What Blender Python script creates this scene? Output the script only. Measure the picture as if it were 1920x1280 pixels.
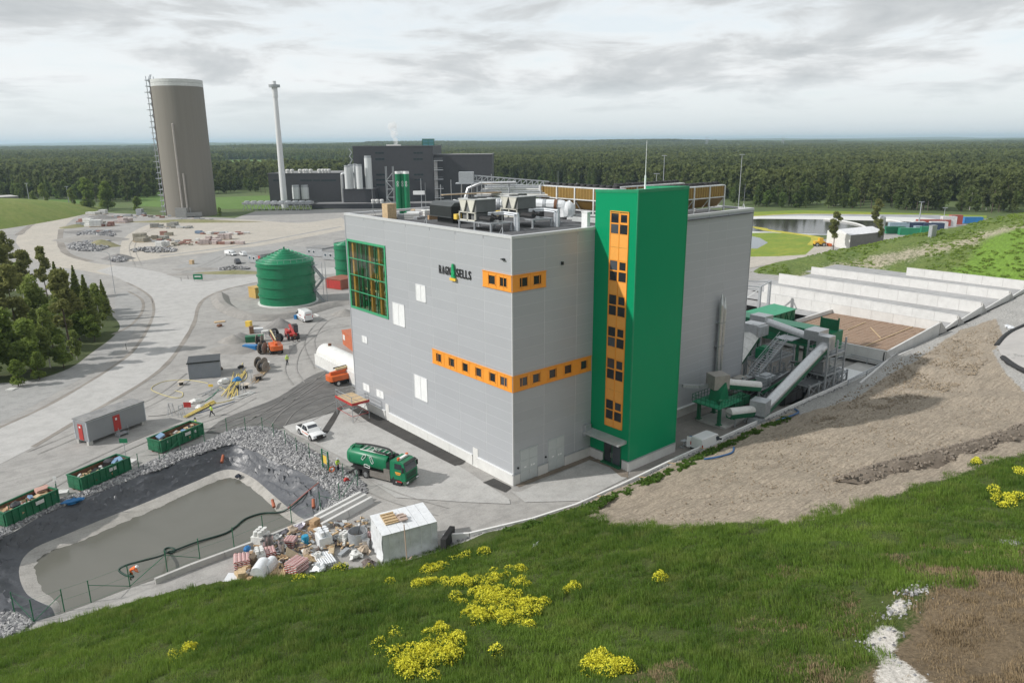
import bpy, math, random
import numpy as np
from mathutils import Vector, Matrix, noise as mnoise
from mathutils.geometry import tessellate_polygon
for o in list(bpy.data.objects): bpy.data.objects.remove(o)
SC = bpy.context.scene
COL = SC.collection
R = math.radians
HAZE = 0.00008
rnd = random.Random(7)
# ------------------------------------------------------------------ camera (X runs along the grey building's shaded side, Y along its lit side, origin at its near corner)
FPX, PITCH, ROLL, YAW = 1386.3, .265, -.00684, 2.27757
_c, _s, _cr, _sr = math.cos(PITCH), math.sin(PITCH), math.cos(ROLL), math.sin(ROLL)
_Mo = np.array([[_cr, _sr, 0], [-_sr, _cr, 0], [0, 0, 1]]) @ np.array([[1, 0, 0], [0, _s, _c], [0, _c, -_s]])
_B = np.array([[math.sin(YAW), -math.cos(YAW), 0], [math.cos(YAW), math.sin(YAW), 0], [0, 0, 1.]])
MC = _Mo @ _B.T
CAM = np.array([-50.14, -58.65, 38.])
cd = bpy.data.cameras.new('camera'); cam = bpy.data.objects.new('camera', cd); COL.objects.link(cam)
cd.sensor_width = 36; cd.lens = FPX / 1920 * 36; cd.clip_start = .5; cd.clip_end = 60000
_m = Matrix.Identity(4)
for i in range(3):
 _m[i][0], _m[i][1], _m[i][2], _m[i][3] = MC[0][i], MC[1][i], -MC[2][i], CAM[i]
cam.matrix_world = _m
SC.camera = cam
# ------------------------------------------------------------------ daylight
SUN = Vector((-2.0, 1.0, 1.62)).normalized()          # towards the sun
SEL = math.asin(SUN.z); SAZ = math.atan2(SUN.x, SUN.y)
w = bpy.data.worlds.new('World'); SC.world = w; w.use_nodes = True
nt = w.node_tree; N = nt.nodes; L = nt.links; N.clear()
def nd(tree, t, **k):
 n = tree.nodes.new(t)
 for a, b in k.items():
  if a.startswith('i_'):
   n.inputs[a[2:].replace('_', ' ')].default_value = b
  else: setattr(n, a, b)
 return n
sky = nd(nt, 'ShaderNodeTexSky', sky_type='NISHITA', sun_disc=False, sun_elevation=SEL, sun_rotation=SAZ, altitude=60, air_density=1.0, dust_density=1.6)
tc = nd(nt, 'ShaderNodeTexCoord'); sx = nd(nt, 'ShaderNodeSeparateXYZ'); L.new(tc.outputs['Generated'], sx.inputs[0])
def mth(tree, op, a, b=None, c=None, clamp=False):
 n = tree.nodes.new('ShaderNodeMath'); n.operation = op; n.use_clamp = clamp
 for i, x in enumerate((a, b, c)):
  if x is None: continue
  if isinstance(x, (int, float)): n.inputs[i].default_value = x
  else: tree.links.new(x, n.inputs[i])
 return n.outputs[0]
zc = mth(nt, 'MAXIMUM', sx.outputs[2], 0.0)
zz = mth(nt, 'ADD', zc, .05)
px = mth(nt, 'DIVIDE', sx.outputs[0], zz); py = mth(nt, 'DIVIDE', sx.outputs[1], zz)
cv = nd(nt, 'ShaderNodeCombineXYZ'); L.new(px, cv.inputs[0]); L.new(py, cv.inputs[1])
def noise(tree, vec, scale, detail=5, rough=.55, dist=0, w=None):
 n = tree.nodes.new('ShaderNodeTexNoise'); n.inputs['Scale'].default_value = scale; n.inputs['Detail'].default_value = detail
 n.inputs['Roughness'].default_value = rough; n.inputs['Distortion'].default_value = dist
 if vec is not None: tree.links.new(vec, n.inputs['Vector'])
 return n.outputs[0]
def ramp(tree, fac, stops):
 n = tree.nodes.new('ShaderNodeValToRGB'); e = n.color_ramp.elements
 while len(e) < len(stops): e.new(.5)
 for el, (p, c) in zip(e, stops):
  el.position = p; el.color = (c, c, c, 1) if isinstance(c, (int, float)) else (*c, 1)
 tree.links.new(fac, n.inputs[0]); return n.outputs[0]
def mix(tree, fac, a, b, mode='MIX'):
 n = tree.nodes.new('ShaderNodeMix'); n.data_type = 'RGBA'; n.blend_type = mode; n.clamp_factor = True
 for k, x in ((0, fac), (6, a), (7, b)):
  if isinstance(x, (int, float)): n.inputs[k].default_value = x
  elif isinstance(x, tuple): n.inputs[k].default_value = (*x, 1)
  else: tree.links.new(x, n.inputs[k])
 return n.outputs[2]
n1 = noise(nt, cv.outputs[0], .33, 8, .56, .25)
n2 = noise(nt, cv.outputs[0], .85, 7, .6, .3)
n3 = noise(nt, cv.outputs[0], .10, 3, .5)
mpd = nd(nt, 'ShaderNodeMapping'); mpd.inputs['Scale'].default_value = (5.5, 5.5, 24); L.new(tc.outputs['Generated'], mpd.inputs['Vector']); n4 = noise(nt, mpd.outputs[0], 1., 8, .6, .35)
cover = ramp(nt, mth(nt, 'ADD', mth(nt, 'MULTIPLY', n1, .45), mth(nt, 'MULTIPLY', n4, .55)), [(.38, 0.15), (.50, 1.0)])
tone = ramp(nt, mth(nt, 'ADD', mth(nt, 'ADD', mth(nt, 'MULTIPLY', n4, .66), mth(nt, 'MULTIPLY', n1, .34)), mth(nt, 'MULTIPLY_ADD', mth(nt, 'MINIMUM', zc, .2), .62, -.025)), [(.38, (9.3, 9.3, 9.2)), (.49, (8.0, 8.15, 8.2)), (.57, (5.9, 6.1, 6.2)), (.68, (4.5, 4.75, 4.9))])
lp = mth(nt, 'MULTIPLY', ramp(nt, zc, [(0.0, 0.0), (.03, .25), (.075, 1.0)]), cover)
hazy = mix(nt, .7, sky.outputs[0], (8.3, 8.9, 9.2))
skycol = mix(nt, lp, hazy, tone)
bg = nd(nt, 'ShaderNodeBackground'); bg.inputs['Strength'].default_value = .1
L.new(skycol, bg.inputs[0]); wo = nd(nt, 'ShaderNodeOutputWorld'); L.new(bg.outputs[0], wo.inputs[0])
sl = bpy.data.lights.new('sun', 'SUN'); sl.energy = 3.3; sl.angle = R(1.2); sl.color = (1, .965, .92)
so = bpy.data.objects.new('sun', sl); COL.objects.link(so); so.rotation_euler = SUN.to_track_quat('Z', 'Y').to_euler(); so.location = (-200, 100, 160)
vs = SC.view_settings; vs.view_transform = 'Standard'; vs.look = 'None'; vs.exposure = 0.22; vs.gamma = 1; vs.use_curve_mapping = False
SC.cycles.max_bounces = 6; SC.cycles.volume_bounces = 2; SC.cycles.transparent_max_bounces = 12; SC.cycles.use_denoising = True
# ------------------------------------------------------------------ pixel <-> place helpers
def ray(x, y): return MC.T @ np.array([(x - 960) / FPX, (640 - y) / FPX, 1.])
def G(x, y, z=0.):
 r = ray(x, y); p = CAM + r * ((z - CAM[2]) / r[2]); return Vector(p)
FH = Vector((.6494, .7604, 0)).normalized(); RH = Vector((FH.y, -FH.x, 0))
def P(x, y, D):                      # the point seen at pixel x, y on the upright plane D metres ahead
 r = ray(x, y); p = CAM + r * (D / (r[0] * FH.x + r[1] * FH.y)); return Vector(p)
def onX(x, y, X): r = ray(x, y); return Vector(CAM + r * ((X - CAM[0]) / r[0]))
def onY(x, y, Y): r = ray(x, y); return Vector(CAM + r * ((Y - CAM[1]) / r[1]))
# ------------------------------------------------------------------ materials
def newmat(name):
 m = bpy.data.materials.new(name); m.use_nodes = True; t = m.node_tree
 b = t.nodes['Principled BSDF']; return m, t, b
def posv(t):
 return t.nodes.new('ShaderNodeNewGeometry').outputs['Position']
def setbump(t, b, h, strength=.4, dist=.05):
 n = t.nodes.new('ShaderNodeBump'); n.inputs['Strength'].default_value = strength; n.inputs['Distance'].default_value = dist
 t.links.new(h, n.inputs['Height']); t.links.new(n.outputs[0], b.inputs['Normal'])
MATS = {}
def mat(name, col, rough=.6, metal=0., var=.14, scale=1.2, bump=0., bscale=14., grime=0., gcol=(.16, .13, .10)):
 if name in MATS: return MATS[name]
 m, t, b = newmat(name); p = posv(t)
 b.inputs['Roughness'].default_value = rough; b.inputs['Metallic'].default_value = metal
 f = noise(t, p, scale, 4, .6)
 c = mix(t, mth(t, 'MULTIPLY_ADD', f, 2.2, -.6, True), tuple(x * (1 - var) for x in col), tuple(min(1, x * (1 + var)) for x in col))
 if grime:
  g = ramp(t, noise(t, p, scale * 3.1, 6, .7), [(.5, 0.), (.72, grime)])
  c = mix(t, g, c, gcol)
 t.links.new(c, b.inputs['Base Color'])
 if bump: setbump(t, b, noise(t, p, bscale, 3, .6), bump)
 MATS[name] = m; return m
def ribbed(name, col, per=.3, axis=0, rough=.45, metal=0., depth=.03, var=.08, st=.5, grime=.2):
 m, t, b = newmat(name); p = posv(t); s = t.nodes.new('ShaderNodeSeparateXYZ'); t.links.new(p, s.inputs[0])
 b.inputs['Roughness'].default_value = rough; b.inputs['Metallic'].default_value = metal
 if axis == 3: src = mth(t, 'ADD', s.outputs[0], s.outputs[1])
 elif axis == 4: src = mth(t, 'SUBTRACT', s.outputs[0], s.outputs[1])
 else: src = s.outputs[axis]
 h = mth(t, 'PINGPONG', src, per / 2)
 setbump(t, b, mth(t, 'MULTIPLY', h, 2 / per), st, depth)
 f = noise(t, p, .5, 5, .65)
 c = mix(t, mth(t, 'MULTIPLY_ADD', f, 2., -.5, True), tuple(x * (1 - var) for x in col), tuple(min(1, x * (1 + var)) for x in col))
 if grime:
  c = mix(t, ramp(t, noise(t, p, 2.3, 5, .7), [(.55, 0.), (.8, grime)]), c, (.2, .17, .14))
 t.links.new(c, b.inputs['Base Color']); MATS[name] = m; return m
def glass(name, col=(.018, .022, .027), rough=.06):
 m, t, b = newmat(name); b.inputs['Base Color'].default_value = (*col, 1); b.inputs['Roughness'].default_value = rough
 oi = t.nodes.new('ShaderNodeObjectInfo'); t.links.new(mix(t, ramp(t, oi.outputs['Random'], [(.5, 0.), (.9, 1.)]), col, tuple(x * 2.6 + .02 for x in col)), b.inputs['Base Color']); b.inputs['IOR'].default_value = 1.6; MATS[name] = m; return m  # some panes get a paler colour standing in for reflections and blinds
white = mat('white paint', (.74, .75, .75), .4, var=.05)
offwhite = mat('off white sheet', (.66, .66, .64), .5, var=.08, grime=.25)
whitefilm = mat('white plastic film', (.70, .72, .74), .3, var=.10, scale=2.5, bump=.5, bscale=3)
galv = mat('galvanised steel', (.40, .42, .44), .42, .35, var=.15, scale=3)
steel = mat('brushed steel', (.55, .56, .57), .33, .75, var=.12, scale=3)
darkgrey = mat('dark grey sheet', (.055, .056, .060), .55, var=.12)
black = mat('black rubber', (.022, .022, .023), .7, var=.2)
blackbox = mat('black housing', (.014, .018, .018), .55, var=.2)
green = mat('green paint', (.005, .17, .075), .4, var=.12, grime=.12)
greend = mat('dark green steel', (.008, .13, .058), .45, var=.18, grime=.25)
orange = mat('orange frame', (.80, .31, .035), .45, var=.05)
redp = mat('red paint', (.42, .035, .03), .4, var=.15, grime=.2)
orangem = mat('orange machine paint', (.62, .13, .03), .4, var=.12, grime=.25)
yellow = mat('yellow plastic', (.72, .50, .08), .5, var=.12)
cream = mat('cream paint', (.66, .55, .32), .5, var=.1)
blue = mat('blue plastic', (.02, .17, .42), .4, var=.15)
wood = mat('pale timber', (.50, .37, .22), .75, var=.25, scale=6)
card = mat('brown cardboard', (.42, .28, .16), .85, var=.2, scale=4)
concrete = mat('concrete', (.47, .46, .44), .85, var=.12, scale=.7, bump=.15, grime=.3, gcol=(.32, .31, .29))
concw = mat('pale concrete', (.60, .595, .58), .85, var=.09, scale=.5, bump=.1, grime=.25, gcol=(.40, .39, .37))
rust = mat('rusty steel', (.16, .075, .04), .8, var=.4, scale=5)
pipeor = mat('orange clay pipe', (.36, .10, .045), .6)
tyre = mat('tyre', (.03, .03, .031), .8, var=.2)
hivis = mat('lime hi-vis cloth', (.50, .72, .06), .8, var=.1)
hivor = mat('orange hi-vis cloth', (.85, .16, .03), .8, var=.1)
navy = mat('navy cloth', (.02, .025, .04), .85)
skin = mat('skin', (.45, .27, .20), .6)
bark = mat('bark', (.10, .078, .06), .9, var=.3, scale=5)
glassd = glass('dark window glass')
glassb = glass('bluish window glass', (.03, .045, .055), .05)
# ------------------------------------------------------------------ mesh builder
class MB:
 def __init__(s): s.v = []; s.f = []; s.m = []; s.cur = 0
 def add(s, vs, fs):
  o = len(s.v); s.v += [tuple(p) for p in vs]; s.f += [tuple(i + o for i in f) for f in fs]; s.m += [s.cur] * len(fs); return s
 def box(s, x0, y0, z0, x1, y1, z1):
  return s.add([(x0, y0, z0), (x1, y0, z0), (x1, y1, z0), (x0, y1, z0), (x0, y0, z1), (x1, y0, z1), (x1, y1, z1), (x0, y1, z1)],
      [(0, 3, 2, 1), (4, 5, 6, 7), (0, 1, 5, 4), (1, 2, 6, 5), (2, 3, 7, 6), (3, 0, 4, 7)])
 def cbox(s, c, d, rz=0., rx=0., ry=0.):
  m = Matrix.Rotation(rz, 3, 'Z') @ Matrix.Rotation(ry, 3, 'Y') @ Matrix.Rotation(rx, 3, 'X'); c = Vector(c)
  vs = [c + m @ Vector((a * d[0] / 2, b * d[1] / 2, e * d[2] / 2)) for e in (-1, 1) for a, b in ((-1, -1), (1, -1), (1, 1), (-1, 1))]
  return s.add(vs, [(0, 3, 2, 1), (4, 5, 6, 7), (0, 1, 5, 4), (1, 2, 6, 5), (2, 3, 7, 6), (3, 0, 4, 7)])
 def bar(s, p, q, w, h=None):
  p, q = Vector(p), Vector(q); d = q - p; h = h or w
  if d.length < 1e-6: return s
  d.normalize(); u = d.cross(Vector((0, 0, 1)))
  if u.length < .02: u = Vector((1, 0, 0))
  u.normalize(); k = u.cross(d)
  vs = [a + u * (i * w / 2) + k * (j * h / 2) for a in (p, q) for i, j in ((-1, -1), (1, -1), (1, 1), (-1, 1))]
  return s.add(vs, [(0, 3, 2, 1), (4, 5, 6, 7), (0, 1, 5, 4), (1, 2, 6, 5), (2, 3, 7, 6), (3, 0, 4, 7)])
 def cyl(s, p, q, r0, r1=None, n=14, cap=True):
  p, q = Vector(p), Vector(q); r1 = r0 if r1 is None else r1; d = (q - p).normalized(); u = d.orthogonal().normalized(); k = d.cross(u)
  vs = []
  for i in range(n):
   a = 2 * math.pi * i / n; e = u * math.cos(a) + k * math.sin(a); vs += [p + e * r0, q + e * r1]
  fs = [(2 * i, 2 * ((i + 1) % n), 2 * ((i + 1) % n) + 1, 2 * i + 1) for i in range(n)]
  if cap: fs += [tuple(2 * i for i in range(n))[::-1], tuple(2 * i + 1 for i in range(n))]
  return s.add(vs, fs)
 def tube(s, pts, r, n=6):
  pts = [Vector(p) for p in pts]; vs = []; u = None
  for i, p in enumerate(pts):
   d = (pts[min(i + 1, len(pts) - 1)] - pts[max(i - 1, 0)]).normalized()
   u = (d.orthogonal() if u is None else u - d * u.dot(d)).normalized(); k = d.cross(u)
   for j in range(n):
    a = 2 * math.pi * j / n; vs.append(p + (u * math.cos(a) + k * math.sin(a)) * r)
  fs = [(i * n + j, i * n + (j + 1) % n, (i + 1) * n + (j + 1) % n, (i + 1) * n + j) for i in range(len(pts) - 1) for j in range(n)]
  fs += [tuple(range(n))[::-1], tuple((len(pts) - 1) * n + j for j in range(n))]
  return s.add(vs, fs)
 def lathe(s, prof, n=24, c=(0, 0, 0)):
  c = Vector(c); vs = []
  for r, z in prof:
   for j in range(n):
    a = 2 * math.pi * j / n; vs.append((c.x + r * math.cos(a), c.y + r * math.sin(a), c.z + z))
  m = len(prof)
  fs = [(i * n + j, i * n + (j + 1) % n, (i + 1) * n + (j + 1) % n, (i + 1) * n + j) for i in range(m - 1) for j in range(n)]
  return s.add(vs, fs)
 def sph(s, c, r, sc=(1, 1, 1), nu=10, nv=6, wob=0.):
  c = Vector(c); vs = []
  for i in range(nv + 1):
   t = math.pi * i / nv
   for j in range(nu):
    a = 2 * math.pi * j / nu; k = r * (1 + (rnd.uniform(-wob, wob) if wob else 0))
    vs.append((c.x + k * sc[0] * math.sin(t) * math.cos(a), c.y + k * sc[1] * math.sin(t) * math.sin(a), c.z + k * sc[2] * math.cos(t)))
  return s.add(vs, [(i * nu + j, (i + 1) * nu + j, (i + 1) * nu + (j + 1) % nu, i * nu + (j + 1) % nu) for i in range(nv) for j in range(nu)])
 def ext(s, poly, vec):
  n = len(poly); v = Vector(vec); a = [Vector(p) for p in poly]
  return s.add(a + [p + v for p in a], [tuple(range(n))[::-1], tuple(range(n, 2 * n))] + [(i, (i + 1) % n, n + (i + 1) % n, n + i) for i in range(n)])
 def prism(s, poly, z0, z1): return s.ext([(x, y, z0) for x, y in poly], (0, 0, z1 - z0))
 def quad(s, *p): return s.add(p, [tuple(range(len(p)))])
 def use(s, i): s.cur = i; return s
 def mesh(s, name, mats, smooth=True):
  me = bpy.data.meshes.new(name); me.from_pydata([tuple(p) for p in s.v], [], s.f)
  for m in (mats if isinstance(mats, (list, tuple)) else [mats]): me.materials.append(m)
  if len(me.materials) > 1: me.polygons.foreach_set('material_index', s.m)
  if smooth:
   me.polygons.foreach_set('use_smooth', [True] * len(me.polygons)); me.set_sharp_from_angle(angle=.55)
  me.update(); return me
def tag(o, label=None, cat=None, group=None, kind=None):
 for k, x in (('label', label), ('category', cat), ('group', group), ('kind', kind)):
  if x: o[k] = x
 return o
def thing(name, label, cat, loc=(0, 0, 0), rz=0., group=None):
 o = bpy.data.objects.new(name, None); o.empty_display_size = .2; COL.objects.link(o)
 o.location = loc; o.rotation_euler = (0, 0, rz); return tag(o, label, cat, group)
def part(name, mb, m, parent, label=None, loc=None, kind=None):
 me = mb.mesh(name, m) if isinstance(mb, MB) else mb
 o = bpy.data.objects.new(name, me); COL.objects.link(o); o.parent = parent
 if loc is not None: o.location = loc
 return tag(o, label, None, None, kind)
def solo(name, mb, m, label, cat, loc=(0, 0, 0), rz=0., group=None, kind=None):
 me = mb.mesh(name, m) if isinstance(mb, MB) else mb
 o = bpy.data.objects.new(name, me); COL.objects.link(o); o.location = loc; o.rotation_euler = (0, 0, rz)
 return tag(o, label, cat, group, kind)
def struct(name, mb, m, kind='structure'):
 me = mb.mesh(name, m) if isinstance(mb, MB) else mb
 o = bpy.data.objects.new(name, me); COL.objects.link(o); o['kind'] = kind; return o
def dup(root, loc, rz=None, label=None, group=None, sc=None):
 r = root.copy(); COL.objects.link(r); r.location = loc
 if rz is not None: r.rotation_euler = (0, 0, rz)
 if sc: r.scale = sc if isinstance(sc, tuple) else (sc, sc, sc)
 if label: r['label'] = label
 if group: r['group'] = group
 for ch in root.children:
  c = ch.copy(); COL.objects.link(c); c.parent = r
  for g in ch.children:
   d = g.copy(); COL.objects.link(d); d.parent = c
 return r
def heading(a, b): d = Vector(b) - Vector(a); return math.atan2(d.y, d.x)
def smooth_pts(pts, k=6):
 pts = [Vector(p) for p in pts]; out = []
 for i in range(len(pts) - 1):
  p0, p1, p2, p3 = pts[max(i - 1, 0)], pts[i], pts[i + 1], pts[min(i + 2, len(pts) - 1)]
  for j in range(k):
   t = j / k
   out.append(.5 * ((2 * p1) + (p2 - p0) * t + (2 * p0 - 5 * p1 + 4 * p2 - p3) * t * t + (3 * p1 - p0 - 3 * p2 + p3) * t ** 3))
 return out + [pts[-1]]
def polymesh(name, rings, z, m, kind='structure', hole_z=None):
 """flat sheet from an outline (and holes)"""
 vs = [[Vector((p[0], p[1], z)) for p in r] for r in rings]
 tris = tessellate_polygon(vs); flat = [p for r in vs for p in r]
 mb = MB(); mb.add(flat, [t for t in tris]); me = mb.mesh(name, m, False)
 fl = [p.index for p in me.polygons if p.normal.z < 0]
 if fl: me.flip_normals() if len(fl) > len(me.polygons) / 2 else None
 return struct(name, me, m, kind)
def gn_scatter(name, pts, rots, scls, idx, objs, kind='stuff'):
 me = bpy.data.meshes.new(name); me.from_pydata([tuple(p) for p in pts], [], [])
 a = me.attributes.new('rot', 'FLOAT_VECTOR', 'POINT'); a.data.foreach_set('vector', np.array(rots, 'f').ravel())
 a = me.attributes.new('scl', 'FLOAT_VECTOR', 'POINT'); a.data.foreach_set('vector', np.array(scls, 'f').ravel())
 a = me.attributes.new('idx', 'INT', 'POINT'); a.data.foreach_set('value', np.array(idx, 'i'))
 c = bpy.data.collections.new(name + '_source')
 for o in objs: c.objects.link(o)
 t = bpy.data.node_groups.new(name, 'GeometryNodeTree')
 t.interface.new_socket('Geometry', in_out='INPUT', socket_type='NodeSocketGeometry'); t.interface.new_socket('Geometry', in_out='OUTPUT', socket_type='NodeSocketGeometry')
 gi = t.nodes.new('NodeGroupInput'); go = t.nodes.new('NodeGroupOutput'); ip = t.nodes.new('GeometryNodeInstanceOnPoints'); ci = t.nodes.new('GeometryNodeCollectionInfo')
 ci.inputs['Collection'].default_value = c; ci.inputs['Separate Children'].default_value = True; ci.inputs['Reset Children'].default_value = True
 ip.inputs['Pick Instance'].default_value = True
 def at(nm, ty, sock):
  n = t.nodes.new('GeometryNodeInputNamedAttribute'); n.data_type = ty; n.inputs[0].default_value = nm; t.links.new(n.outputs[0], ip.inputs[sock])
 at('idx', 'INT', 'Instance Index'); at('rot', 'FLOAT_VECTOR', 'Rotation'); at('scl', 'FLOAT_VECTOR', 'Scale')
 t.links.new(gi.outputs[0], ip.inputs['Points']); t.links.new(ci.outputs[0], ip.inputs['Instance']); t.links.new(ip.outputs[0], go.inputs[0])
 o = bpy.data.objects.new(name, me); COL.objects.link(o); o['kind'] = kind
 md = o.modifiers.new('scatter', 'NODES'); md.node_group = t; return o
def loose(name, mb, m):
 me = mb.mesh(name, m, False) if isinstance(mb, MB) else mb
 return bpy.data.objects.new(name, me)
# ================================================================== terrain
TX = [-140, -75, -48, -37, -32, -26, -20.6, -13.5, -9.5, -3.6, 1.5, 8, 18, 29, 42, 150, 260]
TY = [40, 17, 6.6, 4.5, 3.0, -.6, -4.1, -5.6, -6.4, -7.6, -8.4, -8.4, -8.4, -8.4, -8.4, -8.6, -8.6]
ZX, ZZ = [-15, -10, 45, 68, 78, 110, 140, 165], [0, .5, .55, .6, 1.9, 2.4, 3.3, 4.3]
SX, SS = [-5, 10, 30, 70, 120], [.32, .27, .23, .14, .10]
def zt(x, y):
 d = np.maximum(np.interp(x, TX, TY) - y, 0)
 z = np.interp(x, ZX, ZZ) * (d > 0) + np.interp(x, SX, SS) * np.minimum(d, 62)
 return z
def T(px, py):                                        # where the sight line of a pixel meets the near hillside
 r = ray(px, py); lo = 12.
 for k in range(900):
  t = 12 + k * .22; p = CAM + r * t
  if p[2] <= zt(p[0], p[1]): break
  lo = t
 hi = t
 for _ in range(14):
  m = (lo + hi) / 2; p = CAM + r * m
  if p[2] <= zt(p[0], p[1]): hi = m
  else: lo = m
 return Vector(CAM + r * hi)
def fbm(x, y, s, o=4, seed=0.):
 return mnoise.fractal(Vector((x * s + seed, y * s - seed, seed)), 1., 2., o)
def poly_sdf(poly, X, Y):
 """signed distance to an outline (inside positive), vectorised"""
 P_ = np.array([(p[0], p[1]) for p in poly]); n = len(P_); d = np.full(X.shape, 1e9); ins = np.zeros(X.shape, bool)
 for i in range(n):
  a, b = P_[i], P_[(i + 1) % n]; e = b - a; wx, wy = X - a[0], Y - a[1]
  t = np.clip((wx * e[0] + wy * e[1]) / (e @ e + 1e-9), 0, 1); d = np.minimum(d, np.hypot(wx - t * e[0], wy - t * e[1]))
  c = (a[1] > Y) != (b[1] > Y)
  with np.errstate(divide='ignore', invalid='ignore'):
   xi = (b[0] - a[0]) * (Y - a[1]) / (b[1] - a[1] + 1e-12) + a[0]
  ins ^= c & (X < xi)
 return np.where(ins, d, -d)
def grid_mesh(name, xs, ys, zf, m, keep=None, attrs=None, smooth=True):
 X, Y = np.meshgrid(xs, ys, indexing='ij'); Z = zf(X, Y); nx, ny = X.shape
 idx = np.arange(nx * ny).reshape(nx, ny)
 q = np.stack([idx[:-1, :-1], idx[1:, :-1], idx[1:, 1:], idx[:-1, 1:]], -1)
 if keep is not None:
  k = keep(X, Y); kk = k[:-1, :-1] & k[1:, :-1] & k[1:, 1:] & k[:-1, 1:]; q = q[kk]
 q = q.reshape(-1, 4); used, inv = np.unique(q, return_inverse=True); q = inv.reshape(-1, 4)
 V = np.stack([X.ravel(), Y.ravel(), Z.ravel()], -1)[used]
 me = bpy.data.meshes.new(name); me.from_pydata(V.tolist(), [], q.tolist()); me.materials.append(m)
 if attrs is not None:
  a = me.attributes.new('zone', 'FLOAT_COLOR', 'POINT'); W = attrs(V[:, 0], V[:, 1]); a.data.foreach_set('color', W.astype('f').ravel())
 if smooth: me.polygons.foreach_set('use_smooth', [True] * len(me.polygons))
 me.update(); return me
def zoned(name, base, cols, rough=.95, bump=.5, bscale=3., nsc=.7):
 """base colours blended to other bare-earth colours by the painted zone weights, with broken edges"""
 m, t, b = newmat(name); p = posv(t); b.inputs['Roughness'].default_value = rough; b.inputs['Specular IOR Level'].default_value = .2
 at = t.nodes.new('ShaderNodeAttribute'); at.attribute_name = 'zone'; s = t.nodes.new('ShaderNodeSeparateColor'); t.links.new(at.outputs['Color'], s.inputs[0])
 f = noise(t, p, nsc, 6, .65); f2 = noise(t, p, nsc * 6, 4, .7); f3 = noise(t, p, .09, 3, .6)
 def tint(c, v):
  a = mix(t, f3, tuple(x * (1 - v) for x in c), tuple(min(1, x * (1 + v)) for x in c))
  return mix(t, ramp(t, f2, [(.32, 0.), (.68, 1.)]), mix(t, .38, a, (0, 0, 0)), mix(t, .18, a, tuple(min(1, x * 2.2) for x in c)))
 mp = t.nodes.new('ShaderNodeMapping'); mp.inputs['Rotation'].default_value = (0, 0, .62); mp.inputs['Scale'].default_value = (.30, 2.4, 1); t.links.new(p, mp.inputs['Vector']); rut = noise(t, mp.outputs[0], 1., 5, .7, .9)
 c = mix(t, ramp(t, f, [(.35, 0.), (.65, 1.)]), tint(base[0], .2), tint(base[1], .2))
 outs = [s.outputs[0], s.outputs[1], s.outputs[2], at.outputs['Alpha']]
 for o, cc in zip(outs, cols):
  if cc is None: continue
  k = mth(t, 'ADD', o, mth(t, 'MULTIPLY_ADD', f2, .7, -.35)); k = mth(t, 'ADD', k, mth(t, 'MULTIPLY_ADD', f, .6, -.3))
  tc_ = tint(cc[:3], cc[3])
  if o is outs[0]: tc_ = mix(t, ramp(t, rut, [(.38, .55), (.52, 0.)]), tc_, tuple(x * .5 for x in cc[:3]))
  c = mix(t, ramp(t, k, [(.4, 0.), (.6, 1.)]), c, tc_)
 t.links.new(c, b.inputs['Base Color'])
 h = mth(t, 'ADD', noise(t, p, bscale, 5, .7), mth(t, 'MULTIPLY', noise(t, p, bscale * 6, 3, .7), .4)); h = mth(t, 'ADD', h, mth(t, 'MULTIPLY', mth(t, 'MULTIPLY', rut, s.outputs[0]), 1.6)); setbump(t, b, h, bump, .2)
 return m
# --- outlines on the hillside, read off the photo and laid on the slope
dirt_low = [(1075, 962), (1150, 985), (1250, 990), (1350, 985), (1450, 985), (1540, 970), (1600, 953), (1680, 927), (1760, 900), (1840, 874), (1930, 848), (2010, 815), (2100, 770)]
DL = [T(*q) for q in dirt_low]
DIRT = [(p.x, p.y) for p in DL] + [(150, -60), (150, -5), (0, -5)]
BROWN = [(p.x, p.y) for p in (T(*q) for q in [(1600, 1300), (1690, 1195), (1760, 1095), (1850, 1062), (1950, 1080), (2100, 1130), (2100, 1400), (1600, 1400)])]
SAND = [[(p.x, p.y) for p in (T(*q) for q in ring)] for ring in (
 [(1625, 1195), (1660, 1165), (1690, 1185), (1672, 1222), (1700, 1250), (1770, 1300), (1640, 1300), (1650, 1235)], [(1665, 1155), (1700, 1150), (1700, 1135), (1680, 1128)],
 [(1700, 1120), (1740, 1095), (1755, 1085), (1740, 1110), (1715, 1125)], [(1890, 1015), (1930, 1000), (1930, 1015), (1900, 1022)])]
GRAV = [(p.x, p.y) for p in (T(*q) for q in [(1500, 776), (1610, 744), (1660, 706), (1720, 674), (1800, 618), (1868, 596), (1885, 640), (1860, 660), (1885, 700), (1925, 735), (2050, 780), (2050, 500), (1700, 640), (1480, 770)])]
BASIN = [T(*q) for q in [(1868, 650), (1884, 632), (1908, 618), (1960, 600), (2060, 590), (2100, 700), (2000, 730), (1940, 705), (1905, 690), (1880, 672)]]
def hill_weights(x, y):
 d = np.interp(x, TX, TY) - y
 W = np.zeros((len(x), 4))
 W[:, 0] = np.clip(.5 + poly_sdf(DIRT, x, y) / 2.2, 0, 1)
 W[:, 1] = np.clip(.5 + poly_sdf(GRAV, x, y) / 1.2, 0, 1)
 W[:, 1] = np.maximum(W[:, 1], np.clip((1.3 - d) / .6, 0, 1) * (x < 60) * (x > -20))
 W[:, 2] = np.clip(.5 + poly_sdf(BROWN, x, y) / 2.5, 0, 1)
 W[:, 3] = np.clip(.5 + np.max([poly_sdf(s, x, y) for s in SAND], 0) / 1.0, 0, 1)
 return W
hillm = zoned('hillside soil and turf', [(.055, .085, .018), (.085, .105, .03)], [(.40, .338, .265, .16), (.43, .42, .40, .15), (.165, .125, .08, .2), (.62, .58, .52, .1)], bump=.9, bscale=1.6)
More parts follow.
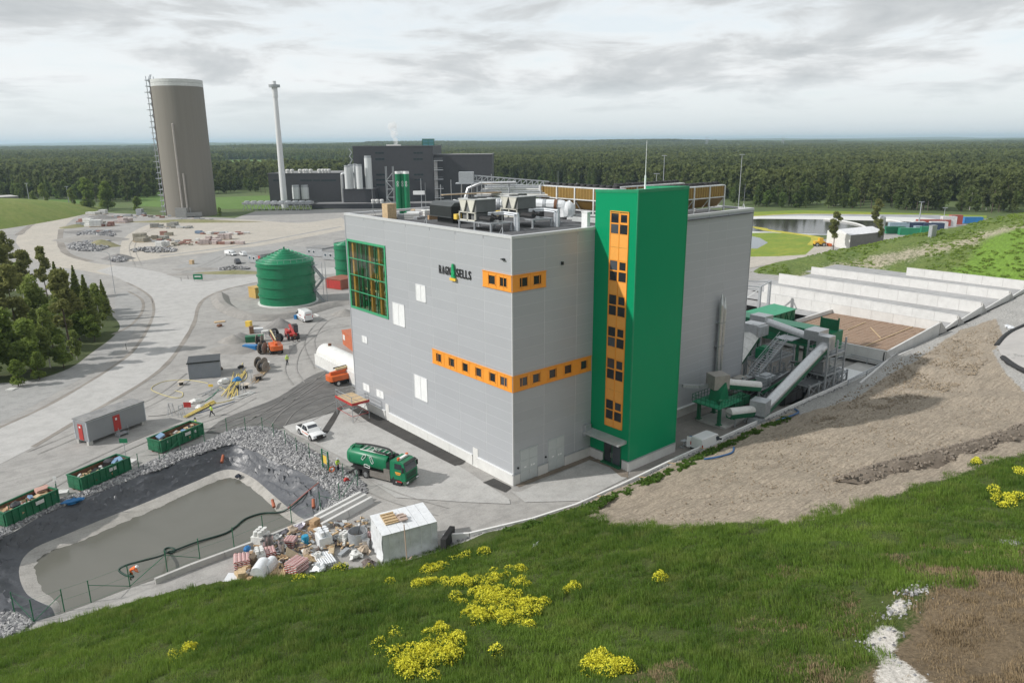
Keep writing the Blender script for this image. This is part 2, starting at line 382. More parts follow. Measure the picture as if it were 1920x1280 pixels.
def hill_z(X, Y):
 Z = zt(X, Y); d = np.interp(X, TX, TY) - Y; sh = X.shape; x, y = X.ravel(), Y.ravel()
 n = np.array([fbm(a, b, .16, 4) * .45 + fbm(a, b, .9, 3, 9.) * .10 for a, b in zip(x, y)]).reshape(sh)
 dirt = poly_sdf(DIRT, X, Y)
 k = np.clip(d / 3, 0, 1)
 rough = np.array([fbm(a, b, 1.5, 3, 4.) for a, b in zip(x, y)]).reshape(sh)
 return Z + n * k + np.where(dirt > 0, rough * .16 * k, 0)
hx = np.concatenate([np.arange(-78, 62, .62), np.arange(62, 178, 1.0)])
hill = struct('hillside', grid_mesh('hillside', hx, np.arange(-72, 19, .62), hill_z, hillm, keep=lambda X, Y: (np.interp(X, TX, TY) - Y > -.3), attrs=hill_weights), hillm)
# broad spur of grassed ground beyond the bays
RID = [(Vector(onX(*q, X))) for q, X in (((1330, 528), 128), ((1405, 515), 142), ((1500, 486), 160), ((1600, 465), 175), ((1700, 445), 186), ((1800, 425), 196), ((1900, 403), 203), ((2000, 390), 210), ((2200, 360), 215))]
def ridge_z(X, Y):
 Z = np.full(X.shape, -3.); best = np.full(X.shape, 1e9)
 for a, b in zip(RID[:-1], RID[1:]):
  e = b - a; l2 = e.x * e.x + e.y * e.y; t = np.clip(((X - a.x) * e.x + (Y - a.y) * e.y) / l2, 0, 1)
  px_, py_ = a.x + t * e.x, a.y + t * e.y; h = a.z + t * e.z; dd = np.hypot(X - px_, Y - py_)
  side = (X - px_)
  Z = np.where(dd < best, h - np.where(side < 0, .20, .34) * (np.sqrt(dd * dd + 9) - 3), Z); best = np.minimum(best, dd)
 n = np.array([fbm(a, b, .07, 4, 2.) for a, b in zip(X.ravel(), Y.ravel())]).reshape(X.shape)
 Z = Z + n * .35; lim = np.where((Y < 41) & (Y > -9), np.where((X > 150) & (Y < 19.5), 4.9 + .4 * np.maximum(X - 153, 0), 4.3 + .35 * np.maximum(X - 140, 0)), 99)
 return np.minimum(Z, lim)
ridm = zoned('spur turf', [(.15, .19, .055), (.10, .15, .04)], [(.40, .36, .27, .2), (.15, .25, .04, .2), None, None], bump=.8, bscale=.7, nsc=.25)
def rid_w(x, y):
 W = np.zeros((len(x), 4)); best = np.full(x.shape, 1e9)
 for a, b in zip(RID[:-1], RID[1:]):
  e = b - a; t = np.clip(((x - a.x) * e.x + (y - a.y) * e.y) / (e.x ** 2 + e.y ** 2), 0, 1)
  best = np.minimum(best, np.hypot(x - a.x - t * e.x, y - a.y - t * e.y))
 W[:, 0] = np.clip(1 - np.abs(best - 13) / 13, 0, 1) * .62
 W[:, 1] = np.clip((18 - y) / 12, 0, 1) * np.clip((198 - x) / 14, 0, 1)
 return W
rs = grid_mesh('grassy_spur', np.arange(100, 262, 1.6), np.arange(-70, 110, 1.6), ridge_z, ridm, attrs=rid_w,
    keep=lambda X, Y: (ridge_z(X, Y) > -1.5) & ((X > 150.9) | (Y > 39.5) | ((X > 137.6) & (Y > 19))))
struct('grassy_spur', rs, ridm)
# ------------------------------------------------------------------ pond outline
POND = [  # liner top edge, foot of the liner, water edge (photo positions)
 ((20, 1178), (96, 1137), (108, 1131)), ((-90, 1160), (50, 1112), (74, 1105)), ((-70, 1040), (36, 1066), (62, 1062)), ((20, 1000), (60, 1030), (86, 1035)),
 ((100, 955), (128, 1000), (150, 1012)), ((180, 925), (200, 970), (218, 982)), ((250, 897), (270, 943), (286, 954)), ((340, 863), (360, 905), (372, 914)), ((438, 832), (424, 880), (428, 894)),
 ((505, 860), (470, 893), (462, 906)), ((565, 885), (515, 930), (504, 940)), ((622, 928), (558, 966), (540, 972))]
near_wall = [(594, 966), (480, 1014), (357, 1058), (290, 1086), (228, 1108), (122, 1148)]
ZM, ZW = -2.1, -2.45
top = [G(*a) for a, b, c in POND]; mud = [G(*b, ZM) for a, b, c in POND]; wat = [G(*c, ZW) for a, b, c in POND]
for q in near_wall:
 g = G(*q); top.append(g); mud.append(g + Vector((.25, .3, ZM))); wat.append(g + Vector((.3, .36, ZW)))
loop = lambda ps: smooth_pts(ps + [ps[0]], 16)[:-1]
top, mud, wat = loop(top), loop(mud), loop(wat)
NP = len(top); NF = 12 * 16
# ------------------------------------------------------------------ the ground: one sheet to the horizon with the pond's hole, site gravel above it
gm, t_, b_ = newmat('meadow ground'); p_ = posv(t_)
gc = mix(t_, noise(t_, p_, .012, 5, .6), (.045, .075, .022), (.10, .155, .035)); gc = mix(t_, ramp(t_, noise(t_, p_, .15, 5, .7), [(.4, 0.), (.7, .5)]), gc, (.13, .13, .05))
t_.links.new(gc, b_.inputs['Base Color']); b_.inputs['Roughness'].default_value = 1
big = [(-40000 + 0., -40000.), (60000., -40000.), (60000., 60000.), (-40000., 60000.)]
hole = [(p.x, p.y) for p in top]
polymesh('ground', [big, hole], 0., gm)
def gravel_mat(name, c1, c2, c3, bump=.35):
 m, t, b = newmat(name); p = posv(t); b.inputs['Roughness'].default_value = .95; b.inputs['Specular IOR Level'].default_value = .2
 a = noise(t, p, .06, 6, .62, .8); f = noise(t, p, .5, 5, .65); g = noise(t, p, 6, 4, .75)
 mp = t.nodes.new('ShaderNodeMapping'); mp.inputs['Rotation'].default_value = (0, 0, .62); mp.inputs['Scale'].default_value = (.05, .9, 1); t.links.new(p, mp.inputs['Vector'])
 tr = noise(t, mp.outputs[0], 1.0, 5, .6, 1.4)                       # worn wheel tracks
 c = mix(t, ramp(t, a, [(.35, 0.), (.62, 1.)]), c1, c2)
 c = mix(t, ramp(t, tr, [(.5, 0.), (.66, .55)]), c, c3)
 c = mix(t, ramp(t, f, [(.45, 0.), (.72, .6)]), c, tuple(x * .66 for x in c1))
 c = mix(t, ramp(t, g, [(.3, .30), (.55, 0.)]), c, (.12, .11, .10)); c = mix(t, ramp(t, g, [(.6, 0.), (.8, .3)]), c, (.7, .68, .65))
 t.links.new(c, b.inputs['Base Color']); setbump(t, b, mth(t, 'ADD', g, mth(t, 'MULTIPLY', f, 2.)), bump, .06); return m
gravm = gravel_mat('site gravel', (.325, .316, .302), (.40, .387, .367), (.28, .273, .262))
roadm = gravel_mat('dusty asphalt road', (.47, .462, .447), (.44, .432, .418), (.505, .495, .48), .12)
trackm = gravel_mat('haul track', (.50, .46, .40), (.44, .41, .36), (.55, .51, .45), .25)
aspm = gravel_mat('fresh asphalt', (.12, .118, .115), (.15, .148, .143), (.22, .213, .20), .15)
stripm = gravel_mat('black asphalt strip', (.055, .054, .053), (.065, .063, .060), (.09, .085, .08), .15)
pavem = gravel_mat('concrete paving', (.455, .447, .43), (.43, .425, .41), (.39, .38, .365), .08)
yardm = gravel_mat('dark yard gravel', (.25, .235, .215), (.22, .205, .19), (.28, .26, .24), .5)  # gravel darker in itself than the site gravel
site = [G(*q) for q in [(-500, 1300), (-500, 560), (-60, 478), (25, 470), (-30, 440), (-30, 402), (200, 399), (300, 404), (440, 409), (480, 396), (700, 390), (950, 384), (1230, 384)]] + [Vector((250, 130, 0)), G(1405, 468), G(1560, 447), G(1690, 418), G(1860, 410)] + [Vector((330, 40, 0)), Vector((140, -6, 0)), Vector((-10, -12, 0)), Vector((-60, -8, 0)), Vector((-90, 20, 0))]
polymesh('gravel_yard', [[(p.x, p.y) for p in site], hole], .02, gravm)
def sheet(name, pxs, z, m, sm=0, kind='structure'):
 ps = [p if isinstance(p, Vector) else G(*p, z) for p in pxs]
 if sm: ps = smooth_pts(ps + [ps[0]], sm)[:-1]
 return polymesh(name, [[(p.x, p.y) for p in ps]], z, m, kind)
sheet('road', [(-260, 905), (-100, 838), (0, 803), (110, 750), (225, 680), (264, 640), (287, 595), (289, 573), (283, 557), (262, 541), (215, 518), (180, 508), (215, 498), (262, 503), (300, 510), (335, 522), (390, 527), (480, 517), (600, 503), (640, 500), (640, 512), (560, 519), (480, 529), (425, 541), (388, 556), (372, 575), (362, 610), (322, 672), (270, 716), (160, 780), (62, 838), (-60, 900), (-260, 1010)], .04, roadm)
sheet('dirt_track', [(30, 455), (34, 441), (60, 421), (92, 404), (118, 397), (165, 397), (138, 410), (118, 430), (113, 452), (126, 476), (170, 492), (235, 500), (300, 512), (215, 517), (150, 506), (90, 497), (50, 478)], .034, trackm, 3)
sheet('dirt_track', [(640, 408), (560, 418), (470, 412), (400, 412), (300, 416), (240, 440), (225, 470), (240, 490), (330, 480), (480, 462), (640, 432), (660, 425)], .03, trackm, 4)
sheet('asphalt_apron', [(385, 811), (425, 782), (520, 745), (588, 702), (640, 690), (668, 705), (690, 735), (672, 762), (640, 768), (535, 801), (500, 806), (470, 800), (440, 803), (410, 812)], .06, aspm, 4)
sheet('concrete_pavement', [(530, 799), (655, 765), (700, 788), (860, 872), (955, 935), (957, 944), (880, 941), (742, 932), (698, 903), (660, 868), (605, 838), (545, 810)], .08, pavem)
sheet('asphalt_strip', [(655, 765), (672, 757), (700, 772), (800, 826), (874, 862), (868, 868), (853, 873), (760, 826), (690, 790)], .10, stripm)
sheet('asphalt_strip', [(905, 904), (926, 896), (957, 911), (958, 914), (947, 922)], .10, stripm)
sheet('asphalt_strip', [(603, 808), (632, 765), (642, 763), (628, 790), (614, 812)], .10, stripm)
sheet('concrete_pavement', [(975, 922), (1040, 890), (1105, 862), (1140, 872), (1180, 893), (1090, 938), (985, 941), (958, 920)], .08, pavem)
sheet('dark_gravel_yard', [Vector((9, -8.6, 0)), Vector((13, -6.3, 0)), Vector((21.5, -6.3, 0)), Vector((21.5, 1.2, 0)), Vector((76, 1.2, 0)), Vector((76, 14, 0)), Vector((92, 24, 0)), Vector((92, 40, 0)), Vector((48, 40, 0)), Vector((48, -8.2, 0)), Vector((18, -8.6, 0))], .05, yardm)
bareband = gravel_mat('bare soil band', (.20, .165, .13), (.25, .21, .17), (.3, .26, .22))
polymesh('soil_strip', [[(.2, -.05), (12.5, -.05), (12.5, -1.0), (.2, -.75)]], .075, bareband)
polymesh('soil_strip', [[(11.6, -.9), (12.55, -1.4), (12.55, -6.3), (11.3, -7.4), (10.9, -6.6), (11.8, -4.)]], .085, bareband)
under = gravel_mat('copse floor', (.05, .075, .02), (.07, .09, .03), (.10, .10, .05))
verge = gravel_mat('brown verge', (.24, .22, .195), (.33, .305, .275), (.29, .265, .24), .6); greyg = gravel_mat('grey verge gravel', (.33, .33, .32), (.37, .365, .355), (.29, .285, .28), .6)
sheet('gravel_verge', [(-260, 760), (-60, 724), (60, 712), (130, 690), (215, 628), (215, 560), (240, 545), (262, 556), (268, 575), (262, 600), (238, 640), (205, 676), (95, 742), (0, 792), (-100, 830), (-260, 900)], .032, greyg, 3)
def strip(name, pxs, w_, z, m):
 ps = smooth_pts([G(*q) for q in pxs], 5); mb = MB()
 for i, p in enumerate(ps):
  d = (ps[min(i + 1, len(ps) - 1)] - ps[max(i - 1, 0)]).normalized(); k = w_ * (.7 + .6 * abs(mnoise.noise(Vector((p.x * .2, p.y * .2, 0))))); mb.v += [(p.x - d.y * k, p.y + d.x * k, z), (p.x + d.y * k, p.y - d.x * k, z)]
 for i in range(len(ps) - 1): mb.f.append((2 * i, 2 * i + 1, 2 * i + 3, 2 * i + 2)); mb.m.append(0)
 struct(name, mb, m)
strip('verge', [(-100, 836), (0, 801), (110, 749), (224, 679), (263, 640), (286, 595), (288, 573), (282, 557), (262, 542), (238, 530)], .42, .048, verge); strip('verge', [(62, 838), (160, 780), (270, 716), (322, 672), (362, 610), (372, 575), (390, 556), (430, 541), (480, 530)], .5, .048, verge)
strip('verge', [(212, 627), (245, 610), (266, 585), (266, 562), (240, 546)], .4, .05, verge); strip('verge', [(34, 441), (60, 421), (92, 404), (118, 398)], 1.6, .05, verge); strip('verge', [(115, 430), (113, 452), (126, 476), (170, 490)], 1.4, .05, verge); strip('verge', [(300, 480), (380, 470), (480, 455), (640, 425)], 1.2, .05, greyg)
sheet('gravel_patch', [(330, 500), (420, 468), (520, 462), (640, 470), (640, 498), (480, 512), (390, 522)], .036, greyg, 3); sheet('gravel_patch', [(150, 508), (40, 500), (-100, 505), (-100, 545), (60, 540), (180, 540)], .036, greyg, 3)
sheet('undergrowth', [(-300, 760), (-60, 724), (60, 712), (130, 690), (170, 662), (215, 628), (222, 604), (180, 575), (90, 552), (0, 545), (-200, 560)], .045, under, 4)
# far meadows, lagoon and its grass bank
meadow = gravel_mat('mown meadow', (.10, .19, .035), (.13, .22, .05), (.15, .22, .06), .1)
sheet('meadow', [(250, 386), (262, 362), (310, 358), (330, 372), (330, 390)], .05, meadow)
sheet('meadow', [(30, 390), (40, 376), (150, 372), (150, 388)], .05, meadow)
sheet('meadow', [(400, 392), (402, 370), (515, 366), (515, 392)], .05, meadow)
sheet('meadow', [(388, 326), (395, 303), (440, 299), (640, 304), (720, 311), (720, 326)], .05, meadow)
yg = gravel_mat('flowering bank turf', (.16, .26, .03), (.24, .30, .04), (.42, .36, .05), .4)
sheet('grass_bank', [(1395, 482), (1395, 425), (1440, 432), (1470, 436), (1500, 440), (1530, 446), (1526, 462), (1508, 478), (1450, 482)], .06, yg, 3)
sheet('grass_bank', [(1400, 407), (1400, 398), (1500, 394), (1650, 398), (1850, 404), (1850, 410), (1650, 404), (1500, 402)], .05, yg)
linerg = mat('grey lagoon liner', (.33, .34, .36), .5, var=.2, scale=.2)
sheet('lagoon_bank', [(1395, 470), (1395, 405), (1500, 401), (1640, 402), (1760, 403), (1830, 412), (1790, 424), (1700, 433), (1620, 436), (1555, 441), (1470, 440), (1435, 428), (1400, 430), (1460, 450), (1462, 458), (1415, 468)], .055, linerg)
sheet('lagoon_shore', [(1395, 437), (1395, 406), (1500, 404.5), (1640, 406), (1730, 408), (1795, 416), (1740, 427), (1600, 434), (1520, 440), (1450, 436)], .062, offwhite)
wm, t_, b_ = newmat('dark lagoon water'); b_.inputs['Base Color'].default_value = (.035, .032, .026, 1); b_.inputs['Roughness'].default_value = .12; setbump(t_, b_, noise(t_, posv(t_), .8, 4, .6), .02, .1)
sheet('lagoon_water', [(1395, 434), (1395, 412), (1500, 411), (1600, 413), (1690, 415), (1745, 421), (1640, 430), (1560, 438), (1500, 438), (1450, 435)], .07, wm, 3)
sheet('lagoon_water', [(1395, 466), (1395, 440), (1425, 446), (1440, 455), (1420, 466)], .072, glassb)
def tracks(pxs, m, z=.11, off=.95, w_=.11):
 ps = smooth_pts([G(*q) for q in pxs], 6)
 for s in (-1, 1):
  mb = MB()
  for i, p in enumerate(ps):
   d = (ps[min(i + 1, len(ps) - 1)] - ps[max(i - 1, 0)]).normalized(); n = Vector((-d.y, d.x, 0)); k = w_ * (.5 + .8 * abs(mnoise.noise(Vector((p.x * .4, p.y * .4, s)))))
   mb.v += [tuple(p + n * (s * off + k) + Vector((0, 0, z))), tuple(p + n * (s * off - k) + Vector((0, 0, z)))]
  for i in range(len(ps) - 1): mb.f.append((2 * i, 2 * i + 1, 2 * i + 3, 2 * i + 2)); mb.m.append(0)
  struct('tyre_track', mb, m)
tkd = gravel_mat('worn tyre track', (.30, .29, .275), (.36, .35, .335), (.26, .25, .24), .3); tkl = gravel_mat('dusty tyre track', (.21, .205, .195), (.26, .25, .24), (.3, .29, .28), .2)
for q in (((640, 700), (585, 720), (520, 765), (470, 795)), ((655, 735), (600, 742), (545, 770), (520, 800)), ((620, 700), (570, 735), (500, 768), (420, 800)), ((650, 750), (610, 770), (560, 795))): tracks(q, tkl)
for q in (((600, 690), (580, 640), (610, 600), (655, 590)), ((560, 720), (545, 690), (560, 650), (600, 620), (650, 610)), ((60, 850), (180, 800), (300, 745), (360, 700)), ((10, 960), (130, 890), (280, 820), (400, 780), (470, 745)), ((300, 470), (400, 455), (520, 450), (640, 440)), ((260, 500), (250, 455), (300, 425), (420, 415)), ((560, 840), (640, 880), (720, 925), (830, 960)), ((420, 480), (380, 500), (330, 515))): tracks(q, tkd)
strip('flower_verge', [(1395, 425), (1420, 427), (1440, 432), (1470, 436), (1500, 440), (1530, 446), (1526, 460)], 2.6, .08, mat('yellow verge', (.42, .38, .04), .9, var=.3, scale=.6)); strip('flower_verge', [(1400, 406), (1500, 401), (1640, 402)], 1.4, .08, MATS['yellow verge'])
# left grass mound, far at the edge of the yard
ML = [G(30, 470), G(90, 398)]
def mound_z(X, Y):
 c = G(-70, 418); u = (X - c.x) * FH.x + (Y - c.y) * FH.y; v = (X - c.x) * RH.x + (Y - c.y) * RH.y
 r = np.sqrt((u / 105) ** 2 + (v / 42) ** 2)
 return 12 * np.clip(1 - r ** 1.6, -.1, 1) - .3
mg = gravel_mat('mound turf', (.15, .22, .04), (.21, .25, .06), (.26, .26, .09), .4)
struct('grass_mound', grid_mesh('grass_mound', np.arange(-190, 60, 2.), np.arange(150, 460, 2.), mound_z, mg, keep=lambda X, Y: mound_z(X, Y) > -.9), mg)
# ------------------------------------------------------------------ pond: liner, mud, water
linm, t_, b_ = newmat('black pond liner'); p_ = posv(t_); b_.inputs['Roughness'].default_value = .42
t_.links.new(mix(t_, ramp(t_, noise(t_, p_, .8, 5, .7), [(.45, 0.), (.8, .35)]), (.075, .079, .089), (.17, .175, .185)), b_.inputs['Base Color']); setbump(t_, b_, noise(t_, p_, .9, 2, .5, 1.5), .35, .2)
mb = MB(); rows = 22
for i in range(NP):
 a, b = top[i], mud[i]; d = Vector((b.x - a.x, b.y - a.y, 0)).normalized()
 for j in range(rows):
  f = j / (rows - 1); p = a.lerp(b, f); p = Vector((p.x, p.y, 0.03 + (ZM - .03) * f ** .92))
  q, e = i * .375, j * .55; ww = mnoise.fractal(Vector((q * .22, e * .2, 8.)), 1, 2, 3)
  wv = (mnoise.fractal(Vector((q * .5, e * .45, 3)), 1, 2, 3) * .16 + .42 * abs(math.sin(q * .55 + e * .42 + 3.2 * ww)) ** 22 + .26 * abs(math.sin(q * .3 - e * .6 + 4 * ww + 1)) ** 18) * math.sin(math.pi * min(1, f * 1.1)) ** .6 if i < NF else 0
  mb.v.append((p.x - d.x * wv * .3, p.y - d.y * wv * .3, p.z + wv))
for i in range(NP):
 for j in range(rows - 1):
  k = (i + 1) % NP; mb.f.append((i * rows + j, k * rows + j, k * rows + j + 1, i * rows + j + 1)); mb.m.append(0)
struct('pond_liner', mb, linm)
mudm = gravel_mat('dried mud shore', (.47, .45, .42), (.36, .345, .315), (.28, .265, .235), .8)
mb = MB()
for i in range(NP):
 a, b = mud[i], wat[i]
 mb.v += [(a.x, a.y, ZM + .01), tuple(a.lerp(b, .5 + .25 * mnoise.noise(Vector((i * .21, 3, 0)))) + Vector((0, 0, .06 + .12 * mnoise.noise(Vector((i * .35, 0, 0)))))), (b.x + (b.x - a.x) * .5, b.y + (b.y - a.y) * .5, ZW - .12 + .1 * mnoise.noise(Vector((i * .3, 9, 0))))]
for i in range(NP):
 k = (i + 1) % NP
 for j in range(2): mb.f.append((i * 3 + j, k * 3 + j, k * 3 + j + 1, i * 3 + j + 1)); mb.m.append(0)
struct('mud_shore', mb, mudm)
wm2, t_, b_ = newmat('silty pond water'); p_ = posv(t_); b_.inputs['Roughness'].default_value = .16
t_.links.new(mix(t_, noise(t_, p_, .12, 5, .6, .6), (.110, .109, .092), (.165, .161, .140)), b_.inputs['Base Color']); setbump(t_, b_, noise(t_, p_, 1.6, 4, .6), .10, .1); b_.inputs['Specular IOR Level'].default_value = .35
cw = sum((Vector(p) for p in wat), Vector()) / NP
polymesh('pond_water', [[(p.x + (p.x - cw.x) * .03, p.y + (p.y - cw.y) * .03) for p in wat]], ZW, wm2)
# rock rim between the fence line and the liner
outer = [G(*q) for q in [(-90, 1030), (-30, 1005), (0, 993), (60, 962), (112, 939), (162, 919), (216, 897), (262, 876), (312, 851), (345, 840), (384, 829), (425, 809), (475, 800), (520, 806), (557, 826), (585, 845), (620, 866), (655, 885), (682, 905), (690, 924)]]
inner = [G(*q) for q in [(-90, 1060), (-30, 1030), (0, 1010), (50, 980), (98, 957), (148, 936), (200, 917), (248, 897), (300, 880), (340, 863), (390, 846), (438, 832), (462, 838), (490, 850), (520, 866), (545, 876), (570, 886), (600, 908), (622, 928), (604, 958)]]
oo, ii = smooth_pts(outer, 5), smooth_pts(inner, 5)
mb = MB()
for k in range(len(oo) - 1):
 mb.use(0)
rm, t_, b_ = newmat('crushed rock'); p_ = posv(t_); oi = t_.nodes.new('ShaderNodeAttribute'); oi.attribute_name = 'shade'
t_.links.new(mix(t_, oi.outputs['Fac'], (.12, .12, .13), (.46, .455, .45)), b_.inputs['Base Color']); b_.inputs['Roughness'].default_value = .85
def stones(name, place, n, s0, s1, kind='stuff'):
 V, F, S = [], [], []
 cube = [(-1, -1, -1), (1, -1, -1), (1, 1, -1), (-1, 1, -1), (-.7, -.7, 1), (.7, -.7, 1), (.7, .7, 1), (-.7, .7, 1)]
 FC = [(4, 5, 6, 7), (0, 1, 5, 4), (1, 2, 6, 5), (2, 3, 7, 6), (3, 0, 4, 7)]
 for _ in range(n):
  c = place(); s = rnd.uniform(s0, s1) * rnd.choice((1, 1, .7, 1.3)); m = Matrix.Rotation(rnd.uniform(0, 6.3), 3, 'Z') @ Matrix.Rotation(rnd.uniform(-.7, .7), 3, 'X') @ Matrix.Rotation(rnd.uniform(-.6, .6), 3, 'Y')
  o = len(V); k = (rnd.uniform(.6, 1.3), rnd.uniform(.6, 1.2), rnd.uniform(.45, .9)); sh = rnd.random() ** 1.1
  for q in cube:
   v = m @ Vector((q[0] * k[0], q[1] * k[1], q[2] * k[2])) * s * rnd.uniform(.75, 1.1); V.append((c[0] + v.x, c[1] + v.y, c[2] + v.z)); S.append(sh)
  F += [tuple(i + o for i in f) for f in FC]
 me = bpy.data.meshes.new(name); me.from_pydata(V, [], F); me.materials.append(rm)
 a = me.attributes.new('shade', 'FLOAT', 'POINT'); a.data.foreach_set('value', np.array(S, 'f')); return struct(name, me, rm, kind)
seg = [((oo[k] - oo[k + 1]).length + .3) * ((oo[k] - ii[k]).length + .2) for k in range(len(oo) - 1)]
def rim():
 k = rnd.choices(range(len(seg)), seg)[0]; u, v = rnd.random(), rnd.random()
 p = oo[k].lerp(oo[k + 1], u).lerp(ii[k].lerp(ii[k + 1], u), v); return (p.x, p.y, .06 + .16 * math.sin(math.pi * v))
stones('rock_rim', rim, 11500, .07, .17)
lb = [G(*q) for q in [(-60, 1200), (0, 1150), (28, 1148), (62, 1168), (40, 1185), (0, 1200)]]
def corner_rocks():
 a, b, c = rnd.sample(lb, 3); u, v = sorted((rnd.random(), rnd.random())); p = a * u + b * (v - u) + c * (1 - v); return (p.x, p.y, .08)
stones('rock_rim', corner_rocks, 1300, .07, .17)
# ================================================================== storage bay walls
def bay_wall(label, X, y0, z0, y1, z1, base, th=.35, step=4.2):
 t = thing('concrete_wall', label, 'wall', (X, y0, base), 0, 'storage bay walls'); n = max(1, round(abs(y1 - y0) / step)); s = 1 if y1 > y0 else -1
 for i in range(n):
  a, b = i / n * (y1 - y0), (i + 1) / n * (y1 - y0) - s * .035; ha, hb = z0 + (z1 - z0) * i / n - base, z0 + (z1 - z0) * (i + 1) / n - base
  mb = MB().ext([(0, a, -.6), (0, b, -.6), (0, b, hb), (0, a, ha)], (th, 0, 0)); part('wall_panel', mb, concw, t)
 mb = MB().ext([(-.04, 0, z0 - base), (-.04, y1 - y0, z1 - base), (-.04, y1 - y0, z1 - base + .06), (-.04, 0, z0 - base + .06)], (th + .08, 0, 0)); part('coping', mb, concw, t)
 mb = MB().ext([(.1, -.05, z0 - base), (2.9, -.25, -.2), (2.9, -.25, -.5), (.1, -.05, -.5)], (0, -.25, 0)); part('side_wing', mb, concrete, t)
 return t
bay_wall('low pale concrete wall in front of the rust brown bay floor', 76, -8.2, 3.2, 12.5, 3.1, 1.2, step=5)
bay_wall('pale concrete bay wall directly behind the rust brown floor', 99, -8.1, 4.6, 30, 4.75, 2.7)
bay_wall('second pale concrete bay wall, close behind the one at the brown floor', 108, -8.1, 4.3, 34, 4.75, 2.6)
bay_wall('third pale concrete bay wall between two gravel strips', 121, -8.0, 5.0, 37.8, 5.15, 2.7)
bay_wall('fourth pale concrete bay wall with scrub above its left half', 137.8, -8.05, 5.15, 38.1, 4.9, 3.1)
bay_wall('short topmost concrete bay wall below the bright green slope', 152, -7, 5.5, 19.5, 5.4, 3.4)
bayg = gravel_mat('grey bay gravel', (.36, .36, .36), (.42, .42, .42), (.33, .33, .33), .5)
mb = MB()
for x0, x1, z, y1 in ((99.4, 108, 2.7, 34), (108.4, 121, 2.72, 37.8), (121.4, 137.8, 3.12, 38.1), (138.2, 152, 3.42, 20), (138.2, 156, 3.4, 40), (94, 126, 2.4, 44)):
 mb.quad((x0, -8.1, z), (x1, -8.1, z), (x1, y1, z), (x0, y1, z))
struct('bay_floor', mb, bayg)
# brown bay: floor of rusty reinforcement mats laid in long boards
bm_, t_, b_ = newmat('rust stained mats'); p_ = posv(t_); b_.inputs['Roughness'].default_value = .95
rc = mix(t_, noise(t_, p_, .25, 5, .6), (.20, .12, .075), (.29, .19, .125)); rc = mix(t_, ramp(t_, noise(t_, p_, 7, 4, .8), [(.45, 0.), (.65, .5)]), rc, (.46, .40, .33))
t_.links.new(rc, b_.inputs['Base Color']); setbump(t_, b_, noise(t_, p_, 5, 4, .7), .5, .08)
t = thing('bay_floor_mat', 'rust brown floor of laid mats inside the front concrete bay', 'floor mat', (76.4, -8.0, 2.72))
me = MB().box(0, 0, 0, 1.42, .94, .07).mesh('mat_board', bm_, False)
k = 0
for i in range(15):
 for j in range(20):
  o = part('mat_board', me, bm_, t, loc=(.02 + i * 1.5, .03 + j * 1.0, rnd.uniform(-.02, .03))); o.rotation_euler = (rnd.uniform(-.01, .01), rnd.uniform(-.01, .01), rnd.uniform(-.01, .01))
part('underlay', MB().box(-.1, -.1, -.3, 22.6, 20.9, .02), bm_, t, 'rust stained ground between the mats')
for a, b, lab in (((0.6, 4.0, .16), (22, 4.3, .16), 'long pale batten'), ((9, 4.6, .16), (15.5, 9.4, .16), 'short pale batten'), ((10.5, 11.5, .16), (19, 12.0, .16), 'pale batten at the back')):
 part('batten', MB().bar(a, b, .16, .10), wood, t, lab)
t = thing('bay_side_wall', 'low concrete side wall with sloping top along the dirt slope', 'wall', (76, -8.3, 1.2))
for i in range(6):
 a, b = i * 3.85, (i + 1) * 3.85 - .04; part('wall_panel', MB().ext([(a, 0, -1.2), (b, 0, -1.2), (b, 0, 2.0 + i * .24 - 0.0), (a, 0, 2.0 + i * .24 - .24)], (0, .3, 0)), concw, t)
mb = MB()
for xa, za, xb, zb in ((99.4, 3.0, 108, 4.2), (108.4, 3.2, 121, 4.9), (121.4, 3.5, 137.8, 5.1), (138.2, 3.9, 152, 5.4)):
 mb.ext([(xa - 76, -.05, za - 1.9), (xb - 76, -.05, za - 1.6), (xb - 76, -.05, zb - 1.2 - .5), (xa - 76, -.05, zb - 1.2 - 1.7)], (0, .25, 0))
part('gravel_board', mb, concw, t)
mb = MB().box(84.5, 12.6, 2.4, 101, 13.0, 3.5); solo('kerb_wall', mb, concw, 'low concrete kerb between the green lean-to and the brown floor', 'kerb')
# kerb wall along the yard, in long precast pieces
t = thing('retaining_kerb', 'long pale concrete retaining kerb between the yard and the weedy slope', 'kerb', (-11.5, -6.4, 0))
kp = [Vector(q) for q in ((-13.3, -4.9, .95), (-11.2, -6.4, 1.0), (-4.5, -8.3, 1.0), (1.0, -9.1, 1.0), (8, -9.1, 1.0), (18, -8.75, 1.0), (40, -8.5, 1.0), (56, -8.5, 1.0), (63, -8.5, 1.1))]
for a, b in zip(kp[:-1], kp[1:]):
 n = max(1, round((b - a).length / 3.0))
 for i in range(n):
  p, q = a.lerp(b, i / n), a.lerp(b, (i + 1) / n); d = (q - p).normalized() * .015; p, q = p + d - t.location, q - d - t.location
  mb = MB().bar((p.x, p.y, p.z - .55), (q.x, q.y, q.z - .55), .24, 1.1); part('kerb_block', mb, mat('whitish kerb', (.70, .695, .68), .8, var=.06), t)
for i, (x, y) in enumerate(((4, -9.2), (11, -9.15), (16.5, -8.95), (23, -8.85))):
 part('tie_batten', MB().bar((x + 11.5, y + 6.35, .95), (x + 12.1, y + 5.4, 1.0), .08), wood, t)
t = thing('retaining_wall', 'taller concrete wing wall where the dirt slope meets the pit', 'wall', (63, -10.4, 0))
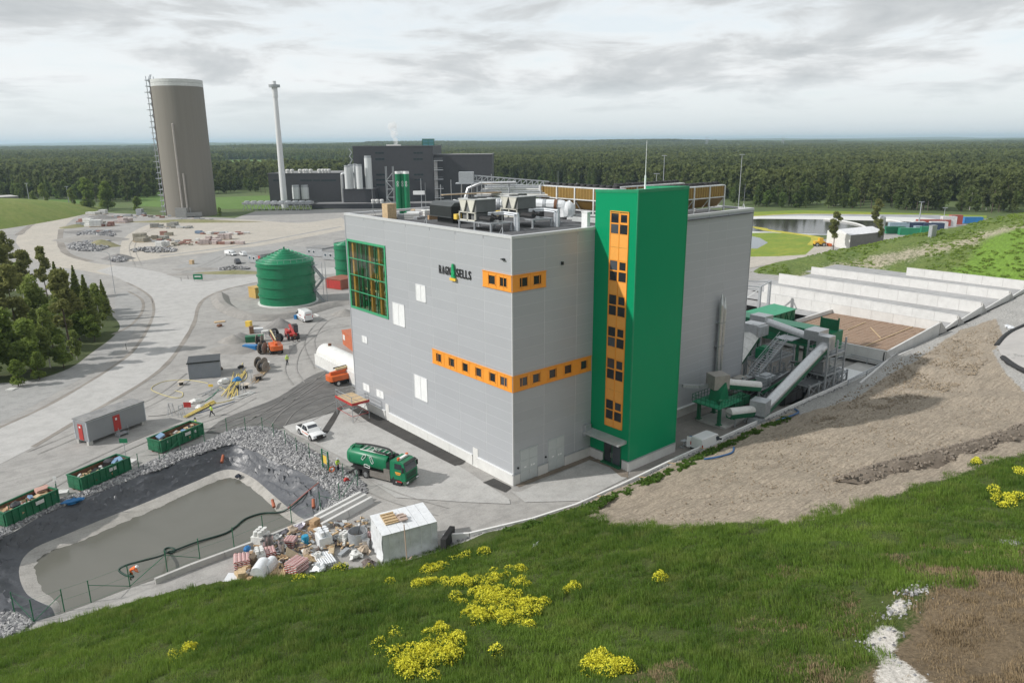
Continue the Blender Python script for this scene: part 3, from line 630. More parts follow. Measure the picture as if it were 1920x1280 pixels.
for i in range(4):
 a, b = Vector((0, 0, .95)).lerp(Vector((18.2, 2.1, 1.0)), i / 4), Vector((0, 0, .95)).lerp(Vector((18.2, 2.1, 1.0)), (i + 1) / 4) - Vector((.05, 0, 0))
 part('wall_panel', MB().ext([(a.x, a.y, -.4), (b.x, b.y, -.4), (b.x, b.y, 1.0 + i * .28 + .28), (a.x, a.y, 1.0 + i * .28)], (0, .3, 0)), concw, t)
part('pit_slab', MB().box(0.5, .5, -.2, 13, 6.5, .35), concrete, t)
solo('step_wall', MB().box(0, 0, 0, 6, .3, 2.1).box(-.3, 0, 0, 0, 6.5, 1.0), concw, 'stepped low concrete wall end right of the white pit roof', 'wall', (79.5, -9.2, 0))
# concrete wall and barrier beams on the pond's near edge
t = thing('pond_wall', 'long low concrete wall along the near edge of the pond', 'wall', tuple(G(290, 1090)))
pw = [G(290, 1084, .55), G(357, 1057, .6), G(480, 1012, .6), G(592, 967, .6), G(605, 960, .6)]
for a, b in zip(pw[:-1], pw[1:]):
 n = max(1, round((b - a).length / 4))
 for i in range(n):
  p, q = a.lerp(b, i / n) - t.location, a.lerp(b, (i + 1) / n - .006) - t.location
  part('wall_block', MB().bar((p.x, p.y, p.z - .45), (q.x, q.y, q.z - .45), .3, .9), concrete, t)
BEAMS = [((590, 966), (676, 921), .85, 'farthest of the three concrete barrier beams at the pond corner'), ((592, 974), (686, 925), .8, 'middle of the three concrete barrier beams at the pond corner'), ((602, 981), (697, 930), .75, 'nearest of the three concrete barrier beams, open to the yard')]
for a, b, z, lab in BEAMS:
 A, B_ = G(*a, z), G(*b, z); t = thing('barrier_beam', lab, 'barrier', (A.x, A.y, 0), heading(A, B_), 'concrete barrier beams'); Ln = (B_ - A).length
 for i in range(2): part('beam_segment', MB().ext([(i * Ln / 2 + .03, -.30, 0), (i * Ln / 2 + .03, .30, 0), (i * Ln / 2 + .03, .17, z - .15), (i * Ln / 2 + .03, .17, z), (i * Ln / 2 + .03, -.17, z), (i * Ln / 2 + .03, -.17, z - .15)], (Ln / 2 - .06, 0, 0)), concw, t)
# fence round the pond
posts = [(28, 1151), (64, 1166), (121, 1146), (171, 1129), (244, 1100), (314, 1071), (375, 1047), (439, 1025), (494, 1002), (547, 980), (601, 956), (637, 939), (671, 914), (644, 900)]
posts2 = [(606, 880), (581, 861), (557, 849), (536, 835), (514, 822), (493, 810), (461, 810), (426, 811), (384, 831), (339, 847), (300, 865), (261, 881), (216, 900), (164, 920), (110, 940), (56, 970), (22, 981), (-30, 1003)]
t = thing('wire_fence', 'green wire fence on slim posts round the lined pond', 'fence', tuple(G(*posts[0])))
me = MB().cyl((0, 0, 0), (0, 0, 2.15), .045, n=8).mesh('post', greend); o0 = t.location
for ps in (posts, posts2):
 g = [G(*q) for q in ps]
 for p in g: part('post', me, greend, t, loc=p - o0)
 mb = MB()
 for a, b in zip(g[:-1], g[1:]):
  for h in (2.1, 1.1, .1): mb.bar(a - o0 + Vector((0, 0, h)), b - o0 + Vector((0, 0, h)), .012)
 part('wire', mb, greend, t, kind='stuff')
for a, b in ((posts[3], posts[4]), (posts[5], posts[4]), (posts[5], posts[6]), (posts[0], posts[1]), (posts[2], posts[1]), (posts[12], posts[11]), (posts[10], posts[11]), (posts2[9], posts2[10])):
 part('brace', MB().cyl(G(*a) - o0 + Vector((0, 0, 1.7)), G(*b) - o0 + Vector((0, 0, .1)), .03, n=6), greend, t)
gp = [G(606, 880), G(617, 886)]
t = thing('fence_gate', 'narrow green mesh gate standing open beside the pond fence', 'gate', tuple(gp[0]), heading(gp[0], gp[1])); wd = (gp[1] - gp[0]).length
for x in (0, wd): part('gate_post', MB().box(x - .07, -.07, 0, x + .07, .07, 2.7), greend, t)
part('gate_frame', MB().bar((.1, 0, .2), (wd - .1, 0, .2), .05).bar((.1, 0, 2.4), (wd - .1, 0, 2.4), .05).bar((.1, 0, 2.65), (wd - .1, 0, 2.65), .05), greend, t)
for i in range(5): part('gate_bar', MB().bar((.15 + i * (wd - .3) / 4, 0, .2), (.15 + i * (wd - .3) / 4, 0, 2.4), .025), greend, t)
part('notice', MB().box(.25, -.04, 1.0, wd - .3, -.02, 2.0), yellow, t)
# ================================================================== trees
leafmats = {}
def translu(t, b, c, k):
 tl = t.nodes.new('ShaderNodeBsdfTranslucent'); t.links.new(c, tl.inputs[0]); ms = t.nodes.new('ShaderNodeMixShader'); ms.inputs[0].default_value = k; t.links.new(b.outputs[0], ms.inputs[1]); t.links.new(tl.outputs[0], ms.inputs[2]); t.links.new(ms.outputs[0], t.nodes['Material Output'].inputs[0])
def leafmat(name, c1, c2, far=1):
 m, t, b = newmat(name); p = posv(t); oi = t.nodes.new('ShaderNodeObjectInfo'); at = t.nodes.new('ShaderNodeAttribute'); at.attribute_name = 'tone'
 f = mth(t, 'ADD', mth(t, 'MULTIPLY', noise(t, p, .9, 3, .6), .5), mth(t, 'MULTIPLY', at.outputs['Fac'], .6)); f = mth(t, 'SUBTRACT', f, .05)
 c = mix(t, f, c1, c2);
 if far: c = mix(t, ramp(t, noise(t, p, .008, 5, .65), [(.42, 0.), (.62, .6)]), c, (.19, .21, .07)); c = mix(t, ramp(t, noise(t, p, .0028, 4, .6), [(.36, .4), (.5, 0.)]), c, (.035, .06, .04)); c = mix(t, mth(t, 'MULTIPLY', oi.outputs['Random'], .3), c, (.06, .08, .03))  # broad dark patches put cloud shadow and species tone into the leaf colour
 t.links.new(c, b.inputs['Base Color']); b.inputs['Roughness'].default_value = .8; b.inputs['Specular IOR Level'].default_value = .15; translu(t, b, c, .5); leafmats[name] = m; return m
pinem = leafmat('pine needles', (.085, .115, .040), (.235, .27, .10))
sprm = leafmat('spruce needles', (.065, .11, .038), (.185, .245, .075))
birm = leafmat('birch leaves', (.11, .165, .045), (.26, .33, .10))
decm = leafmat('broad leaves', (.085, .15, .036), (.22, .30, .080))
weedm = leafmat('weed leaves', (.05, .115, .02), (.16, .26, .05), 0)
HM = {'pine': leafmat('near pine needles', (.12, .135, .045), (.33, .34, .12), 0), 'spruce': leafmat('near spruce needles', (.095, .135, .04), (.27, .31, .09), 0), 'birch': leafmat('near birch leaves', (.14, .19, .05), (.34, .40, .12), 0), 'broad': leafmat('near broad leaves', (.115, .18, .04), (.30, .37, .09), 0)}
def leafmesh(name, pts, m, s0, s1, flat=.0, extra=None):
 """many small leaf clumps: pts = (x, y, z, tone, size factor)"""
 V, F, S = [], [], []
 for x, y, z, tn, k in pts:
  s = rnd.uniform(s0, s1) * k; a = Vector((rnd.gauss(0, 1), rnd.gauss(0, 1), rnd.gauss(0, 1) * (1 - flat))).normalized(); b = a.orthogonal().normalized()
  b = Matrix.Rotation(rnd.uniform(0, 6.28), 3, a) @ b; c = a.cross(b); o = len(V)
  for u, v in ((-1, -.55), (.2, -.8), (1, .1), (-.1, .8)):
   q = (b * u + c * v) * s * rnd.uniform(.7, 1.2); V.append((x + q.x, y + q.y, z + q.z)); S.append(min(1, max(0, tn + rnd.uniform(-.15, .15))))
  F.append((o, o + 1, o + 2, o + 3))
 me = bpy.data.meshes.new(name); me.from_pydata(V, [], F); me.materials.append(m)
 a = me.attributes.new('tone', 'FLOAT', 'POINT'); a.data.foreach_set('value', np.array(S, 'f')); me.update(); return me
def conifer(h, r, n, base=.15, narrow=1.0):
 out = []
 L_ = int(h * 1.4)
 for _ in range(n):
  f = rnd.random() ** .75; lev = round(f * L_) / L_; z = h * (base + (1 - base) * lev); rr = r * (1 - lev) ** narrow + .12
  ang = rnd.uniform(0, 6.283); arm = (math.sin(lev * 57 + round(ang * 1.4) * 2.1) * .22 + .85) * rr; d = arm * rnd.random() ** .45
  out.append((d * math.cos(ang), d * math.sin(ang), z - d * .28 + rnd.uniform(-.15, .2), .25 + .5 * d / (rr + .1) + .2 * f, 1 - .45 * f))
 return out
def blobs(h, r, n, base, nb, top=.9, zsq=.8):
 bl = []
 for _ in range(nb):
  f = rnd.random(); z = h * (base + (1 - base) * f); rr = r * math.sin(math.pi * min(1, (f * top + .12))) ** .7; a = rnd.uniform(0, 6.28); d = rr * rnd.random() ** .6 * .8
  bl.append((d * math.cos(a), d * math.sin(a), z, rnd.uniform(.28, .48) * r, rnd.uniform(0, .5)))
 out = []
 for _ in range(n):
  x, y, z, s, tn = rnd.choice(bl); v = Vector((rnd.gauss(0, 1), rnd.gauss(0, 1), rnd.gauss(0, 1))).normalized() * s * rnd.uniform(.55, 1.08)
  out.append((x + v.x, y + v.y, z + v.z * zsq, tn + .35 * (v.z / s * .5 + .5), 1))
 return out
def trunkmesh(h, r, lean=0., limbs=0, lr=2.):
 mb = MB(); mb.cyl((0, 0, -.3), (lean * .5, 0, h * .55), r, r * .65, 7).cyl((lean * .5, 0, h * .55), (lean, 0, h), r * .65, r * .2, 7)
 for i in range(limbs):
  z = h * rnd.uniform(.35, .9); a = rnd.uniform(0, 6.28); k = lr * (1.15 - z / h)
  mb.cyl((lean * z / h, 0, z), (lean + math.cos(a) * k, math.sin(a) * k, z + k * .35), r * .28, r * .07, 5)
 return mb
TREE = {}
def kind(key, crowns, trunk): TREE[key] = (crowns, trunk)
birchbark = mat('white birch bark', (.55, .53, .49), .8, var=.35, scale=4)
def treemesh(key, hi):
 k = 1 if hi else .16; sz = 1 if hi else 2.2
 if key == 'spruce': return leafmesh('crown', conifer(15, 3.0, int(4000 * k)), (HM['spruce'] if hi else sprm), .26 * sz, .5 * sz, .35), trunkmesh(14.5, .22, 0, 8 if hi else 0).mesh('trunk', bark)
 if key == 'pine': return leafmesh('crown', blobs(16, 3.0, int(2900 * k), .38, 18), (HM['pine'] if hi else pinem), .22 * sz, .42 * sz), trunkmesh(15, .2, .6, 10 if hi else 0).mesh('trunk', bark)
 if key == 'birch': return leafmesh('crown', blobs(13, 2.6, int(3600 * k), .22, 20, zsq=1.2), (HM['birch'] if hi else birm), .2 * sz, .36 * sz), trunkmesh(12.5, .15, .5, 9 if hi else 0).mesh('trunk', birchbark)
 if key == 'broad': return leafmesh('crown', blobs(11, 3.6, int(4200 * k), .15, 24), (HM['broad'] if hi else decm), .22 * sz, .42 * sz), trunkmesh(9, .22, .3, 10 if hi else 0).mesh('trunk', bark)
for key in ('spruce', 'pine', 'birch', 'broad'):
 for hi in (1, 0):
  for v in range(3 if hi else 4): TREE[(key, hi, v)] = treemesh(key, hi)
tn = {'spruce': 'spruce_tree', 'pine': 'pine_tree', 'birch': 'birch_tree', 'broad': 'broadleaf_tree'}
def tree(key, hi, v, loc, s, label, group, cat='tree'):
 c, tr = TREE[(key, hi, v)]; o = thing(tn[key], label, cat, loc, rnd.uniform(0, 6.28), group); o.scale = (s * rnd.uniform(.9, 1.1), s * rnd.uniform(.9, 1.1), s)
 part('crown', c, None, o) ; part('trunk', tr, None, o); return o
FN0 = {'spruce': 'dark spruce', 'pine': 'pine', 'birch': 'light birch', 'broad': 'bushy broadleaf tree'}
COPSE = [('spruce', 172, 628, .82, 'tall pointed spruce at the right end of the roadside copse'), ('pine', 135, 668, .98, 'pine with a bare leaning trunk in front of the copse'), ('spruce', 118, 600, .86, 'second pointed spruce, near the middle of the copse'), ('birch', 190, 615, .72, 'pale green birch on the right edge of the copse'),
 ('broad', 20, 700, .95, None), ('broad', 60, 702, .8, None), ('birch', 95, 690, .8, None), ('pine', 40, 660, 1.0, 'pine in the middle left of the copse over the shrubs'), ('pine', 12, 600, 1.15, 'tall pine at the left edge of the picture, behind the copse'), ('pine', -20, 640, 1.0, None), ('broad', 150, 640, .7, None), ('birch', 75, 640, .95, None),
 ('spruce', 150, 590, .75, None), ('pine', 60, 590, .9, None), ('broad', 100, 655, .72, None), ('broad', -25, 715, .9, None), ('birch', 0, 660, .9, None), ('pine', 90, 560, .8, None), ('spruce', 200, 600, .6, None), ('broad', 178, 640, .45, None), ('broad', 120, 690, .5, None), ('broad', 35, 725, .4, None), ('birch', 45, 560, .75, None), ('pine', 20, 545, .95, 'bushy pine at the far left corner of the copse'), ('broad', 75, 712, .42, None), ('birch', 145, 675, .45, None)]
CW = ('at the front left foot', 'left of centre at the front', 'in the front middle', 'behind the left front shrubs', 'in the middle right', 'in the very centre', 'at the back right', 'at the back left', 'in the centre right', 'cut by the left picture edge, at the front', 'at the left, behind the front shrubs', 'at the far back', 'at the right rear corner', 'low at the right foot', 'low in the front centre', 'lowest at the front left', 'pale at the back left', 'small at the front', 'small and pale at the front right')
CI = iter(CW)
for i, (k, x, y, s, lab) in enumerate(COPSE): tree(k, 1, i % 3, G(x, y), s, lab or (FN0[k] + ' ' + next(CI) + ' of the roadside copse'), 'trees of the roadside copse')
for x, y, k, s, lab in ((165, 393, 'broad', 1.6, 'rounded green tree at the road bend, left of two'), (203, 395, 'broad', 1.45, 'wide green tree just left of the grey silo tower grounds'), (85, 393, 'birch', 1.15, 'young pale tree beside the lamp mast on the left'), (66, 392, 'birch', .8, 'slender tree left of the pale one by the lamp mast'), (138, 394, 'birch', .95, 'single slim tree beside the second lamp mast'), (258, 397, 'broad', .75, 'small tree between the wide tree and the tower'),
 (412, 406, 'broad', .42, 'round bush at the right foot of the grey silo tower'), (1562, 470, 'pine', .85, 'dark pine in front of the white roofed hall'), (1645, 462, 'pine', .62, 'pine at the right corner of the white roofed hall'), (1640, 440, 'pine', .9, 'slim pine between the hall and the lagoon')):
 tree(k, 1, 0, G(x, y), s, lab, 'single trees round the site')
# forest: the front rows tree by tree, what lies behind as one mass
edge = [(-80, 372), (0, 374), (60, 372), (130, 376), (170, 382), (240, 378), (300, 366), (420, 364), (470, 360), (515, 368), (640, 352), (760, 350), (900, 352), (1000, 352), (1100, 360), (1240, 372), (1370, 386), (1440, 390), (1500, 391), (1600, 394), (1700, 396), (1800, 398), (1870, 402), (1960, 404), (2050, 406)]
EG = [G(*q) for q in edge]; EA = np.array([math.atan2((p - Vector(CAM)).dot(RH), (p - Vector(CAM)).dot(FH)) for p in EG]); ER = np.array([math.hypot(p.x - CAM[0], p.y - CAM[1]) for p in EG])
FLD = [[(p.x, p.y) for p in (G(*q) for q in ring)] for ring in ([(388, 326), (395, 303), (440, 299), (640, 304), (720, 311), (720, 326)],)]
def polar(a, r): return Vector((CAM[0] + r * (math.cos(a) * FH.x + math.sin(a) * RH.x), CAM[1] + r * (math.cos(a) * FH.y + math.sin(a) * RH.y), 0))
AMIN, AMAX = -.66, .68
cnt = 0; tries = 0
FN = {'spruce': 'spruce', 'pine': 'pine', 'birch': 'birch', 'broad': 'broadleaf tree'}
FS = ((-.52, 'at the far left of the picture'), (-.40, 'left of the grey silo tower'), (-.28, 'between the silo tower and the dark plant'), (0.0, 'behind the dark plant'), (.2, 'behind the green stair tower'), (.33, 'beyond the left part of the lagoon'), (.42, 'beyond the white roofed hall'), (.52, 'beyond the lagoon containers'), (9, 'above the scrubby spur at the far right'))
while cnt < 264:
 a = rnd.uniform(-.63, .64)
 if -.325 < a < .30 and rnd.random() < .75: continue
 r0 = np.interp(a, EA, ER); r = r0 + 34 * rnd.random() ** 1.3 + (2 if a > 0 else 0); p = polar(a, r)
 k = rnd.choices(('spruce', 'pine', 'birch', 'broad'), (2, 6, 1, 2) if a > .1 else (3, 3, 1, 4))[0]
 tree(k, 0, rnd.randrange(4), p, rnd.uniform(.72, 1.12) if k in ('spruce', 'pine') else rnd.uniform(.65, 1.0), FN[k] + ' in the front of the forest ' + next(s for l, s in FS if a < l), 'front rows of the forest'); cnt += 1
def clump(name, n, R_, mix_, dec=1):
 V, F, M, S = [], [], [], []
 for i in range(n):
  k = rnd.choices(('spruce', 'pine', 'birch', 'broad'), mix_)[0]; c, tr = TREE[(k, 0, rnd.randrange(4))]; s = rnd.uniform(.75, 1.15) if k in ('spruce', 'pine') else rnd.uniform(.65, .95)
  a, d = rnd.uniform(0, 6.28), R_ * math.sqrt(rnd.random()); ox, oy = d * math.cos(a), d * math.sin(a); ca, sa = math.cos(a * 7), math.sin(a * 7)
  co = np.empty(len(c.vertices) * 3, 'f'); c.vertices.foreach_get('co', co); co = co.reshape(-1, 3); tv = np.empty(len(co), 'f'); c.attributes['tone'].data.foreach_get('value', tv)
  q = np.stack([(co[:, 0] * ca - co[:, 1] * sa) * s + ox, (co[:, 0] * sa + co[:, 1] * ca) * s + oy, co[:, 2] * s], -1)
  nq = max(6, int(len(q) // 4 / dec)); cen = np.repeat(q.reshape(-1, 4, 3).mean(1), 4, 0); q = cen + (q - cen) * dec ** .42; sel = slice(0, nq * 4); o = len(V)
  q = q[sel]; nf = len(q) // 4; V += q.tolist(); S += tv[sel].tolist(); F += [(o + 4 * j, o + 4 * j + 1, o + 4 * j + 2, o + 4 * j + 3) for j in range(nf)]
  M += [{'spruce': 0, 'pine': 1, 'birch': 2, 'broad': 3}[k]] * nf
 me = bpy.data.meshes.new(name); me.from_pydata(V, [], F)
 for m in (sprm, pinem, birm, decm): me.materials.append(m)
 me.polygons.foreach_set('material_index', M); at = me.attributes.new('tone', 'FLOAT', 'POINT'); at.data.foreach_set('value', np.array(S, 'f')); me.update()
 return bpy.data.objects.new(name, me)
CN, DC = (3, 6, .8, 1.4), (2, 3, 2, 5)
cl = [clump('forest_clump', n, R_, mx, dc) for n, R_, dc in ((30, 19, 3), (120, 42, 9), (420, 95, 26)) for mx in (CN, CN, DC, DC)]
pts, rots, scs, ids = [], [], [], []
def infield(p): return any(poly_sdf(f, np.array([p.x]), np.array([p.y]))[0] > -12 for f in FLD)
def hills(x, y): return 26 * max(0, mnoise.fractal(Vector((x * .0005, y * .0005, 1.)), 1, 2, 3) + .05)
r = 420.
while r < 5200:
 lv = 0 if r < 900 else (1 if r < 2300 else 2); st = (28, 64, 150)[lv]; n = int((AMAX - AMIN) * r / st)
 for i in range(n):
  a = AMIN + (i + rnd.random()) / n * (AMAX - AMIN); rr = r + rnd.uniform(-.4, .4) * st
  if rr < np.interp(a, EA, ER) + 48: continue
  p = polar(a, rr)
  if 800 < rr < 2400 and infield(p): continue
  f = min(1, max(0, (rr - 1200) / 1800)); p.z = hills(p.x, p.y) * f
  dec = mnoise.noise(Vector((p.x * .006, p.y * .006, 0))) + (.25 if a < -.1 else -.15) > .12
  pts.append(p); rots.append((0, 0, rnd.uniform(0, 6.28))); s = rnd.uniform(.92, 1.08); scs.append((s, s, s)); ids.append(lv * 4 + (2 if dec else 0) + rnd.randrange(2))
 r += st * .95
print('forest clumps', len(pts))
gn_scatter('forest', pts, rots, scs, ids, cl)
# beyond that the woods close into one rolling canopy
cm, t_, b_ = newmat('far forest canopy'); p_ = posv(t_); b_.inputs['Roughness'].default_value = 1; b_.inputs['Specular IOR Level'].default_value = 0
c_ = mix(t_, noise(t_, p_, .004, 5, .65), (.055, .085, .045), (.115, .15, .065)); c_ = mix(t_, ramp(t_, noise(t_, p_, .0011, 4, .6), [(.6, 0.), (.72, .7)]), c_, (.13, .17, .05))
t_.links.new(c_, b_.inputs['Base Color'])
V, F = [], []; rr_ = [5000 * 1.075 ** i for i in range(26)]; na = 130
for i, r in enumerate(rr_):
 for j in range(na):
  a = -.9 + 1.8 * j / (na - 1); p = polar(a, r); z = 9 + hills(p.x, p.y) + (mnoise.fractal(Vector((p.x * .003, p.y * .003, 5.)), 1, 2, 4)) * 5 + (r * .0024 * max(0, .25 + mnoise.noise(Vector((a * 7, r * .00016, 2.)))) if r > 7000 else 0); V.append((p.x, p.y, z if i else -5))
for i in range(len(rr_) - 1):
 for j in range(na - 1): F.append((i * na + j, i * na + j + 1, (i + 1) * na + j + 1, (i + 1) * na + j))
me = bpy.data.meshes.new('distant_forest'); me.from_pydata(V, [], F); me.polygons.foreach_set('use_smooth', [True] * len(F)); me.materials.append(cm); struct('distant_forest', me, cm, 'stuff')
# ================================================================== the grey process building
def cladmat(name, col, metal=.06, rough=.30, per=1.2136, z0=1.4):
 m, t, b = newmat(name); p = posv(t); b.inputs['Roughness'].default_value = rough; b.inputs['Metallic'].default_value = metal; b.inputs['Specular IOR Level'].default_value = .5 if metal else .15
 s = t.nodes.new('ShaderNodeSeparateXYZ'); t.links.new(p, s.inputs[0])
 rib = mth(t, 'PINGPONG', s.outputs[2], .05)
 oi = t.nodes.new('ShaderNodeObjectInfo')
 c = mix(t, oi.outputs['Random'], tuple(x * .975 for x in col), tuple(x * 1.02 for x in col))
 c = mix(t, ramp(t, noise(t, p, .35, 5, .7), [(.45, 0.), (.8, .12)]), c, tuple(x * .75 for x in col))
 t.links.new(c, b.inputs['Base Color']); setbump(t, b, rib, .25, .02); MATS[name] = m; return m
cladm = cladmat('silver cladding', (.40, .414, .436))
cladg = cladmat('green cladding', (.004, .265, .115), .0, .30)
core = mat('cladding joint', (.56, .57, .585), .5, var=.03)
roofm = mat('dark roofing felt', (.085, .087, .092), .9, var=.25, scale=.6, bump=.2, grime=.3, gcol=(.2, .2, .2))
GB = thing('process_building', 'large grey metal clad process building with orange window bands and glazed corner', 'building', (0, 0, 0))
HT, Z0, ZR, ZP = 28.4, 1.4, 28.1, 27.7
YJ = [0, 4.8, 9.95, 15.1, 20.35, 25.45, 30.65, 36.0]; XJ = [0, 4.75, 9.84, 12.6]; SJ = [21.5, 26.2, 31.2, 36.1, 40.6, 46.9]; NR = 22; RH_ = (ZR - Z0) / NR
LEFT_OPEN = [(25.45, 15.0, 35.65, 24.85), (16.36, 18.7, 18.56, 20.8), (21.42, 14.6, 24.35, 17.55), (31.62, 10.35, 33.1, 11.3), (31.77, 3.0, 33.65, 4.05), (27.87, 3.0, 29.88, 4.05), (16.83, 5.5, 19.83, 8.65), (26.65, 0, 27.55, 2.5), (6.45, 0, 7.45, 2.4), (-.1, 11.28, 15.38, 13.03), (-.1, 22.5, 4.93, 24.25)]
RIGHT_OPEN = [(1.0, 0, 3.7, 4.0), (5.4, 0, 8.05, 4.05), (-.1, 11.28, 12.42, 13.03), (-.1, 22.5, 4.87, 24.25)]
def minus(r, hs):
 out = [r]
 for h in hs:
  nx = []
  for a in out:
   x0, y0, x1, y1 = a
   if h[0] >= x1 or h[2] <= x0 or h[1] >= y1 or h[3] <= y0: nx.append(a); continue
   if h[1] > y0: nx.append((x0, y0, x1, h[1]))
   if h[3] < y1: nx.append((x0, h[3], x1, y1))
   ym, yM = max(y0, h[1]), min(y1, h[3])
   if h[0] > x0: nx.append((x0, ym, h[0], yM))
   if h[2] < x1: nx.append((h[2], ym, x1, yM))
  out = nx
 return [r for r in out if r[2] - r[0] > .05 and r[3] - r[1] > .05]
def panels(side, js, holes, plane):
 cache = {}
 for i in range(len(js) - 1):
  for k in range(NR):
   r = (js[i] + .035, Z0 + k * RH_ + .016, js[i + 1] - .035, Z0 + (k + 1) * RH_ - .016); rs = minus(r, holes)
   if not rs: continue
   whole = len(rs) == 1 and rs[0] == r; key = round(r[2] - r[0], 3)
   if not (whole and key in cache):
    mb = MB()
    for a in rs:
     u0, v0, u1, v1 = a[0] - r[0], a[1] - r[1], a[2] - r[0], a[3] - r[1]
     mb.box(0, u0, v0, .06, u1, v1) if side == 'x' else mb.box(u0, 0, v0, u1, .06, v1)
    me = mb.mesh('panel', cladm, False)
    if whole: cache[key] = me
   else: me = cache[key]
   part('panel', me, cladm, GB, loc=(plane, r[0], r[1]) if side == 'x' else (r[0], plane, r[1]))
panels('x', YJ, LEFT_OPEN, 0); panels('y', XJ, RIGHT_OPEN, 0); panels('y', SJ, [], .9)
# body behind the panels, left open for the glazed hall
cr = MB(); cr.box(.014, .014, 0, 14, 25.3, ZP); cr.box(14, .914, 0, 46.8, 25.3, ZP); cr.box(.014, 25.3, 0, 46.8, 35.9, 14.95); cr.box(.014, 25.3, 24.9, 46.8, 35.9, ZP); cr.box(6, 25.3, 14.95, 46.8, 35.9, 24.9); cr.box(.014, 35.72, 14.95, 6, 35.9, 24.9)
cr.use(1).box(.5, .5, ZP, 46.4, 35.5, ZP + .06)
part('body', cr, [core, roofm], GB)
cop = MB(); cop.box(-.06, -.06, ZR, .5, 36.06, HT).box(.5, -.06, ZR, 12.6, .5, HT).box(21.5, .84, ZR, 46.96, 1.4, HT).box(46.4, 1.4, ZR, 46.96, 36.06, HT).box(.5, 35.5, ZR, 46.4, 36.06, HT).box(12.6, .4, ZR, 21.5, 1.0, HT)
part('parapet_cap', cop, mat('light grey flashing', (.58, .59, .60), .4, .2, var=.05), GB)
part('corner_trim', MB().box(-.05, -.05, Z0, .1, .1, ZR), mat('light grey flashing', (0, 0, 0)), GB); part('corner_trim', MB().box(-.05, 35.9, Z0, .1, 36.05, ZR).box(46.85, .85, Z0, 46.95, .95, ZR), cladm, GB)
# plinth blocks with white ledge
for (a0, a1) in ((.0, 6.4), (7.5, 26.6), (27.6, 36)):
 n = max(1, round((a1 - a0) / 5.2))
 for i in range(n):
  y0, y1 = a0 + (a1 - a0) * i / n, a0 + (a1 - a0) * (i + 1) / n; part('plinth_block', MB().box(-.1, y0 + .02, 0, .0, y1 - .02, 1.32), mat('white plinth concrete', (.66, .66, .64), .7, var=.06, grime=.12, gcol=(.45, .44, .42)), GB)
 part('plinth_ledge', MB().box(-.2, a0, 1.32, .05, a1, 1.42), white, GB)
for (a0, a1) in ((-.1, .95), (3.75, 5.35), (8.1, 12.58)):
 part('plinth_block', MB().box(a0, -.1, 0, a1, 0, 1.28), concw, GB); part('plinth_ledge', MB().box(a0, -.17, 1.28, a1, .05, 1.38), galv, GB)
for i in range(4): part('plinth_block', MB().box(21.6 + i * 6.32, .78, 0, 21.6 + i * 6.32 + 6.28, .9, 1.28), concrete, GB)
part('plinth_ledge', MB().box(21.6, .6, 1.28, 46.9, .95, 1.4), white, GB)
# orange bands with recessed windows
def band(side, u0, u1, v0, v1, wins, label):
 def bx(mb, a, z0, b, z1, d0, d1): mb.box(d0, a, z0, d1, b, z1) if side == 'x' else mb.box(a, d0, z0, b, d1, z1); return mb
 holes = [(min(w), v0 + .32, max(w), v1 - .28) for w in wins]; mb = MB()
 for r in minus((u0, v0, u1, v1), holes): bx(mb, r[0], r[1], r[2], r[3], -.07, .08)
 bx(mb, u0 - .04, v1, u1 + .04, v1 + .06, -.14, .08); bx(mb, u0 - .04, v0 - .06, u1 + .04, v0, -.12, .08)
 x = u0
 while x < u1 - .2:
  bx(mb, x, v0, x + .05, v1, -.10, -.07); x += 1.28
 B = part('window_band', mb, orange, GB, label)
 for h in holes:
  f = MB(); bx(f, h[0], h[1], h[2], h[1] + .07, -.10, .02); bx(f, h[0], h[3] - .07, h[2], h[3], -.10, .02); bx(f, h[0], h[1], h[0] + .07, h[3], -.10, .02); bx(f, h[2] - .07, h[1], h[2], h[3], -.10, .02)
  w_ = part('window', f, orange, GB); g = MB(); bx(g, h[0] + .05, h[1] + .05, h[2] - .05, h[3] - .05, .0, .03); part('pane', g, glassd, w_)
band('x', 0, 15.35, 11.28, 13.03, [(14.56, 13.36), (11.9, 10.65), (9.2, 7.95), (6.65, 5.4), (4.1, 2.85), (2.1, .82)], 'lower orange window band on the sunny side')
band('y', 0, 12.4, 11.28, 13.03, [(.92, 2.18), (2.86, 4.12), (5.4, 6.68), (7.85, 9.15), (10.55, 11.82)], 'lower orange window band on the shaded side')
band('x', 0, 4.93, 22.5, 24.2, [(3.93, 2.68), (2.0, .72)], 'short upper orange window band on the sunny side'); band('y', 0, 4.87, 22.5, 24.2, [(.94, 2.22), (2.95, 4.2)], 'short upper orange window band on the shaded side')
# white louvre leaves and doors
for a, z0, b, z1 in LEFT_OPEN[1:7]:
 fr = MB().box(-.06, a, z0, .08, a + .07, z1).box(-.06, b - .07, z0, .08, b, z1).box(-.06, a, z0, .08, b, z0 + .07).box(-.08, a, z1 - .07, .08, b, z1); f = part('louvre', fr, white, GB); m_ = (a + b) / 2
 for u0, u1 in ((a + .07, m_ - .025), (m_ + .025, b - .07)):
  l = MB().box(-.02, u0, z0 + .07, .05, u1, z1 - .07); n = int((z1 - z0) / .16)
  for k in range(n): l.box(-.045, u0 + .04, z0 + .1 + k * (z1 - z0 - .2) / n, -.02, u1 - .04, z0 + .17 + k * (z1 - z0 - .2) / n)
  part('leaf', l, white, f)
for a, z0, b, z1 in LEFT_OPEN[7:9]:
 d = part('door', MB().box(-.05, a + .02, .1, .05, b - .02, z1 - .02).box(-.16, a - .02, 0, 0, b + .02, .1), offwhite, GB); part('handle', MB().cyl((-.1, a + .12, 1.1), (-.1, a + .28, 1.1), .02), steel, d)
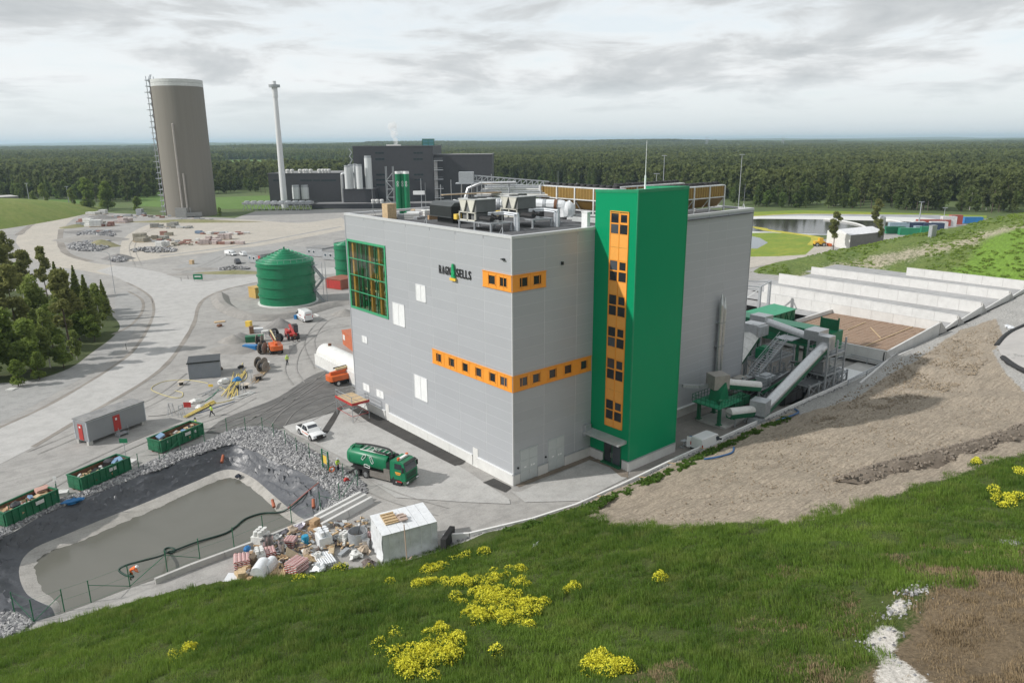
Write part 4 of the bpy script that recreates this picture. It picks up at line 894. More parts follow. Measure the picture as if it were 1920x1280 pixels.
for a, z0, b, z1 in RIGHT_OPEN[:2]:
 d = part('door', MB().box(a, -.02, .1, b, .08, z1).box(a - .05, -.10, z1 - .02, b + .05, .06, z1 + .05), mat('pale grey door', (.47, .50, .50), .45, var=.05), GB, 'pale grey double service door')
 for i in range(2):
  for k in range(3):
   u0, u1 = a + .07 + i * (b - a) / 2, a - .07 + (i + 1) * (b - a) / 2; part('door_section', MB().box(u0, -.055, .2 + k * 1.27, u1, -.02, 1.4 + k * 1.27), mat('pale grey door', (0, 0, 0)), d)
 part('notice', MB().box(a + .6, -.062, 1.75, a + .95, -.056, 1.9).box(b - 1.05, -.062, 1.72, b - .85, -.056, 1.92).box(b - .75, -.062, 1.72, b - .45, -.056, 1.9), white, d)
part('wall_lamp', MB().box(-.22, 1.1, 25.75, 0, 1.4, 25.95).box(-.3, 1.0, 25.8, -.15, 1.55, 25.9), blackbox, GB); part('wall_lamp', MB().box(7.2, -.22, 24.6, 7.45, 0, 24.95), blackbox, GB); part('vent_box', MB().box(11.2, -.5, 3.1, 12.2, 0, 4.5), galv, GB)
for x, z in ((.7, 2.0), (5.0, 2.1)): part('wall_light', MB().cyl((x, -.12, z), (x, 0, z), .12), blackbox, GB)
# glazed hall corner
mg_, t_, b_ = newmat('hall glazing'); t_.nodes.remove(b_); tr_ = t_.nodes.new('ShaderNodeBsdfTransparent'); tr_.inputs[0].default_value = (.88, .95, .90, 1); gl_ = t_.nodes.new('ShaderNodeBsdfGlossy'); gl_.inputs['Roughness'].default_value = .02
fr_ = t_.nodes.new('ShaderNodeFresnel'); fr_.inputs[0].default_value = 1.55; mx_ = t_.nodes.new('ShaderNodeMixShader'); mx_.inputs[0].default_value = .10; t_.links.new(tr_.outputs[0], mx_.inputs[1]); t_.links.new(gl_.outputs[0], mx_.inputs[2])
t_.links.new(mx_.outputs[0], t_.nodes['Material Output'].inputs[0])
GW = part('glazed_wall', MB().box(-.1, 25.45, 15, .1, 25.75, 24.85).box(-.1, 35.35, 15, .1, 35.65, 24.85).box(-.1, 25.75, 24.55, .1, 35.35, 24.85).box(-.1, 25.75, 15, .1, 35.35, 15.3), mat('light green frame', (.05, .33, .16), .4, var=.06), GB, 'tall green framed glazed corner')
for i in range(4):
 for k in range(4):
  y0, z0 = 25.75 + i * 2.4, 15.3 + k * 2.3125; part('pane', MB().box(-.02, y0 + .04, z0 + .04, .0, y0 + 2.36, z0 + 2.27), mg_, GW)
for i in (1, 2, 3): part('mullion', MB().box(-.06, 25.75 + i * 2.4 - .05, 15.3, .08, 25.75 + i * 2.4 + .05, 24.55), greend, GW)
for k in (1, 2, 3): part('transom', MB().box(-.08, 25.75, 15.3 + k * 2.3125 - .05, .06, 35.35, 15.3 + k * 2.3125 + .05), mat('light green frame', (0, 0, 0)), GW)
dk = mat('dim hall interior', (.34, .36, .28), .8, var=.5, scale=.8); oc = mat('orange column paint', (.70, .30, .07), .5)
I = part('hall_interior', MB().box(3.4, 25.5, 15, 5.95, 35.6, 24.85).box(.3, 25.5, 15.0, 5.9, 35.6, 15.05), dk, GB, 'machinery hall behind the glazing')
for y in (27.9, 30.3, 34.9): part('column', MB().box(.35, y - .22, 15.05, .8, y + .22, 24.85), oc, I)
for y in (26.6, 29.2, 32.2, 33.6): part('pipe', MB().cyl((1.0, y, 15.05), (1.0, y, 24.8), .17), green, I)
for k, z in enumerate((16.2, 17.6, 18.9, 20.4, 21.8, 23.3)): part('pipe', MB().cyl((1.5 + k * .3, 25.6, z), (1.5 + k * .3, 35.5, z + .1), .12 + .05 * (k % 2)), (galv, wood, offwhite, galv, wood, steel)[k], I)
for k in range(10): part('machine', MB().cbox((1.4 + rnd.random() * 1.6, 26.5 + rnd.random() * 8, 15.6 + k * .85), (.8, .9, .7)), rnd.choice((galv, oc, green, offwhite)), I)
# ------------------------------------------------------------------ company sign
SG = thing('company_sign', 'raised black and green company sign reading RAGN SELLS on the grey wall', 'sign', (-.1, 13.25, 22.85))
lm = Matrix(((0, 0, -1), (-1, 0, 0), (0, 1, 0))).to_4x4()
def glyph(txt, size, ext=.03, off=.012):
 cu = bpy.data.curves.new('letter', 'FONT'); cu.body = txt; cu.size = size; cu.extrude = ext; cu.offset = off; cu.resolution_u = 3
 ob = bpy.data.objects.new('letter_source', cu); COL.objects.link(ob); bpy.context.view_layer.update(); me = bpy.data.meshes.new_from_object(ob.evaluated_get(bpy.context.evaluated_depsgraph_get())); bpy.data.objects.remove(ob); return me
def put(txt, x, z, hgt, m, wid):
 me = glyph(txt, 1.0); co = [v.co for v in me.vertices]; x0, x1, y0, y1 = min(c.x for c in co), max(c.x for c in co), min(c.y for c in co), max(c.y for c in co)
 for v in me.vertices: v.co = lm @ Vector((x + (v.co.x - x0) / (x1 - x0) * wid, z + (v.co.y - y0) / (y1 - y0) * hgt, v.co.z))
 me.materials.clear(); me.materials.append(m); part('letter', me, m, SG)
lb_ = mat('black sign face', (.018, .018, .02), .4)
for i, ch in enumerate('RAGN'): put(ch, .0 + i * .62, .0, .98, lb_, .46)
for i, ch in enumerate('SELLS'): put(ch, 3.46 + i * .58, .0, .98, lb_, .42)
em = MB()
for k, (wd, z0, z1) in enumerate(((.74, -.15, .42), (.6, .40, .82), (.5, .80, 1.16), (.36, 1.14, 1.45))):
 em.ext([lm @ Vector((2.98 - wd / 2, z0, .02)), lm @ Vector((2.98 + wd / 2, z0, .02)), lm @ Vector((2.98 + wd * .30, z1, .02)), lm @ Vector((2.98 - wd * .34, z1, .02))], (-.16 - .012 * k, 0, 0))
em.cyl(lm @ Vector((3.1, .18, .1)), lm @ Vector((3.1, .18, .24)), .16); part('emblem', em, mat('emblem green', (.01, .33, .12), .4), SG)
part('bar', MB().ext([lm @ Vector((2.4, -.52, .02)), lm @ Vector((3.5, -.52, .02)), lm @ Vector((3.5, -.22, .02)), lm @ Vector((2.4, -.22, .02))], (-.2, 0, 0)), mat('sign yellow', (.80, .52, .06), .4), SG)
# ------------------------------------------------------------------ green stair tower
ST = thing('stair_tower', 'tall green stair tower with orange framed window strip', 'building', (12.6, -6.2, 0))
def TW(mb_or, name, m, par=None, **k): return part(name, mb_or, m, par or ST, **k)
W0, D0 = 8.9, 7.05
TW(MB().ext([(0, 0, 1.25), (0, D0 - .85, 1.25), (0, D0 - .85, 32.25), (0, 0, 32.5)], (W0, 0, 0)), 'wall', cladg)
TW(MB().ext([(.15, .15, 32.5), (.15, D0 - .9, 32.25), (.15, D0 - .9, 32.31), (.15, .15, 32.56)], (W0 - .3, 0, 0)), 'roof', mat('pale green roof', (.12, .42, .26), .5))
gcap = mat('green coping', (.01, .24, .11), .4)
TW(MB().ext([(-.05, -.05, 32.5), (-.05, D0 - .8, 32.25), (-.05, D0 - .8, 32.6), (-.05, -.05, 32.85)], (.2, 0, 0)).box(.15, -.05, 32.5, W0 + .05, .15, 32.85).ext([(W0 - .15, .15, 32.5), (W0 - .15, D0 - .8, 32.25), (W0 - .15, D0 - .8, 32.6), (W0 - .15, .15, 32.85)], (.2, 0, 0)), 'coping', gcap)
TW(MB().box(-.03, -.03, 1.25, .12, .12, 32.5), 'corner_trim', gcap); TW(MB().box(W0 - .1, -.03, 1.25, W0 + .03, .1, 32.5), 'corner_trim', gcap)
for a, b in ((0, .95), (4.0, 6.2)): TW(MB().box(-.1, a, 0, .05, b, 1.22), 'plinth_block', concw)
for i in range(2): TW(MB().box(.0 + i * 4.45, -.1, 0, 4.42 + i * 4.47, .05, 1.22), 'plinth_block', concw)
TW(MB().box(-.1, -.1, 0, .0, 0, 1.22), 'plinth_block', concw); TW(MB().box(-.16, -.16, 1.22, W0, .0, 1.3).box(-.16, .0, 1.22, 0, .95, 1.3).box(-.16, 4.0, 1.22, 0, 6.2, 1.3), 'plinth_ledge', galv)
YA, YB = 6.2 - 5.08, 6.2 - 2.34; YM = (YA + YB) / 2
S_ = TW(MB().box(-.09, YA, 4.9, 0, YA + .09, 30.4).box(-.09, YB - .09, 4.9, 0, YB, 30.4).box(-.11, YA, 30.31, 0, YB, 30.4).box(-.09, YA, 4.9, 0, YB, 4.99).box(-.08, YM - .04, 4.99, 0, YM + .04, 30.31), 'window_strip', orange, label='orange window strip rising up the tower')
grp = [(27.84, 30.2), (22.5, 24.93), (18.5, 21.0), (14.75, 17.22), (10.82, 13.42), (5.78, 8.3)]
pan = mat('apricot panel', (.80, .36, .07), .5, var=.04)
edges = [4.99]
for z0, z1 in sorted(grp):
 zm = (z0 + z1) / 2
 for a, b, up in ((YA + .09, YM - .04, 0), (YM + .04, YB - .09, 1)):
  for q0, q1, t_op in ((z0, zm, 0), (zm, z1, 1)):
   k = .16 if (t_op and not up) else .07
   fw = MB().box(-.07, a, q0, .0, b, q0 + k).box(-.07, a, q1 - k, .0, b, q1).box(-.07, a, q0 + k, 0, a + k, q1 - k).box(-.07, b - k, q0 + k, 0, b, q1 - k); wn = part('window', fw, orange, S_); part('pane', MB().box(-.045, a + k - .01, q0 + k - .01, -.03, b - k + .01, q1 - k + .01), glassd, wn)
prev = 4.99
for z0, z1 in sorted(grp) + [(30.31, 31)]:
 n = 2 if z0 - prev > 2.2 else 1
 if z0 - prev > .12:
  for i in range(n):
   q0, q1 = prev + (z0 - prev) * i / n + .015, prev + (z0 - prev) * (i + 1) / n - .015
   for a, b in ((YA + .1, YM - .05), (YM + .05, YB - .1)): part('panel', MB().box(-.05, a, q0, 0, b, q1), pan, S_)
 prev = z1
TW(MB().ext([(-1.5, .35, 3.45), (-1.5, .35, 3.62), (0, .35, 3.85), (0, .35, 3.45)], (0, 6.2, 0)), 'canopy', mat('grey canopy', (.42, .44, .44), .4, .2))
dd = TW(MB().box(-.06, 1.15, .25, .02, 1.25, 2.85).box(-.06, 3.8, .25, .02, 3.9, 2.85).box(-.06, 1.25, 2.75, .02, 3.8, 2.85).box(-.05, 2.5, .25, .02, 2.6, 2.75).box(-.5, 1.0, .0, .1, 4.0, .25), 'door', greend, label='glazed double entrance door')
for a, b in ((1.25, 2.5), (2.6, 3.8)): part('pane', MB().box(-.03, a, .3, -.01, b, 2.75), glassd, dd)
part('handle', MB().box(-.14, 2.42, 1.0, -.1, 2.46, 1.6).box(-.14, 2.64, 1.0, -.1, 2.68, 1.6), steel, dd)
solo('roof_mast', MB().cyl((0, 0, 0), (0, 0, 5.4), .06, .025, 6).cyl((0, 0, 0), (0, 0, 1.6), .1, n=8).box(-.5, -.5, -.05, .5, .5, .05), white, 'thin white lightning mast on the green stair tower roof', 'mast', (16.6, -3.8, 32.52))
ST_pipe = thing('flue_pipe', 'twin silver flue pipes climbing the shaded grey wall', 'pipe', (39.6, .3, 0))
for dx, zt_ in ((0, 16.4), (.75, 15.8)):
 mb = MB().cyl((dx, 0, 1.2), (dx, 0, zt_ - 1.2), .32, n=12).cyl((dx, 0, zt_ - 1.2), (dx, .05, zt_ + .4), .32, .1, 12); part('pipe', mb, steel, ST_pipe)
for z in (5, 9, 12.5): part('bracket', MB().box(-.4, 0, z, 1.2, .6, z + .15).cyl((0, 0, z), (0, 0, z + .2), .38).cyl((.75, 0, z), (.75, 0, z + .2), .38), galv, ST_pipe)
solo('overflow_pipe', MB().cyl((0, .6, 0), (0, -1.6, -.5), .16, n=10).cyl((.0, .6, 0), (0, .6, 1.4), .12), steel, 'short bright overflow pipe at the tower back corner', 'pipe', (22.0, .3, .9))
# ================================================================== on the roof (roof level ZP)
RZ = ZP + .06
bb = thing('air_handling_unit', 'large black ventilation housing on a narrower base on the roof', 'ventilation unit', (7.4, 20.7, RZ))
part('base', MB().box(-1.1, -1.7, 0, 1.1, 1.7, 1.1), blackbox, bb)
part('housing', MB().prism([(-1.8, -2.4), (1.8, -2.4), (1.8, 2.4), (-1.8, 2.4)], 1.1, 2.75), blackbox, bb)
part('hood', MB().ext([(-1.8, -2.4, 2.77), (1.8, -2.4, 2.77), (1.2, -2.4, 3.35), (-1.2, -2.4, 3.35)], (0, 4.8, 0)), mat('black hood', (.06, .068, .07), .5), bb)
part('edge_rail', MB().box(-1.9, -2.5, 1.0, 1.9, 2.5, 1.1), mat('black hood', (0, 0, 0)), bb); bb.scale = (1, 1, .8)
def chiller(loc, label):
 t = thing('roof_chiller', label, 'chiller', loc, 0, 'chillers on the roof')
 part('platform', MB().box(0, 0, 1.35, 3.4, 6.4, 1.55), galv, t)
 for x, y in ((.15, .15), (3.2, .15), (.15, 6.2), (3.2, 6.2), (.15, 3.2), (3.2, 3.2)): part('leg', MB().cyl((x, y, 0), (x, y, 1.35), .14, n=8).box(x - .2, y - .2, 0, x + .2, y + .2, .04), galv, t)
 part('lower_frame', MB().box(0.1, 3.0, 1.55, .25, 3.15, 3.0).box(.1, 4.5, 1.55, .25, 4.65, 3.0).box(.1, 6.1, 1.55, .25, 6.25, 3.0).box(.1, 3.0, 2.9, .25, 6.25, 3.05).box(.1, 3.0, 1.55, .25, 6.25, 1.75).box(3.1, 3.0, 1.55, 3.25, 3.15, 3.0).box(3.1, 6.1, 1.55, 3.25, 6.25, 3.0), mat('ivory housing', (.58, .57, .50), .5), t)
 part('coil', MB().box(.5, 3.3, 1.6, 3.0, 4.4, 2.9).box(.5, 4.75, 1.6, 3.0, 6.0, 2.9), mat('grey coil mesh', (.14, .145, .145), .6), t)
 b = part('condenser', MB().box(.3, 3.05, 3.05, 3.3, 6.2, 5.15), mat('grey coil mesh', (0, 0, 0)), t)
 for y in (3.05, 4.65): part('end_panel', MB().ext([(.1, y, 5.25), (.1, y + 1.55, 5.25), (.1, y + .95, 3.1), (.1, y + .6, 3.1)], (.15, 0, 0)), mat('ivory housing', (0, 0, 0)), b)
 part('lid', MB().box(.05, 2.95, 5.15, 3.35, 6.3, 5.3), mat('pale grey lid', (.50, .51, .50), .5), b)
 for x in (1.0, 2.4): part('fan', MB().cyl((x, 4.6, 5.3), (x, 4.6, 5.5), .6, n=12), blackbox, b)
 cp = MB(); cp.cyl((.8, .7, 2.1), (.8, 2.7, 2.1), .4, n=10).cyl((1.9, .7, 2.2), (1.9, 2.7, 2.2), .35, n=10).tube([(.8, 1, 2.5), (1.2, 1.2, 2.9), (1.9, 1.8, 2.6)], .12).cyl((2.6, 1.2, 1.7), (2.6, 1.2, 2.6), .3, n=8); part('compressor', cp, black, t)
 for y, dz in ((-.25, 0), (-.75, .3)): part('pipe', MB().tube([(1.6, 2.5, 2.6 + dz), (3.2, 1.4, 2.7 + dz), (3.5, y, 2.6 + dz), (3.5, y, 2.3), (3.5, y, 0)], .2, 8), mat('insulated pipe', (.52, .55, .58), .4, .3), t)
 part('control_box', MB().box(-.2, 6.3, 1.6, .6, 6.9, 2.5), yellow, t); t.scale = (1, 1, .68); return t
chiller((3.6, 7.9, RZ), 'nearer roof chiller with white V panels, beside the black housing'); chiller((10.0, 7.8, RZ), 'second roof chiller with white V panels, behind the nearer one')
brassm = ribbed('brass cooler fins', (.27, .165, .045), .12, 3, .45, .4, .02, .2, .5, .2); whiteframe = mat('white steel frame', (.66, .67, .67), .45, .1)
def cooler(x, y, rz, n, label, legs=True):
 t = thing('dry_cooler', label, 'cooler', (x, y, RZ), rz, 'brass finned dry coolers'); Ln = n * 3.7
 for i in range(n):
  a = i * 3.7
  part('fin_panel', MB().box(a + .12, .05, 2.5, a + 3.58, .12, 4.25), brassm, t); part('fin_panel', MB().ext([(a + .12, .1, 2.3), (a + 3.58, .1, 2.3), (a + 3.58, 1.1, .75), (a + .12, 1.1, .75)], (0, .08, 0)), brassm, t)
  for k in range(3): part('fan', MB().cyl((a + .65 + k * 1.2, 1.2, 4.4), (a + .65 + k * 1.2, 1.2, 4.85), .56, .5, 12), black, t)
  for k in range(1, 6): part('fin_strip', MB().box(a + .12 + k * .577 - .03, .0, 2.5, a + .12 + k * .577 + .03, .05, 4.25), mat('brass strip', (.55, .38, .14), .4, .4), t)
 fr = MB().box(0, 0, 4.25, Ln, 2.5, 4.42).box(0, -.04, 2.32, Ln, .12, 2.48).box(0, 0, .6, Ln, .14, .76)
 for i in range(n + 1): fr.box(i * 3.7 - .1, -.06, 0, i * 3.7 + .1, .14, 4.3).bar((i * 3.7, .05, 2.2), (i * 3.7, 1.2, .7), .1).bar((i * 3.7, 2.4, 0), (i * 3.7, 2.4, 4.3), .14)
 part('frame', fr, whiteframe, t); part('end_plate', MB().box(-.06, .1, .8, .0, 2.4, 4.25), whiteframe, t); t.scale = (1, 1, .86); return t
cooler(26.6, 24.6, -math.pi / 2, 4, 'long brass finned cooler facing the sunny side of the roof'); cooler(31.0, 5.2, 0, 4, 'long brass finned cooler along the shaded roof edge behind the green tower'); cooler(31.0, 12.5, 0, 4, 'second brass cooler, farther back, seen only by its black fans')
for i, (x, y, s) in enumerate(((33.2, 17.5, .62), (37.5, 15.5, .75))):
 solo('roof_cowl', MB().lathe([(.7, 0), (.7, 2.6), (1.15, 2.75), (1.25, 3.1), (.9, 3.6), (.3, 3.8), (0, 3.85)], 14), white, ('smaller', 'larger')[i] + ' white mushroom cowl among the roof coolers', 'vent', (x, y, RZ + .9 * s), 0, 'white roof cowls').scale = (s, s, s)
# white ducts, pipe rack, scaffold, gantry
du = thing('roof_duct', 'fat white wrapped duct running across the roof behind the chillers', 'duct', (12.5, 24, RZ))
part('duct_run', MB().tube(smooth_pts([(0, 1.5, .4), (0, 1.2, 1.2), (.8, .2, 1.9), (3, -3, 1.9), (7.5, -9.6, 1.8), (8.2, -10.6, 1.5), (8.3, -10.9, .3)], 4), .75, 10), whitefilm, du)
for k in range(6): part('band', MB().cyl(Vector((3, -3, 1.9)).lerp(Vector((7.5, -9.6, 1.8)), k / 5), Vector((3, -3, 1.9)).lerp(Vector((7.5, -9.6, 1.8)), k / 5 + .05), .82, n=12), rust if k % 2 else galv, du)
part('wrapped_box', MB().sph((-.3, 2.6, 1.1), 1.3, (1.1, 1, .9), 10, 6, .12), whitefilm, du); part('wrapped_box', MB().sph((8.6, -11.2, 1.2), 1.0, (.9, .9, 1.2), 10, 6, .12), whitefilm, du)
pr = thing('pipe_rack', 'rack of silver pipes crossing the far part of the roof', 'pipe rack', (22, 26, RZ))
for k in range(7): part('pipe', MB().tube([(-2 + k * .4, 6, 3.0 + k * .34), (4 + k * .4, -2.5, 3.0 + k * .34), (7 + k * .5, -7.5, 2.9 + k * .34)], .17, 7), (steel, offwhite, galv)[k % 3], pr)
for x, y in ((-1.5, 6), (1.5, 2), (4.3, -2), (6.5, -6)): part('post', MB().bar((x, y, 0), (x, y, 5.6), .16).bar((x + 2.4, y + 1, 0), (x + 2.4, y + 1, 5.6), .16).bar((x, y, 5.3), (x + 2.4, y + 1, 5.3), .12).bar((x, y, 3), (x + 2.4, y + 1, 3), .12), galv, pr)
part('bend', MB().tube([(-3, 7, 2.6), (-2.6, 6.8, 4.6), (-1.2, 5.5, 5.6), (2, 1, 5.8)], .3, 8), steel, pr); pr.scale = (1, 1, .72)
sf = thing('roof_scaffold', 'bare scaffold tubes standing at the far edge of the roof', 'scaffold', (13, 31, RZ))
for i in range(7):
 part('standard', MB().cyl((i * 1.7, -i * .25, 0), (i * 1.7, -i * .25, 4.2 + (i % 3) * .6), .05, n=5), galv, sf)
for z in (1.4, 2.8): part('ledger', MB().cyl((0, 0, z), (10.2, -1.5, z), .05, n=5), galv, sf)
part('deck', MB().cbox((5, -.9, 2.7), (10, .9, .08), -.15), wood, sf); part('wrap', MB().cbox((6, 1, 1.0), (7, 1.4, 1.3), .1), whitefilm, sf)
gt = thing('conveyor_gantry', 'steel lattice conveyor gantry on a trestle behind the roof', 'conveyor', tuple(P(876, 400, 215)))
def GL(x, y): return P(x, y, 215) - gt.location
head, tail = GL(872, 338), GL(1030, 352); head2, tail2 = GL(872, 328), GL(1030, 341)
lat = MB()
for off in (Vector((0, 0, 0)), FH * 2.6):
 lat.bar(head + off, tail + off, .22).bar(head2 + off, tail2 + off, .18)
 for i in range(15):
  a, b = i / 15, (i + 1) / 15; lat.bar(head.lerp(tail, a) + off, head2.lerp(tail2, b) + off, .12); lat.bar(head2.lerp(tail2, b) + off, head.lerp(tail, b) + off, .12)
part('truss', lat, galv, gt); part('drive_house', MB().cbox(GL(874, 333) + FH * 1.3, (4.2, 3.4, 3.0), math.atan2(RH.y, RH.x)), galv, gt); part('deck', MB().cbox(GL(874, 344) + FH * 1.3, (6, 4.4, .25), math.atan2(RH.y, RH.x)), galv, gt)
tr_ = MB()
for x in (866, 886): tr_.bar(GL(x, 342), GL(x + (x - 876) * .8, 430), .3).bar(GL(x, 342) + FH * 3, GL(x + (x - 876) * .8, 430) + FH * 3, .3)
for y in (360, 380): tr_.bar(GL(864, y), GL(890, y + 16), .15).bar(GL(890, y), GL(864, y + 16), .15)
part('trestle', tr_, mat('weathered steel', (.14, .13, .125), .6, .2), gt)
# pallets and odds on the dark roof corner, railing, rods, shed
pp = thing('roof_ladder_frame', 'grid of pale girders lying on the roof beside the brass cooler', 'girder', (20.5, 12.5, RZ)); part('girder', MB().bar((0, 0, .15), (5, -9, .15), .3).bar((1.2, .6, .5), (5.6, -7.2, .5), .25).bar((-2.5, -3.5, .5), (.5, -9, .2), .6, .5), whiteframe, pp); part('deck', MB().cbox((4.2, -3.2, .4), (5.2, .9, .1), -1.06), wood, pp)
for i in range(26):
 x, y = rnd.uniform(5, 15), rnd.uniform(24.5, 33); c = (wood, offwhite, redp, galv, card, whitefilm)[i % 6]; k = (rnd.uniform(.6, 2.2), rnd.uniform(.5, 1.2), rnd.uniform(.25, .9))
 mb = MB()
 for j in range(3): mb.box(-k[0] / 2, -k[1] / 2, j * k[2] / 3, k[0] / 2, k[1] / 2, (j + .8) * k[2] / 3)
 solo('material_stack', mb, c, {0: 'low stack of boards among the clutter on the far roof corner', 1: 'pale wrapped stack among the clutter on the far roof corner', 2: 'red stack of material among the clutter on the far roof corner', 3: 'grey steel stack among the clutter on the far roof corner', 4: 'brown boxed stack among the clutter on the far roof corner', 5: 'white film covered stack among the clutter on the far roof corner'}[i % 6], 'material stack', (x, y, RZ), rnd.uniform(0, 3), 'clutter on the roof')
solo('plywood_box', MB().box(-.7, -.7, 0, .7, .7, 2.1), wood, 'tall pale plywood box near the far roof parapet', 'box', (3.4, 29.6, RZ))
rl = thing('roof_railing', 'short galvanised railing round the roof hatch beside the green tower', 'railing', (16, 2.2, RZ))
for x in np.arange(0, 8.1, 1.35): part('post', MB().cyl((x * .55, x * .1, 0), (x * .55, x * .1, 1.15), .04, n=6), galv, rl)
part('rail', MB().cyl((0, 0, 1.12), (4.4, .8, 1.12), .04, n=6).cyl((0, 0, .6), (4.4, .8, .6), .03, n=6).cyl((4.4, .8, 1.12), (4.4, 3, 1.12), .04, n=6), galv, rl)
solo('roof_hatch', MB().box(0, 0, 0, .5, .9, 2.2).box(-.05, -.05, 2.2, .55, .95, 2.3), white, 'white roof access box beside the green tower', 'hatch', (11.9, .6, RZ))
for x, y, h, lab in ((1.3, 17.6, 5.4, 'lightning rod in front of the black housing'), (1.4, 3.2, 5.6, 'lightning rod near the close roof corner'), (16.5, 10.2, 6.5, 'lightning rod on a tripod in front of the brass cooler'), (2.0, 31.5, 6, 'lightning rod by the far left roof corner'), (46, 2, 4, 'lightning rod at the right roof corner')):
 mb = MB().cyl((0, 0, .3), (0, 0, h), .035, .015, 5)
 for a in range(3): mb.cyl((0, 0, 1.2), (.6 * math.cos(a * 2.1), .6 * math.sin(a * 2.1), .05), .025, n=5).cbox((.6 * math.cos(a * 2.1), .6 * math.sin(a * 2.1), .05), (.3, .3, .1))
 solo('lightning_rod', mb, galv, lab, 'lightning rod', (x, y, RZ), 0, 'lightning rods on the roof')
# ================================================================== far industry
TB = P(361, 404, 408); TB.z = 0
tw = thing('silo_tower', 'huge grey cylindrical storage tower with pale rim, left of the chimney', 'tower', tuple(TB)); TH = P(345, 147, 408).z - 1; TR = 12.6
tm_, t_, b_ = newmat('ribbed grey tower sheet'); tcn = t_.nodes.new('ShaderNodeTexCoord'); s = t_.nodes.new('ShaderNodeSeparateXYZ'); t_.links.new(tcn.outputs['Object'], s.inputs[0])
ang = mth(t_, 'MULTIPLY', mth(t_, 'ARCTAN2', s.outputs[1], s.outputs[0]), 90 / math.pi); setbump(t_, b_, mth(t_, 'PINGPONG', ang, .5), .5, .25)
mp = t_.nodes.new('ShaderNodeCombineXYZ'); t_.links.new(ang, mp.inputs[0]); t_.links.new(mth(t_, 'MULTIPLY', s.outputs[2], .04), mp.inputs[2])
t_.links.new(mix(t_, noise(t_, mp.outputs[0], .35, 5, .7), (.165, .150, .125), (.235, .215, .185)), b_.inputs['Base Color']); b_.inputs['Roughness'].default_value = .6
part('shell', MB().cyl((0, 0, -1), (0, 0, TH - 3.4), TR, n=96), tm_, tw)
part('rim', MB().cyl((0, 0, TH - 3.4), (0, 0, TH - 1.7), TR + .02, n=96).cyl((0, 0, TH - 1.6), (0, 0, TH), TR + .02, n=96), mat('pale rim sheet', (.55, .56, .55), .5), tw)
part('roof', MB().lathe([(TR, TH), (TR - .4, TH + .05), (0, TH + .8)], 48), mat('pale rim sheet', (0, 0, 0)), tw)
va = math.atan2(-FH.y, -FH.x)
def rim_pt(deg, z, r=TR): a = va + R(deg); return Vector((r * math.cos(a), r * math.sin(a), z))
sc = thing('tower_scaffold', 'pale scaffold stair climbing the left edge of the grey tower', 'scaffold', tuple(TB))
c0 = rim_pt(-90, 0, TR + 1.3); ul = Vector((-c0.y, c0.x, 0)).normalized(); un = c0.normalized()
for a, b in ((-1.2, -1.2), (1.2, -1.2), (1.2, 1.2), (-1.2, 1.2)): part('standard', MB().bar(c0 + ul * a * 1.4 + un * b + Vector((0, 0, -1)), c0 + ul * a * 1.4 + un * b + Vector((0, 0, TH + 2)), .3), galv, sc)
for k in range(24):
 z = 2 + k * (TH - 2) / 23; part('landing', MB().cbox(c0 + Vector((0, 0, z)), (3.6, 4.2, .4), math.atan2(un.y, un.x)), galv, sc)
 part('flight', MB().bar(c0 + ul * (1.5 if k % 2 else -1.5) + Vector((0, 0, z)), c0 + ul * (-1.5 if k % 2 else 1.5) + Vector((0, 0, z + (TH - 2) / 23)), .9, .4), galv, sc)
 if k % 3 == 0: part('side_platform', MB().cbox(c0 + un * 2.2 + Vector((0, 0, z)), (2.2, 2.0, .25), math.atan2(un.y, un.x)), galv, sc)
part('edge_rail', MB().bar(rim_pt(-72, 0, TR + .25), rim_pt(-72, TH - 3, TR + .25), .4), mat('brown rail', (.13, .10, .08), .7), tw)
for dg, z1, r_ in ((4, TH * .68, .55), (14, TH * .32, .5)): part('pipe', MB().cyl(rim_pt(dg, 0, TR + .7), rim_pt(dg, z1, TR + .7), r_, n=10).sph(rim_pt(dg, z1, TR + .7), r_), mat('tower pipe', (.36, .33, .30), .5), tw)
part('base_gear', MB().cbox(rim_pt(2, 2.5, TR + 1.5), (6, 2, 5), va + 1.57).cbox(rim_pt(26, 1.5, TR + 1.5), (8, 2, 2), va + 2).cyl(rim_pt(20, 0, TR + 2), rim_pt(20, 5, TR + 2), .3), mat('base gear grey', (.25, .25, .24), .6), tw)
cb = P(534, 390, 450); cb.z = 0; ch = thing('chimney', 'slim white steel chimney beside the grey tower', 'chimney', tuple(cb)); hC = P(514, 155, 450).z
lean = P(514, 155, 450) - cb; part('shaft', MB().cyl((0, 0, 0), (0, 0, hC * .30), 1.9, 1.8, 24).cyl((0, 0, hC * .30), (0, 0, hC * .62), 1.74, 1.55, 24).cyl((0, 0, hC * .62), (0, 0, hC - 5), 1.45, 1.3, 24), mat('white chimney paint', (.66, .67, .68), .45, var=.05), ch)
part('crown', MB().cyl((0, 0, hC - 8), (0, 0, hC - 1), 1.6, n=24).cyl((0, 0, hC - 1), (0, 0, hC + .8), 1.1, n=16), mat('white chimney paint', (0, 0, 0)), ch); part('platform', MB().cyl((0, 0, hC - 2.6), (0, 0, hC - 2.2), 3.2, n=20).lathe([(3.15, hC - 2.3), (3.25, hC - 1.2), (3.2, hC - 1.2), (3.1, hC - 2.3)], 20), galv, ch)
